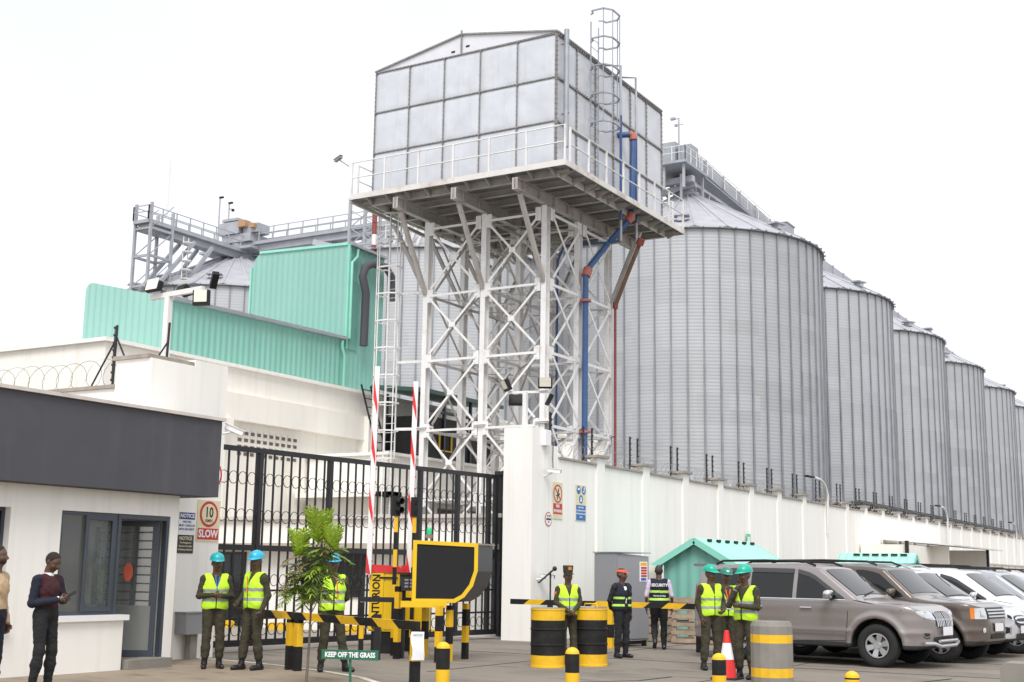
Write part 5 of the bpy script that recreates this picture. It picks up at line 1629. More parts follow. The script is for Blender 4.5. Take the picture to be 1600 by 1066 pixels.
def sapling():
    t = thing('sapling', 'young tree with lobed feathery leaves and a thin bare stem before the gate', 'sapling', (-11.62, 14.28, 0))
    rnd = random.Random(12)
    b = MB()
    b.tube([(0, 0, 0), (.012, .01, .5), (.03, .0, 1.0), (.05, 0, 1.22)], [.022, .017, .014, .013], 7)
    ends = []
    br = [((.05, 0, 1.05), (-.26, .05, 1.62)), ((.05, 0, 1.1), (.08, .04, 2.05)), ((.05, 0, 1.1), (.30, -.02, 1.62)), ((.04, 0, 1.0), (-.20, -.10, 1.35)), ((.05, 0, 1.2), (.26, .12, 1.85)), ((.04, 0, 1.0), (.16, .02, 1.30)), ((.05, 0, 1.2), (-.10, .10, 1.80)), ((.05, 0, 1.1), (-.36, .0, 1.45))]
    for p, q in br:
        p, q = Vector(p), Vector(q)
        mpt = (p + q) / 2 + Vector((0, 0, -.05))
        b.tube([p, mpt, q], [.010, .007, .004], 5)
        ends.append((p, mpt, q))
    b.build('stem', plain('sapling_bark', (0.16, 0.13, 0.10), .9, var=.3), t)
    greens = [plain('leaf_dark_green', (0.085, 0.135, 0.03), .5, var=.3), plain('leaf_green', (0.17, 0.26, 0.045), .5, var=.3), plain('leaf_bright_green', (0.30, 0.44, 0.035), .5, var=.25), plain('leaf_brownish', (0.19, 0.17, 0.07), .6, var=.3)]
    b = MB()
    def leaf_blade(p, d, up, L, w, mi):
        # narrow lobed leaflet, bent along its midrib
        d = d.normalized(); s_ = d.cross(up).normalized(); n = s_.cross(d)
        k = 5
        mids = [p + d * (L * i / k) - Vector((0, 0, 1)) * (L * .22 * (i / k) ** 2) for i in range(k + 1)]
        ws = [.25, .95, .75, 1.0, .5, 0.02]
        vs = []
        for i, c in enumerate(mids):
            vs += [c - s_ * w * ws[i] + n * w * .25, c, c + s_ * w * ws[i] + n * w * .25]
        fs = []
        for i in range(k):
            a = i * 3
            fs += [(a, a + 1, a + 4, a + 3), (a + 1, a + 2, a + 5, a + 4)]
        b.add(vs, fs, mi, True)
    def frond(p, d, L, mi, upright=False):
        d = d.normalized()
        side = d.cross(Vector((0, 0, 1)))
        if side.length < .1: side = Vector((1, 0, 0))
        side.normalize(); up = side.cross(d)
        n = 9
        droop = .0 if upright else .45
        pts = []
        for i in range(n + 1):
            u = i / n
            pts.append(p + d * (L * u) - Vector((0, 0, 1)) * (L * droop * u * u))
        b.tube(pts, [.004] * n + [.0015], 4, 3 if not upright else mi)
        for i in range(1, n + 1):
            u = i / n
            ll = L * (.44 - .20 * abs(u - .5)) * rnd.uniform(.85, 1.15)
            dd = (pts[min(i + 1, n)] - pts[i - 1]).normalized()
            for sg in (-1, 1):
                ld = (dd * (.75 if not upright else 1.1) + side * sg * 1.0 + up * rnd.uniform(-.15, .35)).normalized()
                leaf_blade(pts[i], ld, up, ll, ll * .115, mi)
        leaf_blade(pts[-1], dd, up, L * .3, L * .035, mi)
    for (p, m_, q) in ends:
        for k in range(15):
            u = rnd.uniform(.15, 1)
            c = m_ * (1 - u) + q * u
            a = rnd.uniform(0, 2 * PI)
            el = rnd.uniform(-.15, .75)
            frond(c, Vector((math.cos(a), math.sin(a), el)), rnd.uniform(.18, .36), rnd.choice((0, 1, 1, 1, 2, 3)))
    for c, n_, L in ((Vector((.08, .04, 1.92)), 12, .42), (Vector((-.26, .05, 1.72)), 10, .36), (Vector((.26, .12, 1.80)), 8, .34)):
        for k in range(n_):
            a = 2 * PI * k / n_
            frond(c, Vector((math.cos(a) * .40, math.sin(a) * .40, 1.0)), L * rnd.uniform(.85, 1.2), 2, True)
    b.build('foliage', greens, t)
sapling()

# ================================================================ CABINET, PALLETS, HUTS, SHED
cb = thing('steel_cabinet', 'grey steel cabinet with a hazard label on its door, standing by the long wall', 'cabinet', (-12.55, 26.0, 0), math.radians(90 - 18))
b = MB(); b.prism([(0, .13), (1.06, .13), (1.06, 1.98), (0, 2.04)], (0, 0, 0), (1, 0, 0), (0, 0, 1), (0, .68, 0)); b.build('body', M['grey_box'], cb)
b = MB(); b.box((.03, -.018, .17), (1.03, -.002, 1.93)); b.build('door', M['grey_box'], cb)
b = MB(); b.box((-.02, -.04, 2.045), (1.09, .71, 2.065)); b.build('lid', M['grey_box'], cb)
b = MB()
for x in (.05, .95):
    for y in (.05, .6): b.box((x - .04, y - .04, 0), (x + .04, y + .04, .128))
b.box((0.0, .02, .05), (1.0, .06, .12)); b.build('plinth', M['blackp'], cb)
b = MB(); b.box((.735, -.0225, 1.42), (.995, -.019, 1.86), 3); b.box((.76, -.0245, 1.77), (.97, -.023, 1.84), 1)
for k in range(4): b.box((.78, -.0245, 1.52 + k * .06), (.97, -.023, 1.565 + k * .06), 0)
b.box((.78, -.0245, 1.44), (.95, -.023, 1.50), 2); b.build('hazard_label', [M['sign_red'], M['yellow'], M['sign_blue'], M['white']], cb)
b = MB(); b.box((.02, -.03, 1.3), (.05, -.019, 1.4)); b.box((.02, -.03, .5), (.05, -.019, .6)); b.build('hinge', M['blackp'], cb)
def rcp(x): return x
# pallets leaning
def pallet(label, loc, rz, tilt, group='wooden pallets'):
    t = thing('pallet', label, 'pallet', loc, rz, group)
    t.rotation_euler = (tilt, 0, rz)
    for k in range(6):
        b = MB(); b.box((0, -.011, .03 + k * .185), (1.15, .011, .125 + k * .185)); b.build('plank', M['wood'], t)
    for x in (0.02, .53, 1.03):
        b = MB(); b.box((x, .012, 0), (x + .09, .10, 1.08)); b.build('stringer', M['wood'], t)
    for k in (0, 2, 4):
        b = MB(); b.box((0, .101, .04 + k * .2), (1.15, .12, .14 + k * .2)); b.build('plank', M['wood'], t)
pallet('weathered wooden pallet propped upright against the green shed behind the striped rail', (-12.2, 28.2, 0), math.radians(15), math.radians(-12))
pallet('wooden pallet standing just behind the front one, partly hidden by the walking guard', (-12.95, 28.5, 0), math.radians(35), math.radians(-8))
# green huts
hutm = corrugated('hut_green_sheet_x', (0.20, 0.47, 0.40), 'X', .30, .5, depth=.03)
hutr = corrugated('hut_roof_sheet', (0.33, 0.68, 0.56), 'Y', .26, .45, depth=.03)
def hut(label, loc, rz, w, L, ze, za, rm):
    t = thing('green_hut', label, 'hut', loc, rz)
    b = MB()
    b.box((-w / 2, 0, 0), (w / 2, .03, ze)); b.box((-w / 2, L - .03, 0), (w / 2, L, ze)); b.box((-w / 2, .03, 0), (-w / 2 + .03, L - .03, ze)); b.box((w / 2 - .03, .03, 0), (w / 2, L - .03, ze))
    b.add([(-w / 2, 0, ze), (w / 2, 0, ze), (0, 0, za)], [(0, 1, 2)]); b.add([(-w / 2, L, ze), (w / 2, L, ze), (0, L, za)], [(1, 0, 2)])
    b.build('wall', hutm, t)
    b = MB()
    ov, dr = .25, .25 * (za - ze) / (w / 2)
    for sg in (-1, 1):
        b.prism([(0, za + .03), (sg * (w / 2 + ov), ze - dr + .03), (sg * (w / 2 + ov), ze - dr + .06), (0, za + .06)], (0, -.18, 0), (1, 0, 0), (0, 0, 1), (0, L + .36, 0))
    b.build('roof', rm, t)
    b = MB()
    for sg in (-1, 1):
        b = MB(); b.bar((0, -.2, za - .02), (sg * (w / 2 + ov), -.2, ze - dr - .02), .03, .15); b.build('barge_board', plain('hut_trim', (.24, .60, .49), .5), t)
        b = MB(); b.bar((0, L + .2, za - .02), (sg * (w / 2 + ov), L + .2, ze - dr - .02), .03, .15)
        b.build('barge_board', plain('hut_trim', (.24, .60, .49), .5), t)
    b = MB()
    for sg in (-1, 1):
        for k in range(9): b.box((sg * (w / 2 + ov) - .03, -.1 + k * (L + .2) / 8 - .04, ze - dr - .03), (sg * (w / 2 + ov) + .03, -.1 + k * (L + .2) / 8 + .04, ze - dr + .03))
    for k in range(6): b.box((.15, .3 + k * (L - .6) / 5, za - .03), (.2, .3 + k * (L - .6) / 5 + .22, za + .035))
    b.build('eave_teeth', M['blackp'], t)
    return t
hut('nearer mint green metal hut with a gabled front, behind the silver car and the guards', (-12.35, 30.2, 0), 0, 1.8, 3.7, 1.92, 2.44, hutr)
hut('farther small green hut showing only its roof above the vehicles', (-12.8, 44.9, 0), -PI / 2, 1.7, 2.2, 1.75, 2.35, hutr)
b = MB(); b.lathe([(.001, .2), (.4, .25), (.42, .4), (.42, 1.6), (.38, 1.78), (.001, 1.85)], 20)
o = b.build('water_butt', mat('beige_plastic', (.45, .43, .36), .6, var=.1), None, (-13.6, 29.7, 0)); tag(o, 'pale beige tank between the grey cabinet and the green hut', 'water butt')
sd_ = thing('lean_to_shed', 'white lean-to shed with a corrugated awning against the far part of the long wall', 'shed', (-15, 58, 0))
b = MB(); b.box((0, 1.5, 0), (2.6, 1.7, 3.0)); b.box((0, 11.0, 0), (2.6, 11.2, 3.0)); b.box((0.3, 1.7, 0), (.4, 11, 2.9)); b.box((0, -3.2, 0), (1.9, 1.499, 2.95)); b.build('wall', M['plaster_b'], sd_)
b = MB(); b.prism([(0, 3.25), (3.1, 2.98), (3.1, 3.04), (0, 3.31)], (0, .3, 0), (1, 0, 0), (0, 0, 1), (0, 11.8, 0)); b.build('awning', corrugated('white_awning_sheet', (.66, .66, .66), 'Y', .25, .5, depth=.04), sd_)
b = MB(); b.bar((2.8, 9.6, 0), (2.8, 9.6, 3.0), .12, .12); b.bar((1.95, -3.3, 0), (1.95, -3.3, 3.1), .14, .14); b.bar((.42, 6, 0), (.42, 6, 2.9), .03, .04); b.build('post', M['black'], sd_)
s, ax, nz = sign('round_sign', 'square board with a red prohibition ring under the awning of the lean-to shed', (-14.58, 62.9, 1.85), YA, .8, .8, M['offwhite'])
disc(s, ax, nz, (0, 0), .34, M['sign_red'], .013, ring=.25)
disc(s, ax, nz, (0, 0), .1, M['sign_black'], .013)
fb_ = thing('low_wall', 'low cream wall with dark stained supports beyond the lean-to shed', 'wall', (-13.4, 69.5, 0))
b = MB(); b.box((0, 0, 0), (.2, 40, 2.35)); b.build('wall', M['plaster_b'], fb_)
b = MB()
for k in range(18): b.box((.201, 1 + k * 2.2, 2.0), (.24, 1.12 + k * 2.2, 2.34))
b.box((-.03, 0, 2.352), (.26, 40, 2.42)); b.build('coping', M['coping_w'], fb_)
# ================================================================ IMPLICIT SURFACE TOOLS
def seg_d(P, p, q, r1, r2, sc=None):
    p, q = np.array(p, np.float32), np.array(q, np.float32)
    X, Y, Z = P
    if sc is not None:
        X, Y, Z = X / sc[0], Y / sc[1], Z / sc[2]
        s = np.array(sc, np.float32); p, q = p / s, q / s
    d = q - p
    L2 = float((d * d).sum()) + 1e-9
    t = np.clip(((X - p[0]) * d[0] + (Y - p[1]) * d[1] + (Z - p[2]) * d[2]) / L2, 0, 1)
    r = np.sqrt((X - p[0] - t * d[0]) ** 2 + (Y - p[1] - t * d[1]) ** 2 + (Z - p[2] - t * d[2]) ** 2) - (r1 + t * (r2 - r1))
    return r * (min(sc) if sc is not None else 1)
def ell_d(P, c, rad, R=None):
    X, Y, Z = P
    X, Y, Z = X - c[0], Y - c[1], Z - c[2]
    if R is not None:
        X, Y, Z = (R[0][0] * X + R[1][0] * Y + R[2][0] * Z, R[0][1] * X + R[1][1] * Y + R[2][1] * Z, R[0][2] * X + R[1][2] * Y + R[2][2] * Z)
    k0 = np.sqrt((X / rad[0]) ** 2 + (Y / rad[1]) ** 2 + (Z / rad[2]) ** 2)
    k1 = np.sqrt((X / rad[0] ** 2) ** 2 + (Y / rad[1] ** 2) ** 2 + (Z / rad[2] ** 2) ** 2) + 1e-6
    return k0 * (k0 - 1) / k1
def smin(a, b, k):
    if k <= 0: return np.minimum(a, b)
    h = np.clip(.5 + .5 * (b - a) / k, 0, 1)
    return b * (1 - h) + a * h - k * h * (1 - h)
class Field:
    def __init__(s, lo, hi, h):
        s.lo, s.h = np.array(lo, np.float32), h
        n = np.ceil((np.array(hi) - np.array(lo)) / h).astype(int) + 1
        s.ax = [s.lo[i] + np.arange(n[i], dtype=np.float32) * h for i in range(3)]
        s.D = np.full(n, .3, np.float32)
        s.B = np.full(n, .3, np.float32)
        s.Lb = np.zeros(n, np.int8)
    def sub(s, lo, hi):
        sl = []
        for i in range(3):
            a = int(max(0, math.floor((lo[i] - s.lo[i]) / s.h)))
            c = int(min(len(s.ax[i]), math.ceil((hi[i] - s.lo[i]) / s.h) + 1))
            if c <= a: return None, None
            sl.append(slice(a, c))
        P = (s.ax[0][sl[0]][:, None, None], s.ax[1][sl[1]][None, :, None], s.ax[2][sl[2]][None, None, :])
        return tuple(sl), P
    def put(s, kind, args, lab, k=.02, m=.06):
        if kind == 'seg':
            p, q, r1, r2 = args[:4]
            sc = args[4] if len(args) > 4 else None
            r = max(r1, r2) * (max(sc) if sc else 1) + m
            lo = [min(p[i], q[i]) - r for i in range(3)]; hi = [max(p[i], q[i]) + r for i in range(3)]
        else:
            c, rad = args[:2]
            r = max(rad) + m
            lo = [c[i] - r for i in range(3)]; hi = [c[i] + r for i in range(3)]
        sl, P = s.sub(lo, hi)
        if sl is None: return
        d = seg_d(P, *args) if kind == 'seg' else ell_d(P, *args)
        d = d.astype(np.float32)
        cur = s.D[sl]
        if lab < 0:      # carve
            s.D[sl] = -smin(-cur, d, k)
            return
        s.Lb[sl] = np.where(d < s.B[sl], lab, s.Lb[sl])
        s.B[sl] = np.minimum(s.B[sl], d)
        s.D[sl] = smin(cur, d, k)
    def mesh(s):
        D = s.D
        S = D < 0
        nx, ny, nz = D.shape
        c = np.zeros((nx - 1, ny - 1, nz - 1), np.int8)
        for a in (0, 1):
            for b in (0, 1):
                for e in (0, 1):
                    c += S[a:nx - 1 + a, b:ny - 1 + b, e:nz - 1 + e]
        act = (c > 0) & (c < 8)
        I = np.argwhere(act)
        idx = np.full(act.shape, -1, np.int64)
        idx[act] = np.arange(len(I))
        acc = np.zeros((len(I), 3), np.float32); cnt = np.zeros(len(I), np.float32)
        i, j, k = I.T
        for ax in range(3):
            for u in (0, 1):
                for v in (0, 1):
                    o = [0, 0, 0]; o[(ax + 1) % 3] = u; o[(ax + 2) % 3] = v
                    a = D[i + o[0], j + o[1], k + o[2]]
                    p = list(o); p[ax] = 1
                    b = D[i + p[0], j + p[1], k + p[2]]
                    cr = (a < 0) != (b < 0)
                    t = np.where(cr, a / np.where(cr, a - b, 1), 0)
                    pt = np.zeros((len(I), 3), np.float32); pt[:] = o; pt[:, ax] = t
                    acc += pt * cr[:, None]; cnt += cr
        V = s.lo + (I + acc / cnt[:, None]) * s.h
        F = []
        for ax in range(3):
            sa = [slice(None)] * 3; sb = [slice(None)] * 3
            sa[ax] = slice(0, -1); sb[ax] = slice(1, None)
            A, Bq = S[tuple(sa)], S[tuple(sb)]
            E = np.argwhere(A != Bq)
            u, v = (ax + 1) % 3, (ax + 2) % 3
            ok = (E[:, u] > 0) & (E[:, v] > 0) & (E[:, u] < D.shape[u] - 1) & (E[:, v] < D.shape[v] - 1)
            E = E[ok]
            q = []
            for du, dv in ((1, 1), (0, 1), (0, 0), (1, 0)):
                W = E.copy(); W[:, u] -= du; W[:, v] -= dv
                q.append(idx[W[:, 0], W[:, 1], W[:, 2]])
            Q = np.stack(q, 1)
            fl = A[E[:, 0], E[:, 1], E[:, 2]]
            Q = np.where(fl[:, None], Q, Q[:, ::-1])
            F.append(Q)
        F = np.concatenate(F)
        return V, F, I
def np_mesh(name, V, F, mats, mi, parent, smooth=True):
    me = bpy.data.meshes.new(name)
    me.vertices.add(len(V)); me.vertices.foreach_set('co', V.astype(np.float32).ravel())
    me.loops.add(F.size); me.loops.foreach_set('vertex_index', F.astype(np.int32).ravel())
    me.polygons.add(len(F))
    me.polygons.foreach_set('loop_start', np.arange(0, F.size, 4, dtype=np.int32))
    for m in mats: me.materials.append(m)
    me.update(calc_edges=True)
    me.polygons.foreach_set('material_index', mi.astype(np.int32))
    me.polygons.foreach_set('use_smooth', np.full(len(F), smooth))
    me.validate()
    o = bpy.data.objects.new(name, me)
    COL.objects.link(o); o.parent = parent
    return o
def wob(P, f, ph):
    X, Y, Z = P
    return (np.sin(X * f + 1.7 * np.sin(Z * f * .6 + ph) + ph) * np.sin(Z * f * .9 + 1.3 * np.sin(Y * f * .8) + ph * 2) + .6 * np.sin(Z * f * 2.1 + X * f * 1.3 + ph * 3) * np.sin(Y * f * 1.7 + ph))

# ================================================================ PEOPLE
# person space: facing -Y, +X is the person's left; standard height 1.75
SH, TR, SK, BT, AC = 0, 1, 2, 3, 4
HS = 1.07
def face_rot(x, y, phi):
    return math.atan2(-y, -x) + PI / 2 + math.radians(phi)
def person(label, x, y, phi, shirt, trouser, H=1.75, legs=None, arms=None, head=(0, 0, 0), lean=(0, 0), sleeve='long', boots=True, bulk=1.0, h=.0095, group=None, z=0.0, eyes=True, hip=(0, 0)):
    bulk *= 1.10
    t = thing('person', label, 'person', (x, y, z), face_rot(x, y, phi), group)
    s = H / 1.75
    hx, hy = hip
    def T(p, w=1.0):
        """shear the upper body for lean"""
        k = max(0, p[2] - .9)
        return ((p[0] + hx + lean[0] * k) * 1, (p[1] + hy + lean[1] * k), p[2])
    F = Field((-.62, -.62, -.02), (.62, .48, 1.86), h / s)
    A = []
    add = lambda kind, args, lab, k=.02: A.append((kind, args, lab, k))
    b = bulk
    # pelvis and torso
    tor = []
    tor.append(('ell', (T((0, .005, .985)), (.165 * b, .115 * b, .12)), TR, .04))
    tor.append(('ell', (T((0, -.002, 1.10)), (.150 * b, .108 * b, .13)), SH, .06))
    tor.append(('ell', (T((0, -.002, 1.27)), (.170 * b, .118 * b, .17)), SH, .06))
    tor.append(('seg', (T((-.135, .01, 1.405)), T((.135, .01, 1.405)), .068, .068), SH, .05))
    for q in tor: add(*q)
    neck0, neck1 = T((0, .012, 1.43)), T((0, -.004, 1.545))
    add('seg', (neck0, neck1, .066, .058), SK, .03)
    # legs
    LG = legs or {}
    for sd_ in (-1, 1):
        hipj = T((sd_ * .088, .005, .93))
        knee, ank, toe = LG.get(sd_, ((sd_ * .105, -.015, .50), (sd_ * .115, .02, .09), None))
        if toe is None: toe = (ank[0] + sd_ * .03, ank[1] - .165, .035)
        add('seg', (hipj, knee, .094 * b, .068), TR, .035)
        kn2 = tuple(knee[i] + (ank[i] - knee[i]) * .45 for i in range(3))
        kn3 = tuple(knee[i] + (ank[i] - knee[i]) * (.72 if boots else .96) for i in range(3))
        add('seg', (knee, kn2, .068, .070), TR, .03)
        add('seg', (kn2, kn3, .070, .066 if boots else .055), TR, .03)
        if boots: add('seg', (kn3, (ank[0], ank[1], ank[2]), .048, .047), BT, .012)
        heel = (ank[0], ank[1] + .035, max(.042, ank[2] - .05))
        ball = (toe[0] * .75 + ank[0] * .25, toe[1] * .75 + ank[1] * .25, toe[2] + .004)
        add('seg', (heel, ball, .044, .040), BT, .02)
        add('seg', (ball, toe, .042, .033), BT, .02)
        add('seg', (ank, heel, .045, .042), BT, .02)
    # arms
    for sd_ in (-1, 1):
        sho = T((sd_ * .185, .01, 1.40))
        el, wr, hd, wd, curl = arms[sd_]
        el, wr = T(el), T(wr)
        add('seg', (sho, el, .060 * b, .048), SH, .03)
        if sleeve == 'long':
            add('seg', (el, wr, .048, .036), SH, .02)
        else:
            mid_ = tuple(sho[i] + (el[i] - sho[i]) * .75 for i in range(3))
            add('seg', (mid_, el, .038, .036), SK, .012); add('seg', (el, wr, .036, .026), SK, .02)
        hd = Vector(hd).normalized(); wd = Vector(wd); wd = (wd - hd * wd.dot(hd)).normalized(); nn = hd.cross(wd) * sd_
        w_ = Vector(wr)
        add('seg', (tuple(w_), tuple(w_ + hd * .03), .026, .027), SK, .012)
        for q in (-1.15, -.38, .38, 1.15):
            add('seg', (tuple(w_ + hd * .025 + wd * q * .012), tuple(w_ + hd * .088 + wd * q * .020), .017, .0135), SK, .010)
        for q, ln in ((-1.15, .058), (-.38, .072), (.38, .078), (1.15, .070)):
            f0 = w_ + hd * .090 + wd * q * .0205
            d1 = (hd * math.cos(curl * .6) + nn * math.sin(curl * .6)); d2 = (hd * math.cos(curl * 1.5) + nn * math.sin(curl * 1.5))
            f1 = f0 + d1 * ln * .5; f2 = f1 + d2 * ln * .5
            add('seg', (tuple(f0), tuple(f1), .0118, .0105), SK, .003); add('seg', (tuple(f1), tuple(f2), .0105, .0088), SK, .003)
        t0 = w_ + hd * .035 + wd * .030; t1 = t0 + (hd * .7 + wd * .75 + nn * .4).normalized() * .040; t2 = t1 + (hd * .9 + wd * .15 + nn * .5).normalized() * .034
        add('seg', (tuple(t0 - wd * .012), tuple(t1), .0165, .0125), SK, .008); add('seg', (tuple(t1), tuple(t2), .0125, .0098), SK, .003)
    for q in A: F.put(*q)
    # cloth folds below the neck
    P = (F.ax[0][:, None, None], F.ax[1][None, :, None], F.ax[2][None, None, :])
    cloth = (F.Lb <= TR)
    ph = (x * 3.1 + y * 1.7) % 6
    F.D += np.where(cloth, (.0032 * wob(P, 26, ph) + .0025 * wob(P, 55, ph + 1)).astype(np.float32), 0)
    # head
    yaw_, pit, rol = [math.radians(a) for a in head]
    Rm = Matrix.Rotation(yaw_, 3, 'Z') @ Matrix.Rotation(pit, 3, 'X') @ Matrix.Rotation(rol, 3, 'Y')
    pv = Vector(T((0, .0, 1.53)))
    def Hd(p): return tuple(pv + Rm @ ((Vector(p) - Vector((0, 0, 1.53))) * HS))
    R3 = [[Rm[i][j] for j in range(3)] for i in range(3)]
    F.put('ell', (Hd((0, .008, 1.66)), (.076 * HS, .096 * HS, .095 * HS), R3), SK, .02)
    F.put('ell', (Hd((0, -.030, 1.605)), (.060 * HS, .064 * HS, .068 * HS), R3), SK, .035)
    F.put('seg', (Hd((-.030, -.058, 1.662)), Hd((.030, -.058, 1.662)), .028, .028), SK, .02)
    F.put('ell', (Hd((0, -.055, 1.562)), (.030, .030, .026), R3), SK, .02)
    for sd_ in (-1, 1):
        F.put('ell', (Hd((sd_ * .031, -.092, 1.645)), (.014, .012, .009), R3), -1, .012)
        F.put('ell', (Hd((sd_ * .040, -.064, 1.610)), (.026, .024, .024), R3), SK, .015)
        F.put('ell', (Hd((sd_ * .077, .012, 1.635)), (.010, .020, .031), R3), SK, .006)
        if eyes: F.put('ell', (Hd((sd_ * .031, -.082, 1.645)), (.010, .008, .006), R3), AC + 1, .002)
    F.put('seg', (Hd((0, -.086, 1.650)), Hd((0, -.108, 1.612)), .011, .015), SK, .012)
    F.put('seg', (Hd((-.014, -.094, 1.608)), Hd((.014, -.094, 1.608)), .011, .011), SK, .008)
    F.put('seg', (Hd((-.020, -.086, 1.584)), Hd((.020, -.086, 1.584)), .0115, .0115), AC, .004)
    F.put('seg', (Hd((-.024, -.098, 1.583)), Hd((.024, -.098, 1.583)), .0035, .0035), -1, .003)
    F.D = np.maximum(F.D, -(P[2] - .004)).astype(np.float32)
    V, Fc, I = F.mesh()
    lab = F.Lb[I[:, 0], I[:, 1], I[:, 2]]
    mi = lab[Fc].max(1) if False else lab[Fc[:, 0]]
    o = np_mesh('body', V * s, Fc, [shirt, trouser, M['skin'], M['boot'], M['lips'], M['eye']], np.clip(mi, 0, 5), t)
    info = dict(t=t, s=s, T=T, Hd=Hd, Rm=Rm, pv=pv, tor=tor, b=b, h=h, P=P)
    return info

def vest(info, body_m, tape_m, zb=.93, ztop=1.49, vz=1.17, slope=.20, bands=((1.045, 1.095), (1.19, 1.24)), zipm=None, infl=.024, flare=.0, back=False, name='vest', open_w=0.0):
    s, T = info['s'], info['T']
    h = .0085 / s
    F = Field((-.36, -.32, zb - .03), (.36, .30, 1.56), h)
    for kind, args, lab, k in info['tor']: F.put(kind, args, 0, .06, m=.09)
    P = (F.ax[0][:, None, None], F.ax[1][None, :, None], F.ax[2][None, None, :])
    c0 = T((0, 0, 1.2)); 
    k_ = (P[2] - .9).clip(0)
    hx = T((0, 0, 0))[0]; hy = T((0, 0, 0))[1]
    lx = (T((0, 0, 1.9))[0] - hx); ly = (T((0, 0, 1.9))[1] - hy)
    X = P[0] - hx - lx * k_; Y = P[1] - hy - ly * k_
    Z = P[2]
    D = F.D - infl - flare * (1.15 - Z).clip(0)
    D = D + .003 * wob(P, 30, 2.0 + hx)
    D = np.maximum(D, zb + .012 * np.cos(X * 16) - Z)
    D = np.maximum(D, Z - ztop)
    # arm holes
    for sd_ in (-1, 1):
        r = np.sqrt((Y - .01) ** 2 + ((Z - 1.37) * .85) ** 2)
        hole = np.maximum(r - .088, .165 - sd_ * X)
        D = np.maximum(D, -hole)
    # neck
    D = np.maximum(D, -(np.sqrt(X ** 2 + (Y - .0) ** 2) - (.066 + (Z - 1.44).clip(0) * .6)) - 10 * (Z < 1.36))
    if not back:
        cut = np.maximum(np.abs(X) - (open_w + (Z - vz).clip(0) * slope), Y - .02)
        D = np.maximum(D, -cut)
    F.D = D.astype(np.float32)
    V, Fc, I = F.mesh()
    cz = V[Fc].mean(1)
    kk = (cz[:, 2] - .9).clip(0)
    xx = cz[:, 0] - hx - lx * kk; yy = cz[:, 1] - hy - ly * kk
    mi = np.zeros(len(Fc), np.int32)
    for a, c in bands: mi[(cz[:, 2] > a) & (cz[:, 2] < c)] = 1
    if zipm is not None: mi[(np.abs(xx) < .010) & (yy < 0) & (cz[:, 2] < vz + .01)] = 2
    o = np_mesh(name, V * s, Fc, [body_m, tape_m, zipm or body_m], mi, info['t'])
    return o

def helmet(info, m, badge=False, tilt=0):
    s, Rm, pv = info['s'], info['Rm'], info['pv']
    b = MB()
    c = (0, .012, 1.700)
    prof = []
    n = 28
    rows = 9
    vs, fs = [], []
    for i in range(rows + 1):
        ph = PI / 2 * i / rows
        for k in range(n):
            th = 2 * PI * k / n
            rx, ry = .108, .132
            cc = math.cos(ph) ** .85
            ridge = .006 * math.exp(-(math.cos(th) * cc * rx / .018) ** 2) * (i > 0)
            vs.append((c[0] + rx * cc * math.cos(th), c[1] + ry * cc * math.sin(th), c[2] + (.105 + ridge) * math.sin(ph) ** .9))
    for i in range(rows):
        for k in range(n):
            k2 = (k + 1) % n
            fs.append((i * n + k, i * n + k2, (i + 1) * n + k2, (i + 1) * n + k))
    b.add(vs, fs, 0, True)
    # brim: ring, longer peak at the front
    ring = []
    for rr_, dz in ((1.0, 0.0), (1.0, -.008)):
        for k in range(n):
            th = 2 * PI * k / n
            fr = max(0, -math.sin(th)) ** 2
            e = .012 + .045 * fr
            ring.append((c[0] + (.106 + e * .5) * math.cos(th), c[1] + (.131 + e) * math.sin(th), c[2] + dz - .018 * fr - .004))
    inner = [(c[0] + .104 * math.cos(2 * PI * k / n), c[1] + .128 * math.sin(2 * PI * k / n), c[2] + .004) for k in range(n)]
    vs = ring + inner + [(x_, y_, z_ - .012) for x_, y_, z_ in inner]
    fs = []
    for k in range(n):
        k2 = (k + 1) % n
        fs += [(2 * n + k, k, k2, 2 * n + k2), (k, n + k, n + k2, k2), (n + k, 3 * n + k, 3 * n + k2, n + k2)]
    b.add(vs, fs, 0, True)
    if badge: b.prism([(-.022, 0), (.022, 0), (.022, .026), (-.022, .026)], (0, -.121, 1.722), (1, 0, 0), (0, .35, 1), (0, -.003, .001), 1)
    b.v = [tuple((pv + Rm @ ((Vector(v) - Vector((0, 0, 1.53))) * HS)) * s) for v in b.v]
    return b.build('hard_hat', [m, M['white']], info['t'])

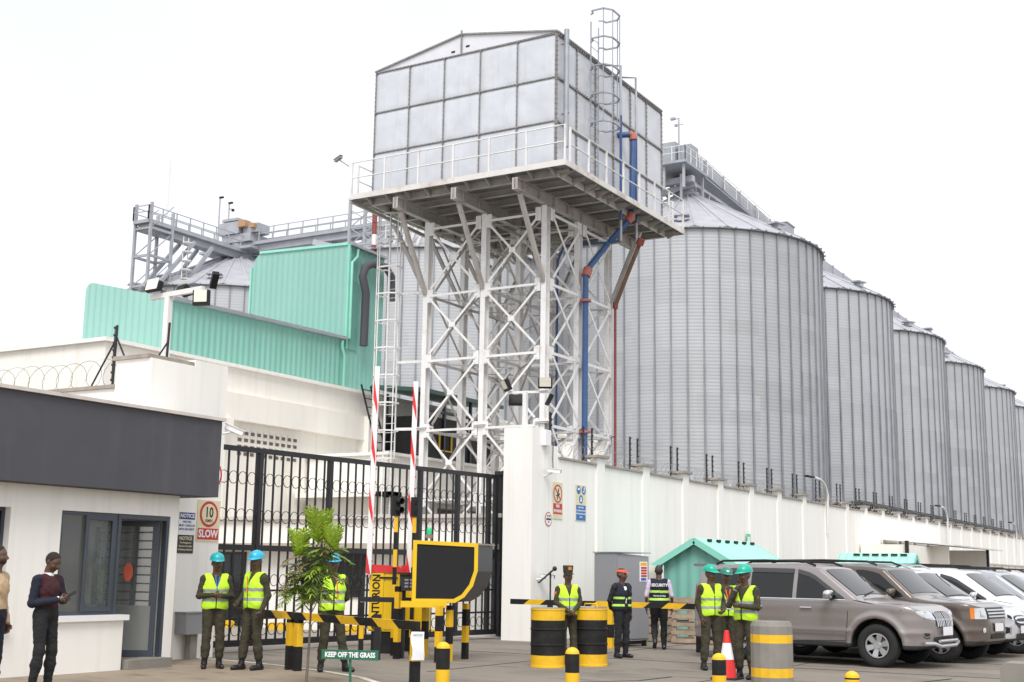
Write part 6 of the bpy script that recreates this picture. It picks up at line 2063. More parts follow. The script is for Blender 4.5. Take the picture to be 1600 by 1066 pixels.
def headgear(info, kind, m, m2=None):
    s, Rm, pv = info['s'], info['Rm'], info['pv']
    b = MB()
    n = 28
    if kind == 'tallcap':
        c = (0, .0, 1.695)
        vs, fs = [], []
        lv = ((0, .084, .100), (.03, .085, .101), (.09, .090, .104), (.125, .094, .106), (.132, .085, .095), (.13, .001, .001))
        for z, rx, ry in lv:
            for k in range(n): vs.append((rx * math.cos(2 * PI * k / n), c[1] + ry * math.sin(2 * PI * k / n), c[2] + z))
        for i in range(len(lv) - 1):
            for k in range(n): fs.append((i * n + k, i * n + (k + 1) % n, (i + 1) * n + (k + 1) % n, (i + 1) * n + k))
        b.add(vs, fs, 0, True)
        pk_ = [(.078 * math.cos(t_), -.06 - .095 * math.sin(t_)) for t_ in [PI * k / 12 for k in range(13)]]
        b.prism(pk_, (0, 0, 1.703), (1, 0, 0), (0, 1, .22), (0, 0, -.010))
        b.prism([(-.035, .0), (.035, .0), (.028, .055), (-.028, .055)], (0, -.106, 1.745), (1, 0, 0), (0, -.02, 1), (0, -.004, 0), 1)
    elif kind == 'cap':
        c = (0, .010, 1.695)
        vs, fs = [], []
        rows = 8
        for i in range(rows + 1):
            ph = PI / 2 * i / rows
            for k in range(n):
                th = 2 * PI * k / n
                vs.append((.084 * math.cos(ph) * math.cos(th), c[1] + .104 * math.cos(ph) * math.sin(th), c[2] + .072 * math.sin(ph) ** .8))
        mi = []
        for i in range(rows):
            for k in range(n):
                f = (i * n + k, i * n + (k + 1) % n, (i + 1) * n + (k + 1) % n, (i + 1) * n + k)
                b.add([vs[j] for j in f], [(0, 1, 2, 3)], 0 if i < 3 else 1, True)
        pk_ = [(.070 * math.cos(t_), -.065 - .105 * math.sin(t_)) for t_ in [PI * k / 12 for k in range(13)]]
        b.prism(pk_, (0, 0, 1.705), (1, 0, 0), (0, 1, .15), (0, 0, -.008))
    b.v = [tuple((pv + Rm @ ((Vector(v) - Vector((0, 0, 1.53))) * HS)) * s) for v in b.v]
    return b.build('cap', [m, m2 or m], info['t'])

def hair(info, m):
    s, Hd, Rm = info['s'], info['Hd'], info['Rm']
    R3 = [[Rm[i][j] for j in range(3)] for i in range(3)]
    c = Hd((0, .0, 1.66))
    F = Field((c[0] - .14, c[1] - .14, c[2] - .14), (c[0] + .14, c[1] + .14, c[2] + .14), .006)
    F.put('ell', (Hd((0, .012, 1.662)), (.0785 * HS, .098 * HS, .0975 * HS), R3), 0, 0)
    P = (F.ax[0][:, None, None], F.ax[1][None, :, None], F.ax[2][None, None, :])
    n1 = Rm @ Vector((0, 1, .75)); n1.normalize(); p0 = Vector(Hd((0, -.052, 1.695)))
    F.D = np.maximum(F.D, -((P[0] - p0.x) * n1.x + (P[1] - p0.y) * n1.y + (P[2] - p0.z) * n1.z)).astype(np.float32)
    V, Fc, I = F.mesh()
    return np_mesh('hair', V * s, Fc, [m], np.zeros(len(Fc)), info['t'])

def strip(info, pts, w, m, name='lanyard', d=.004):
    s, T = info['s'], info['T']
    b = MB()
    q = [Vector(T(p)) * s for p in pts]
    for i in range(len(q) - 1): b.bar(q[i], q[i + 1], w, d, up=(0, 1, 0))
    return b.build(name, m, info['t'])

D_ = (0, 0, -1)
ARM_DOWN = lambda s_, f=0: ((s_ * .235, .03 - f * .1, 1.12), (s_ * .235, -.03 - f * .12, .87), (0, -.05, -1), (0, -1, 0), .35)
# clasped hands in front
def clasp(z=1.10, y=-.20, el=1.13):
    return {1: ((.255, -.01, el), (.075, y, z), (-1, -.1, -.05), (0, -.3, 1), .8), -1: ((-.255, -.01, el), (-.07, y - .01, z + .015), (1, -.1, -.05), (0, -.3, 1), .8)}
GUARDS = 'guards in lime vests and hard hats'
# 1 guard by the meter box
g = person('guard in teal hard hat and lime vest holding his hands together beside the meter box', -14.76, 15.75, 8, M['olive'], M['olive'], 1.76, arms=clasp(1.14, -.19), head=(0, 3, 0), group=GUARDS, bulk=1.05)
vest(g, M['hivis'], M['reflect'], zipm=M['blackcloth'], vz=1.25, slope=.35); helmet(g, M['helmet_t'])
strip(g, [(-.03, -.135, 1.44), (0, -.155, 1.25), (.0, -.16, 1.20)], .018, plain('blue_lanyard', (.05, .16, .55), .6)); strip(g, [(.04, -.135, 1.44), (.005, -.155, 1.25)], .018, plain('blue_lanyard_strap', (.05, .16, .55), .6))
# 2 guard turned left
g = person('guard in bright blue hard hat standing side-on beside the sapling, one arm hanging', -14.12, 15.97, -48, M['olive'], M['olive'], 1.80,
           arms={1: ((.25, .05, 1.13), (.235, -.07, .90), (.0, -.35, -1), (0, -1, .3), .9), -1: ((-.24, .0, 1.14), (-.20, -.18, 1.00), (.3, -.8, -.3), (0, -.3, 1), .8)},
           legs={1: ((.11, -.02, .50), (.12, .05, .09), (.14, -.12, .035)), -1: ((-.11, -.06, .50), (-.12, -.10, .09), (-.13, -.27, .035))}, head=(20, 4, 0), group=GUARDS)
vest(g, M['hivis'], M['reflect'], zipm=M['blackcloth'], vz=1.25, slope=.30); helmet(g, M['helmet_b'])
b = MB(); b.tube([(.25, -.15, .80), (.25, -.11, .89)], .022, 8); b.build('radio', M['blackp'], g['t'])
strip(g, [(-.03, -.14, 1.42), (0.0, -.16, 1.15)], .018, M['orange'])
# 3 guard behind the sapling
g = person('guard in a blue hard hat mostly hidden behind the sapling leaves, feet apart', -12.96, 16.49, 10, M['olive'], M['olive'], 1.78,
           arms={1: ((.24, .08, 1.13), (.12, .16, 1.0), (-1, 0, -.2), (0, 0, 1), .6), -1: ((-.24, .08, 1.13), (-.12, .17, 1.02), (1, 0, -.2), (0, 0, 1), .6)},
           legs={1: ((.16, -.03, .50), (.24, .0, .09), (.34, -.13, .035)), -1: ((-.11, -.02, .50), (-.14, .02, .09), (-.17, -.14, .035))}, head=(-8, 2, 0), group=GUARDS)
vest(g, M['hivis'], M['reflect'], zipm=M['blackcloth'], vz=1.25, slope=.30); helmet(g, M['helmet_b'])
strip(g, [(.03, -.14, 1.42), (0.06, -.165, 1.12)], .02, M['orange'])
# 4 woman in tall cap
g = person('woman in a lime vest and tall olive peaked cap standing between the two drums', -10.74, 20.30, 14, M['olive'], M['olive'], 1.63,
           arms={1: ((.235, -.03, 1.15), (.06, -.20, 1.0), (-.8, -.2, -.6), (0, -.3, 1), .7), -1: ((-.235, -.03, 1.15), (-.01, -.21, .99), (.8, -.2, -.6), (0, -.3, 1), .7)}, head=(4, 0, 0), boots=False,
           legs={1: ((.10, -.05, .50), (.09, -.13, .09), (.10, -.30, .035)), -1: ((-.10, -.03, .50), (-.10, -.08, .09), (-.11, -.25, .035))}, bulk=.97)
vest(g, M['hivis'], M['reflect'], zipm=M['blackcloth'], vz=1.25, slope=.30, zb=.92); headgear(g, 'tallcap', M['olive'], plain('cap_badge_gold', (0.45, 0.20, 0.06), .6))
b = MB(); b.bar((-.232, -.02, 1.22), (-.228, -.02, 1.265), .03, .045, up=(0, 1, 0)); b.build('arm_badge', M['orange'], g['t'])
# 5 man in orange cap
g = person('man in an orange cap and open navy vest over a pale shirt by the drums', -10.92, 22.87, 42, M['blackcloth'], M['blackcloth'], 1.66,
           arms={1: ((.24, .04, 1.13), (.22, -.02, .88), (0, -.1, -1), (0, -1, 0), .4), -1: ((-.26, .08, 1.14), (-.17, .15, .98), (.8, .1, -.4), (0, 0, 1), .6)},
           boots=False, head=(25, 0, 0), bulk=1.1)
v = vest(g, M['navy'], M['lime_tape'], zb=.95, vz=.60, slope=.0, open_w=.055, bands=((1.02, 1.065), (1.17, 1.215)), infl=.028)
headgear(g, 'cap', M['orange'], M['hair'])
b = MB()
sg_ = g['s']
vs = []
for j in range(10):
    z = .97 + j * .05
    for i in range(5):
        u = -1 + i * .5
        x_ = u * (.058 if j < 8 else .045)
        y_ = -(.128 - .02 * u * u) - .004 if z < 1.38 else -(.105 + .0) + (z - 1.38) * .5
        vs.append((x_ * sg_, y_ * sg_, z * sg_))
b.add(vs, [(j * 5 + i, j * 5 + i + 1, j * 5 + i + 6, j * 5 + i + 5) for j in range(9) for i in range(4)], 0, True)
b.add([(v_[0], v_[1] + .012, v_[2]) for v_ in vs], [(j * 5 + i + 5, j * 5 + i + 6, j * 5 + i + 1, j * 5 + i) for j in range(9) for i in range(4)], 0, True)
b.build('shirt_front', M['shirt'], g['t'])
# 6 man seen from behind
g = person('man seen from behind in a navy SECURITY vest over lilac short sleeves', -11.49, 25.92, 184, M['lilac'], M['blackcloth'], 1.76,
           arms={1: ((.27, .05, 1.13), (.27, -.02, .88), (0, -.15, -1), (0, -1, 0), .4), -1: ((-.27, .05, 1.13), (-.28, -.03, .88), (0, -.15, -1), (0, -1, 0), .4)},
           legs={1: ((.10, -.07, .50), (.10, .14, .20), (.11, .06, .06)), -1: ((-.10, -.02, .50), (-.10, .02, .09), (-.11, -.15, .035))},
           sleeve='short', boots=False, bulk=1.12, head=(-6, 4, 0), eyes=False)
vest(g, M['navy'], M['lime_tape'], zb=.90, back=False, bands=((1.03, 1.08), (1.19, 1.24)), zipm=M['blackcloth'], infl=.026)
hair(g, M['hair_g'])
text("SECURITY", .085, (0, .165 * 1.0, 1.355), (-1, 0, 0), (0, 0, 1), M['white'], g['t'], 'lettering', .003, .012, .9)
text("We Are On Duty", .04, (0, .163, 1.13), (-1, 0, 0), (0, 0, 1), M['white'], g['t'], 'lettering', .0015, .012, .9)
# 7-9 three guards
g = person('leftmost of the three guards by the concrete bollard, in a green hard hat', -8.38, 21.08, 28, M['olive'], M['olive'], 1.70,
           arms={1: ((.24, -.02, 1.13), (.15, -.18, 1.02), (-.5, -.5, -.2), (0, -.3, 1), .7), -1: ((-.24, .04, 1.13), (-.20, -.04, .90), (0, -.2, -1), (0, -1, 0), .5)}, head=(20, 3, 0), group=GUARDS,
           legs={1: ((.11, -.02, .50), (.13, .02, .09), (.16, -.14, .035)), -1: ((-.12, -.02, .50), (-.15, .0, .09), (-.19, -.16, .035))})
vest(g, M['hivis'], M['reflect'], zipm=M['blackcloth'], vz=1.27, slope=.30); helmet(g, M['helmet_g'])
g = person('middle one of the three guards, dark green helmet with white badge and red lanyard', -8.36, 21.75, 16, M['olive'], M['olive'], 1.66,
           arms={1: ((.24, .0, 1.13), (.20, -.12, .94), (0, -.3, -1), (0, -1, 0), .5), -1: ((-.24, .0, 1.13), (-.22, -.1, .92), (0, -.2, -1), (0, -1, 0), .5)}, head=(-6, 0, 6), group=GUARDS)
vest(g, M['hivis'], M['reflect'], zipm=M['blackcloth'], vz=1.18, slope=.42); helmet(g, M['helmet_dg'], True)
strip(g, [(-.045, -.14, 1.42), (0, -.165, 1.20)], .022, M['orange']); strip(g, [(.045, -.14, 1.42), (0, -.165, 1.20)], .022, M['orange']); strip(g, [(0, -.17, 1.14), (0, -.17, 1.06)], .06, M['white'], 'pass')
g = person('guard with a hand raised to his chin and one arm folded beside the concrete bollard', -7.22, 19.62, -28, M['olive'], M['olive'], 1.69,
           arms={-1: ((-.22, -.15, 1.16), (-.03, -.20, 1.44), (.25, .15, 1), (1, 0, -.2), .9), 1: ((.25, -.05, 1.14), (.02, -.23, 1.16), (-1, .05, .05), (0, -.2, 1), .5)}, head=(-22, 4, 0), group=GUARDS,
           legs={1: ((.10, -.02, .50), (.09, .02, .09), (.10, -.15, .035)), -1: ((-.11, -.04, .50), (-.12, .0, .09), (-.15, -.17, .035))})
vest(g, M['hivis'], M['reflect'], zipm=M['blackcloth'], vz=1.2, slope=.40); helmet(g, M['helmet_g'])
b = MB(); b.bar((.243, -.03, 1.22), (.238, -.03, 1.27), .03, .045, up=(0, 1, 0)); b.build('arm_badge', M['orange'], g['t'])
b = MB(); b.tube([(-.06, -.19, 1.36), (-.045, -.195, 1.385)], .042, 10, caps=False); b.build('wristwatch', M['chrome'], g['t'])
# 10 man with phone
g = person('man in a maroon pullover with navy sleeves looking down at his phone', -13.91, 11.70, 46, M['maroon'], M['blackcloth'], 1.75,
           arms={1: ((.235, -.05, 1.14), (.05, -.27, 1.17), (-.45, -.8, .15), (0, -.1, 1), .8), -1: ((-.24, .02, 1.10), (-.05, -.24, 1.15), (.45, -.8, .15), (0, -.1, 1), .8)}, head=(4, 26, 0), boots=False, bulk=.98, h=.0085,
           legs={1: ((.12, -.03, .50), (.14, .02, .09), (.17, -.15, .035)), -1: ((-.10, -.03, .50), (-.12, .03, .09), (-.14, -.14, .035))})
hair(g, M['hair'])
def sleeves(info, arms, m, s_):
    s, T = info['s'], info['T']
    for sd_ in (-1, 1):
        el, wr = T(arms[sd_][0]), T(arms[sd_][1]); sho = T((sd_ * .185, .01, 1.40))
        F = Field([min(sho[i], el[i], wr[i]) - .1 for i in range(3)], [max(sho[i], el[i], wr[i]) + .1 for i in range(3)], .008)
        F.put('seg', (sho, el, .068, .055), 0, .02); F.put('seg', (el, wr, .055, .042), 0, .02)
        P = (F.ax[0][:, None, None], F.ax[1][None, :, None], F.ax[2][None, None, :])
        F.D = (F.D + .003 * wob(P, 34, 1.0)).astype(np.float32)
        V, Fc, I = F.mesh(); np_mesh('sleeve', V * s, Fc, [m], np.zeros(len(Fc)), info['t'])
sleeves(g, {1: ((.235, -.05, 1.14), (.05, -.27, 1.17)), -1: ((-.24, .02, 1.10), (-.05, -.24, 1.15))}, M['navy'], 1)
sg_ = g['s']
b = MB(); b.lathe([(.071, 1.455 * sg_), (.067, 1.495 * sg_)], 18, 0, (0, .008, 0)); b.build('collar', M['white'], g['t'])
for sd_ in (-1, 1):
    w_ = Vector((sd_ * .05, -.255 if sd_ > 0 else -.235, 1.16)) * sg_; dd = Vector((-sd_ * .45, -.8, .15)).normalized()
    b = MB(); b.tube([w_ - dd * .01, w_ + dd * .02], .036, 12); b.build('cuff', M['white'], g['t'])
b = MB(); b.bar(Vector((-.01, -.36, 1.20)) * sg_, Vector((.04, -.45, 1.26)) * sg_, .075, .009, up=(-.2, -.5, 1)); o = b.build('phone', M['plasticb'], None)
o.matrix_world = Matrix.Translation(g['t'].location) @ Matrix.Rotation(g['t'].rotation_euler.z, 4, 'Z'); tag(o, 'black phone held in both hands by the man in the maroon pullover', 'phone')
# 11 man cropped at the left edge
g = person('bearded man in a tan shirt cut off by the left edge of the photo', -13.00, 10.17, 62, M['tan'], M['navy'], 1.80,
           arms={1: ((.24, .02, 1.13), (.22, -.06, .90), (0, -.15, -1), (0, -1, 0), .9), -1: ((-.24, .02, 1.13), (-.22, -.06, .90), (0, -.15, -1), (0, -1, 0), .9)}, boots=False, bulk=1.08, head=(8, 0, 0), h=.0085)
hair(g, M['hair'])
s_, Hd = g['s'], g['Hd']
R3 = [[g['Rm'][i][j] for j in range(3)] for i in range(3)]
c = Hd((0, -.04, 1.58)); F = Field((c[0] - .12, c[1] - .12, c[2] - .12), (c[0] + .12, c[1] + .12, c[2] + .12), .006)
F.put('ell', (Hd((0, -.032, 1.588)), (.065, .070, .060), R3), 0, 0)
P = (F.ax[0][:, None, None], F.ax[1][None, :, None], F.ax[2][None, None, :])
F.D = np.maximum(F.D, P[2] - Hd((0, 0, 1.596))[2]).astype(np.float32)
V, Fc, I = F.mesh(); np_mesh('beard', V * s_, Fc, [M['hair']], np.zeros(len(Fc)), g['t'])
# ================================================================ VEHICLES
def poly_sdf(X, Z, poly):
    d = None; inside = np.zeros(np.broadcast(X, Z).shape, bool)
    n = len(poly)
    for i in range(n):
        ax, az = poly[i]; bx, bz = poly[(i + 1) % n]
        ex, ez = bx - ax, bz - az
        wx, wz = X - ax, Z - az
        t = np.clip((wx * ex + wz * ez) / (ex * ex + ez * ez + 1e-9), 0, 1)
        dd = (wx - ex * t) ** 2 + (wz - ez * t) ** 2
        d = dd if d is None else np.minimum(d, dd)
        c = ((az <= Z) & (bz > Z)) | ((bz <= Z) & (az > Z))
        inside ^= c & (X < (bx - ax) * (Z - az) / (bz - az + 1e-12) + ax)
    return np.where(inside, -1, 1) * np.sqrt(d)
def interp(v, pts):
    return float(np.interp(v, [p[0] for p in pts], [p[1] for p in pts]))
class Car:
    def __init__(s, name, label, loc, ang, sp):
        s.sp = sp
        s.L, s.W = sp['L'], sp['W'] / 2
        s.t = thing(name, label, sp.get('cat', 'car'), loc, ang)
        s.ax = sp['xf']       # front axle x, origin of the thing lies under it on the near side
        s.paint = sp['paint']
        s.body()
    def Wf(s, x, z):
        """half width of the flank"""
        sp = s.sp; W = s.W
        belt, top = sp['belt'], sp['H']
        zz = np.clip((z - belt) / (top - belt), 0, 1)
        w = W - .012 * np.clip((.72 - z) / .4, 0, 1) - .02 * np.clip((z - .85) / .35, 0, 1) - sp['tumble'] * zz ** 1.15 - .006 * np.clip((z - belt + .02) / .04, 0, 1)
        xs = s.L - sp['nose']; u = np.clip((x - xs) / sp['nose'], 0, .9999); p = 2.8
        wf = (1 - u ** p) ** (1 / p)
        u2 = np.clip((sp['tail'] - x) / sp['tail'], 0, .9999)
        wr = (1 - u2 ** 3.2) ** (1 / 3.2)
        crease = .006 * np.exp(-((z - sp['belt'] + .14) / .07) ** 2) + .012 * np.exp(-((z - .62) / .05) ** 2)
        for xa in (sp['xf'], sp['xr']):
            r = np.sqrt((x - xa) ** 2 + (z - sp['R']) ** 2)
            crease = crease + .028 * np.exp(-((r - sp['ra'] - .05) / .055) ** 2) * (z < belt - .12)
        return w * wf * wr + crease * (wf > .5)
    def xfront(s, y, z):
        sp = s.sp
        ys = np.float64(min(abs(y), s.W * .995))
        lo, hi = s.L - sp['nose'] - .25, s.L
        for _ in range(30):
            m = (lo + hi) / 2
            if float(s.Wf(np.float64(m), np.float64(z))) > ys: lo = m
            else: hi = m
        xp = interp(z, sp['front'])
        k = .05
        a, b = lo, xp
        h = min(1, max(0, .5 + .5 * (b - a) / k))
        return b * (1 - h) + a * h - k * h * (1 - h) * .6
    def body(s):
        sp = s.sp; h = .023
        lo = (-.06, -s.W - .1, sp['clear'] - .05); hi = (s.L + .08, s.W + .1, sp['H'] + .06)
        n = [int((hi[i] - lo[i]) / h) + 2 for i in range(3)]
        F = Field(lo, hi, h)
        X, Y, Z = F.ax[0][:, None, None], F.ax[1][None, :, None], F.ax[2][None, None, :]
        d1 = poly_sdf(F.ax[0][:, None], F.ax[2][None, :], sp['prof'])[:, None, :]
        W = s.Wf(F.ax[0][:, None], F.ax[2][None, :])[:, None, :]
        # roof and bonnet crown
        d1 = d1 + .05 * (Y / s.W) ** 2 * (Z > sp['belt'] - .05) + .0 * Y
        d2 = np.abs(Y) - W
        k = .05
        hh = np.clip(.5 - .5 * (d2 - d1) / k, 0, 1)
        D = d2 * (1 - hh) + d1 * hh + k * hh * (1 - hh)
        for xa in (sp['xf'], sp['xr']):
            r = np.sqrt((X - xa) ** 2 + (Z - sp['R']) ** 2) - sp['ra']
            a = np.maximum(r, .52 - np.abs(Y))
            D = np.maximum(D, -a)
        F.D = D.astype(np.float32)
        V, Fc, I = F.mesh()
        c = V[Fc].mean(1)
        mi = np.zeros(len(Fc), np.int32)
        mi[c[:, 2] < sp['clad']] = 1
        for xa in (sp['xf'], sp['xr']):
            r = np.sqrt((c[:, 0] - xa) ** 2 + (c[:, 2] - sp['R']) ** 2)
            mi[(r < sp['ra'] + .012) & (np.abs(c[:, 1]) < s.W - .055)] = 1
        V2 = V - np.array([sp['xf'], -s.W, 0])
        s.o = np_mesh('body', V2, Fc, [s.paint, M['plasticb']], mi, s.t)
        s.off = Vector((-sp['xf'], s.W, 0))
        # wheels
        for xa in (sp['xf'], sp['xr']):
            for sg in (-1, 1):
                s.wheel(xa, sg)
    def wheel(s, xa, sg):
        R = s.sp['R'] ; w = .25; rim = R * .60
        yo = sg * (s.W - .035)
        c = Vector((xa, yo, R)) + s.off
        def lat(prof, name, m, par, n=40):
            b = MB()
            vs, fs = [], []
            for r, y in prof:
                for k in range(n):
                    a = 2 * PI * k / n
                    vs.append((r * math.cos(a), sg * y, r * math.sin(a)))
            for i in range(len(prof) - 1):
                for k in range(n):
                    k2 = (k + 1) % n
                    f = (i * n + k, i * n + k2, (i + 1) * n + k2, (i + 1) * n + k)
                    fs.append(f if sg < 0 else tuple(reversed(f)))
            b.add([Vector(v) + c for v in vs], fs, 0, True)
            return b, b.build(name, m, par)
        _, tyre = lat([(rim - .01, -.22), (R - .06, -.235), (R - .012, -.21), (R, -.16), (R, -.06), (R - .012, -.015), (R - .055, .006), (rim + .02, .002), (rim, -.012), (rim - .01, -.03)], 'wheel', M['rubber'], s.t)
        _, rm = lat([(rim, -.012), (rim + .004, -.004), (rim - .018, -.012), (rim - .03, -.05), (rim - .035, -.20), (.001, -.205)], 'rim', M['grey_dark'], tyre)
        b = MB()
        nsp = s.sp.get('spokes', 6)
        for k in range(nsp):
            a = 2 * PI * (k + .25) / nsp
            wd = s.sp.get('spw', .055)
            for rr0, rr1, w0, w1, y0, y1 in ((.05, rim - .03, wd * .62, wd, -.035, -.012),):
                ca, sa = math.cos(a), math.sin(a)
                pts = []
                for r_, ww in ((rr0, w0), (rr1, w1)):
                    for q in (-1, 1): pts.append((r_ * ca - q * ww * sa, r_ * sa + q * ww * ca))
                vs = [Vector((p[0], sg * (y0 if i < 2 else y1), p[1])) + c for i, p in enumerate(pts)] + [Vector((p[0], sg * (y0 - .04 if i < 2 else y1 - .04), p[1])) + c for i, p in enumerate(pts)]
                b.add(vs, [(0, 1, 3, 2), (4, 6, 7, 5), (0, 2, 6, 4), (1, 5, 7, 3), (2, 3, 7, 6), (0, 4, 5, 1)])
        n = 36
        ro, ri = rim - .002, rim - .034
        vs = []
        for r_, y in ((ro, -.010), (ri, -.010), (ri, -.05)):
            for k in range(n): vs.append(Vector((r_ * math.cos(2 * PI * k / n), sg * y, r_ * math.sin(2 * PI * k / n))) + c)
        b.add(vs, [(i * n + k, i * n + (k + 1) % n, (i + 1) * n + (k + 1) % n, (i + 1) * n + k) for i in range(2) for k in range(n)])
        pts = [(.058 * math.cos(2 * PI * k / 18), .058 * math.sin(2 * PI * k / 18)) for k in range(18)]
        b.prism(pts, c + Vector((0, sg * -.05, 0)), (1, 0, 0), (0, 0, 1), (0, sg * .035, 0))
        b.build('spokes', M['alloy'], rm)
        b = MB(); pts = [(.16 * math.cos(2 * PI * k / 24), .16 * math.sin(2 * PI * k / 24)) for k in range(24)]
        b.prism(pts, c + Vector((0, sg * -.12, 0)), (1, 0, 0), (0, 0, 1), (0, sg * .02, 0)); b.build('brake_disc', M['flange'], rm)
    def side(s, name, xs, zb, zt, m, off=.006, sides=(-1, 1), par=None, nz=3):
        """patch lying on the flank between curves zb(x) and zt(x)"""
        for sg in sides:
            b = MB(); n = len(xs)
            vs = []
            for i, x in enumerate(xs):
                for j in range(nz + 1):
                    z = zb[i] + (zt[i] - zb[i]) * j / nz
                    vs.append(Vector((x, sg * (float(s.Wf(np.float64(x), np.float64(z))) + off), z)) + s.off)
            fs = []
            for i in range(n - 1):
                for j in range(nz):
                    a = i * (nz + 1) + j
                    f = (a, a + nz + 1, a + nz + 2, a + 1)
                    fs.append(f if sg < 0 else tuple(reversed(f)))
            b.add(vs, fs, 0, True)
            o = b.build(name, m, par or s.t)
        return o
    def seam(s, pts, sides=(-1, 1), w=.012):
        for sg in sides:
            b = MB()
            q = [Vector((x, sg * (float(s.Wf(np.float64(x), np.float64(z))) + .0005), z)) + s.off for x, z in pts]
            for i in range(len(q) - 1): b.bar(q[i], q[i + 1], w, .006, up=(0, sg, 0))
            b.build('door_seam', M['plasticb'], s.t)
    def front(s, name, ys, zb, zt, m, off=.008, mirror=True, par=None, nz=3, thick=0):
        for sg in ((-1, 1) if mirror else (1,)):
            b = MB(); vs = []
            for i, y in enumerate(ys):
                for j in range(nz + 1):
                    z = zb[i] + (zt[i] - zb[i]) * j / nz
                    vs.append(Vector((s.xfront(y, z) + off, sg * y, z)) + s.off)
            fs = []
            for i in range(len(ys) - 1):
                for j in range(nz):
                    a = i * (nz + 1) + j
                    f = (a, a + nz + 1, a + nz + 2, a + 1)
                    fs.append(f if sg * 1 > 0 else tuple(reversed(f)))
            b.add(vs, fs, 0, True)
            o = b.build(name, m, par or s.t)
        return o
    def slab(s, name, x0, z0, x1, z1, w0, w1, m, off=.008):
        """pane lying on a sloped profile line, e.g. the windscreen"""
        b = MB(); d = Vector((x1 - x0, 0, z1 - z0)); nrm = Vector((-d.z, 0, d.x)).normalized()
        if nrm.z < 0: nrm = -nrm
        vs = []; n = 6; ny = 8
        for i in range(n + 1):
            u = i / n; w = w0 + (w1 - w0) * u
            for j in range(ny + 1):
                y = -w + 2 * w * j / ny
                p = Vector((x0 + d.x * u, y, z0 + d.z * u)) - nrm * (.05 * (y / s.W) ** 2 - off)
                vs.append(p + s.off)
        b.add(vs, [(i * (ny + 1) + j, i * (ny + 1) + j + 1, (i + 1) * (ny + 1) + j + 1, (i + 1) * (ny + 1) + j) for i in range(n) for j in range(ny)], 0, True)
        return b.build(name, m, s.t)
    def mirrors(s, x, z, m):
        for sg in (-1, 1):
            b = MB(); c = Vector((x, sg * (s.W + .11), z)) + s.off
            n_ = 16; vs = []; rows = 8
            sp_ = lambda v: math.copysign(abs(v) ** .6, v)
            for i in range(rows + 1):
                ph = -PI / 2 + PI * i / rows
                for k in range(n_):
                    th = 2 * PI * k / n_
                    vs.append(c + Vector((.075 * sp_(math.cos(ph)) * sp_(math.cos(th)) + .02 * math.sin(ph), sg * .125 * sp_(math.cos(ph)) * sp_(math.sin(th)), .085 * sp_(math.sin(ph)))))
            b.add(vs, [(i * n_ + k, i * n_ + (k + 1) % n_, (i + 1) * n_ + (k + 1) % n_, (i + 1) * n_ + k) for i in range(rows) for k in range(n_)], 0, True)
            mo = b.build('mirror', m, s.t)
            b = MB(); b.bar(Vector((x, sg * (s.W - .05), z - .07)) + s.off, Vector((x, sg * (s.W + .08), z - .05)) + s.off, .06, .04); b.build('mirror_arm', M['plasticb'], mo)
    def rails(s, x0, x1, z, y, m):
        for sg in (-1, 1):
            b = MB()
            pts = [Vector((x0, sg * y, z - .03)), Vector((x0 + .15, sg * y, z + .035)), Vector(((x0 + x1) / 2, sg * y, z + .05)), Vector((x1 - .2, sg * y, z + .03)), Vector((x1, sg * y, z - .04))]
            b.tube([p + s.off for p in pts], .022, 6); b.build('roof_rail', m, s.t)
    def plate(s, z, txt='', x=None, w=.24, h=.15, off=.03):
        x = x or s.xfront(0, z)
        b = MB(); b.box(Vector((x + off - .01, -w, z - h / 2)) + s.off, Vector((x + off, w, z + h / 2)) + s.off); o = b.build('number_plate', M['white'], s.t)
    def bx(s, name, a, c, m, par=None):
        b = MB(); b.box(Vector(a) + s.off, Vector(c) + s.off); return b.build(name, m, par or s.t)

def lin(a, b, n): return [a + (b - a) * i / (n - 1) for i in range(n)]
ANG = math.radians(-7)
# shared by all: glass DLO helper
def dlo(c, belt, rw, doors, visor=True):
    """rw: list of (x, ztop) for the upper glass line; doors: (x0,x1) pairs"""
    for x0, x1 in doors:
        xs = lin(x0, x1, 9)
        zt = [interp(x, rw) for x in xs]
        c.side('side_window', xs, [belt] * 9, [max(belt + .005, z) for z in zt], M['glass'], .004)
        if visor:
            xs2 = [x for x in xs]
            c.side('wind_deflector', xs2, [max(belt + .004, interp(x, rw) - .07) for x in xs2], [max(belt + .006, interp(x, rw) + .012) for x in xs2], plain('smoked_deflector', (.05, .05, .055), .15), .018)

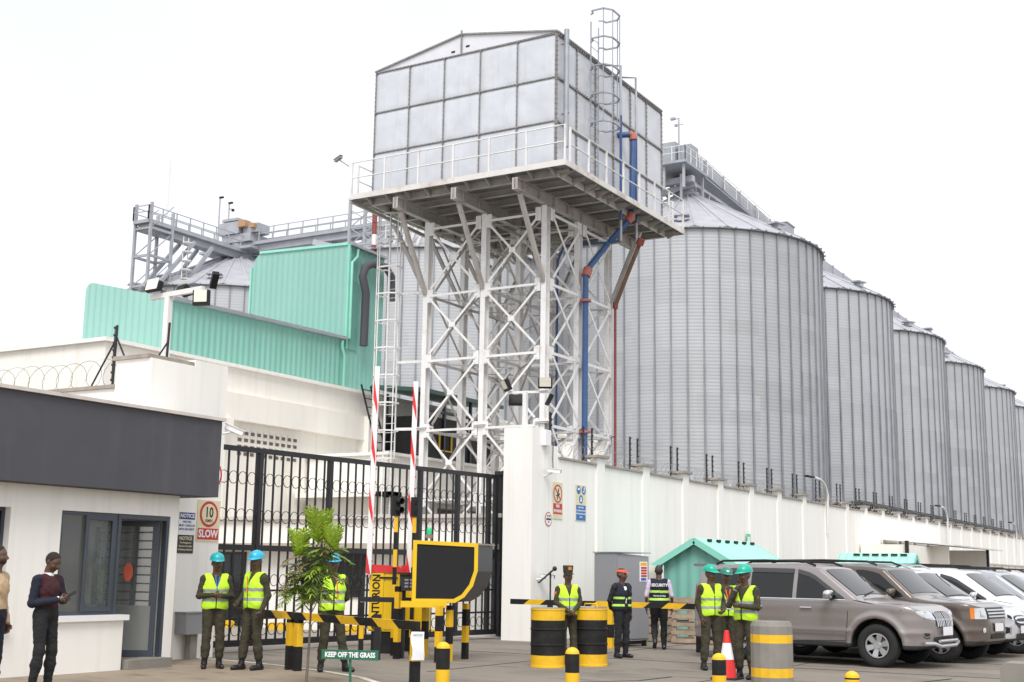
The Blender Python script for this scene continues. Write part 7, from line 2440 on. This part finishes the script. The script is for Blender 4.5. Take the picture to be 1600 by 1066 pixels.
def prado(label, x, y, paint):
    sp = dict(L=4.80, W=1.885, H=1.845, belt=1.17, tumble=.20, nose=.62, tail=.40, xf=3.86, xr=1.07, R=.385, ra=.475, clear=.24, clad=.40, paint=paint, spokes=6, spw=.055,
              prof=[(.10, .42), (.02, .62), (.0, 1.05), (.07, 1.25), (.22, 1.70), (.42, 1.80), (1.2, 1.84), (2.3, 1.84), (2.75, 1.78), (3.55, 1.22), (3.75, 1.19), (4.45, 1.09), (4.68, 1.00), (4.77, .86), (4.80, .62), (4.74, .42), (4.55, .33), (.3, .33)],
              front=[(.3, 4.55), (.42, 4.74), (.62, 4.80), (.86, 4.77), (1.0, 4.68), (1.09, 4.45)])
    c = Car('silver_car', label, (x, y, 0), ANG, sp)
    rw = [(.30, 1.50), (.55, 1.69), (1.2, 1.735), (2.3, 1.72), (2.62, 1.64), (2.95, 1.42), (3.28, 1.20)]
    dlo(c, 1.19, rw, ((.48, 1.28), (1.36, 2.24), (2.32, 3.27)))
    c.side('beltline_trim', lin(.45, 3.3, 10), [1.172] * 10, [1.187] * 10, M['chrome'], .007)
    c.slab('windscreen', 3.46, 1.285, 2.82, 1.735, .74, .64, M['glass'])
    c.seam([(2.28, 1.70), (2.28, .45)]); c.seam([(3.30, 1.20), (3.34, .95), (3.30, .45), (2.28, .42)]); c.seam([(1.32, 1.70), (1.32, 1.0), (1.50, .78)]); c.seam([(3.45, 1.18), (4.35, 1.02)])
    for xx in (2.42, 1.42):
        for sg in (-1, 1):
            yy = sg * (float(c.Wf(np.float64(xx + .1), np.float64(1.02))) + .02)
            b = MB(); b.tube([Vector((xx, yy, 1.02)) + c.off, Vector((xx + .22, yy, 1.02)) + c.off], .018, 8); b.build('door_handle', M['chrome'], c.t)
    c.side('rub_strip', lin(1.62, 3.30, 8), [.565] * 8, [.605] * 8, M['chrome'] if False else paint, .03)
    for sg in (-1, 1): c.bx('side_step', (1.65, sg * .86 - .10, .36), (3.3, sg * .86 + .10, .42), M['plasticb'])
    # lights follow the rounded nose
    c.front('headlight', [.42, .50, .58, .66, .74, .80, .845], [.86, .86, .865, .875, .90, .935, .975], [.97, .99, 1.005, 1.01, 1.015, 1.015, 1.01], M['lampglass'], .008)
    c.front('headlight_inner', [.50, .56, .62, .68, .73], [.885] * 5, [.965, .975, .98, .98, .97], M['chrome'], .013)
    g = c.front('grille', [0, .1, .2, .3, .38], [.72, .72, .72, .73, .76], [1.00, 1.00, .995, .985, .97], M['plasticb'], .008)
    for k in range(5):
        yy = .04 + k * .08
        c.front('grille_bar', [yy, yy + .012, yy + .034], [.74] * 3, [.985] * 3, M['chrome'], .03)
    c.front('grille_frame', [.38, .40, .415], [.74] * 3, [.985, .98, .97], M['chrome'], .02)
    c.front('air_intake', [0, .2, .4, .5], [.44, .44, .45, .47], [.56, .56, .56, .55], M['plasticb'], .01)
    c.front('fog_lamp', [.62, .68, .74], [.54, .53, .55], [.62, .63, .63], M['plasticb'], .01)
    c.front('fog_trim', [.60, .66, .72, .77], [.60, .56, .55, .60], [.615, .575, .565, .615], M['chrome'], .02)
    b = MB(); b.tube([Vector((c.xfront(y_, .42) + .09, y_, .40 + (.05 if abs(y_) > .5 else 0))) + c.off for y_ in (-.80, -.62, -.4, 0, .4, .62, .80)], .035, 8)
    b.tube([Vector((c.xfront(y_, .48) + .09, y_, .49)) + c.off for y_ in (-.45, -.25, 0, .25, .45)], .028, 8); b.build('nudge_bar', M['alloy'], c.t)
    c.plate(.66, off=.06)
    b = MB()
    for sg in (-1, 1):
        b.box(Vector((.00, sg * .80 - .09, 1.0)) + c.off, Vector((.20, sg * .80 + .09, 1.42)) + c.off)
    tl = c.side('tail_light', lin(.05, .26, 5), [1.03] * 5, [1.42, 1.42, 1.40, 1.34, 1.2], M['tail_red'], .012)
    b = MB(); pr = [(.385 * math.cos(2 * PI * k / 24), .385 * math.sin(2 * PI * k / 24)) for k in range(24)]
    b.prism(pr, Vector((-.02, .25, 1.0)) + c.off, (0, 1, 0), (0, 0, 1), (-.20, 0, 0)); b.build('spare_wheel_cover', paint, c.t)
    c.bx('rear_spoiler', (-.02, -.62, 1.76), (.42, .62, 1.81), paint)
    c.mirrors(3.02, 1.27, M['chrome']); c.rails(.5, 2.6, 1.835, .62, M['grey_dark'])
    b = MB(); b.bar(Vector((3.42, .1, 1.33)) + c.off, Vector((3.50, -.5, 1.27)) + c.off, .02, .02); b.build('wiper', M['plasticb'], c.t)
    return c
metal_paint = lambda n, col, r=.32, m_=.55: mat(n, col, r, m_, var=.02, scale=40, coat=.7)
prado('dusty silver-mauve off-road car parked nearest, broadside, with a chrome nudge bar', -6.25, 23.63, metal_paint('silver_mauve_car_paint', (.305, .272, .266)))

def disco(label, x, y, paint):
    sp = dict(L=4.84, W=1.92, H=1.87, belt=1.20, tumble=.15, nose=.55, tail=.25, xf=4.0, xr=1.11, R=.385, ra=.455, clear=.26, clad=.42, paint=paint, spokes=7, spw=.03,
              prof=[(.06, .45), (.0, .65), (.0, 1.1), (.05, 1.3), (.18, 1.80), (.35, 1.87), (1.5, 1.87), (2.5, 1.84), (2.9, 1.79), (3.52, 1.26), (3.7, 1.22), (4.55, 1.12), (4.74, 1.06), (4.80, .9), (4.84, .6), (4.78, .42), (4.6, .33), (.3, .33)],
              front=[(.3, 4.6), (.42, 4.78), (.6, 4.84), (.9, 4.80), (1.06, 4.74), (1.12, 4.55)])
    c = Car('brown_car', label, (x, y, 0), ANG, sp)
    rw = [(.20, 1.72), (2.5, 1.74), (2.8, 1.68), (3.35, 1.22)]
    dlo(c, 1.22, rw, ((.3, 1.25), (1.33, 2.25), (2.33, 3.32)), False)
    c.slab('windscreen', 3.46, 1.31, 2.95, 1.745, .78, .70, M['glass'])
    c.seam([(2.29, 1.75), (2.29, .45)]); c.seam([(3.34, 1.2), (3.34, .45)])
    c.front('headlight', [.56, .66, .76, .84], [.84] * 4, [1.045] * 4, M['lampglass'], .008); c.front('indicator', [.84, .87, .895], [.84] * 3, [1.045] * 3, M['amber'], .009)
    c.front('headlight_inner', [.62, .68, .74], [.88] * 3, [1.0] * 3, M['chrome'], .014)
    c.front('grille', [0, .2, .4, .53], [.84] * 4, [1.05] * 4, M['plasticb'], .01)
    for z in (.87, .93, .99): c.front('grille_bar', [0, .2, .4, .51], [z] * 4, [z + .03] * 4, M['alloy'], .025)
    c.front('fog_lamp', [.62, .66, .70], [.60, .58, .60], [.66, .68, .66], M['lampglass'], .012); c.front('air_intake', [0, .2, .4], [.46] * 3, [.56] * 3, M['plasticb'], .012)
    c.plate(.68, off=.03); c.mirrors(3.12, 1.30, paint); c.rails(.4, 2.7, 1.875, .66, M['plasticb'])
    return c
disco('brown boxy off-road car with square headlights, second in the parked row', -5.62, 25.80, metal_paint('brown_car_paint', (.14, .112, .095)))

def suv(name, label, x, y, paint, front=True, H=1.82, railm=None, gr=True, L=4.82):
    sp = dict(L=L, W=1.86, H=H, belt=1.12, tumble=.19, nose=.95, tail=.5, xf=3.93, xr=1.10, R=.38, ra=.45, clear=.25, clad=.40, paint=paint, spokes=6, spw=.035,
              prof=[(.08, .45), (.0, .65), (.02, 1.05), (.12, 1.25), (.42, 1.70), (.8, H - .05), (1.6, H), (2.3, H - .01), (2.75, H - .08), (3.62, 1.17), (3.85, 1.12), (4.45, 1.0), (4.70, .88), (L - .02, .72), (L, .55), (L - .05, .40), (4.55, .32), (.3, .32)],
              front=[(.3, 4.55), (.40, L - .05), (.55, L), (.72, L - .02), (.88, 4.70), (1.0, 4.45)])
    c = Car(name, label, (x, y, 0), ANG, sp)
    rw = [(.5, 1.36), (.8, 1.60), (1.6, H - .15), (2.3, H - .155), (2.62, H - .24), (3.35, 1.15)]
    dlo(c, 1.14, rw, ((.62, 1.25), (1.33, 2.22), (2.30, 3.34)), True)
    c.slab('windscreen', 3.53, 1.25, 2.83, H - .125, .74, .63, M['glass'])
    c.seam([(2.26, 1.64), (2.26, .45)]); c.seam([(3.36, 1.14), (3.38, .9), (3.3, .45)])
    c.front('headlight', [.44, .52, .60, .68, .76, .82], [.76, .77, .79, .82, .86, .90], [.83, .87, .90, .925, .94, .94], M['lampglass'], .010)
    c.front('headlight_inner', [.52, .58, .64], [.79, .80, .82], [.85, .87, .885], M['grey_dark'], .014)
    c.front('grille', [0, .15, .3, .42], [.62, .62, .64, .70], [.86, .86, .85, .82], M['plasticb'], .010)
    if gr:
        c.front('grille_bar', [0, .15, .3, .42], [.80, .80, .79, .77], [.84, .84, .83, .80], M['chrome'], .03); c.front('grille_bar', [0, .15, .3, .40], [.70, .70, .71, .73], [.735, .735, .74, .755], M['chrome'], .03)
    c.front('air_intake', [0, .2, .4], [.40] * 3, [.50] * 3, M['plasticb'], .012); c.front('fog_lamp', [.60, .68, .75], [.52, .50, .52], [.62, .64, .64], M['grey_dark'], .012); c.front('fog_trim', [.57, .585, .60], [.50] * 3, [.65] * 3, M['chrome'], .022)
    c.plate(.58, off=.035); c.mirrors(3.10, 1.22, M['chrome'] if name == 'white_car' else paint)
    c.rails(.7, 2.7, H + .01, .60, railm or M['alloy'])
    c.seam([(3.5, 1.13), (4.35, .99)])
    for xx in (2.42, 1.42):
        for sg in (-1, 1):
            yy = sg * (float(c.Wf(np.float64(xx + .1), np.float64(.98))) + .02)
            b = MB(); b.tube([Vector((xx, yy, .98)) + c.off, Vector((xx + .2, yy, .98)) + c.off], .017, 8); b.build('door_handle', M['chrome'], c.t)
    return c
suv('white_car', 'pearly silver-white off-road car with chrome grille bars, third in the parked row', -5.55, 27.95, metal_paint('pearl_silver_paint', (.52, .53, .56), .3, .25))
suv('white_car', 'white off-road car whose whole front wheel shows at the right edge, fourth in the row', -4.95, 30.15, metal_paint('bright_white_paint', (.78, .79, .81), .3, .05), railm=M['grey_dark'], H=1.84)
suv('silver_car', 'silver off-road car with dark windows, fifth in the row at the right edge', -4.6, 32.5, metal_paint('silver_paint', (.45, .46, .49), .3, .5), railm=M['plasticb'])
suv('silver_car', 'pale car of which only the roof and a window show, farthest right in the row', -4.3, 34.9, metal_paint('pale_silver_paint', (.60, .62, .66), .3, .3), railm=M['plasticb'], H=1.80)
# objects were built with lengths in metres from the rear bumper; tidy the view layer
bpy.context.view_layer.update()
print('objects', len(bpy.data.objects))
for o in COL.objects:
    if o.parent is None and o.get('label') and not (4 <= len(o['label'].split()) <= 16): print('LABEL', len(o['label'].split()), o.name, '|', o['label'])
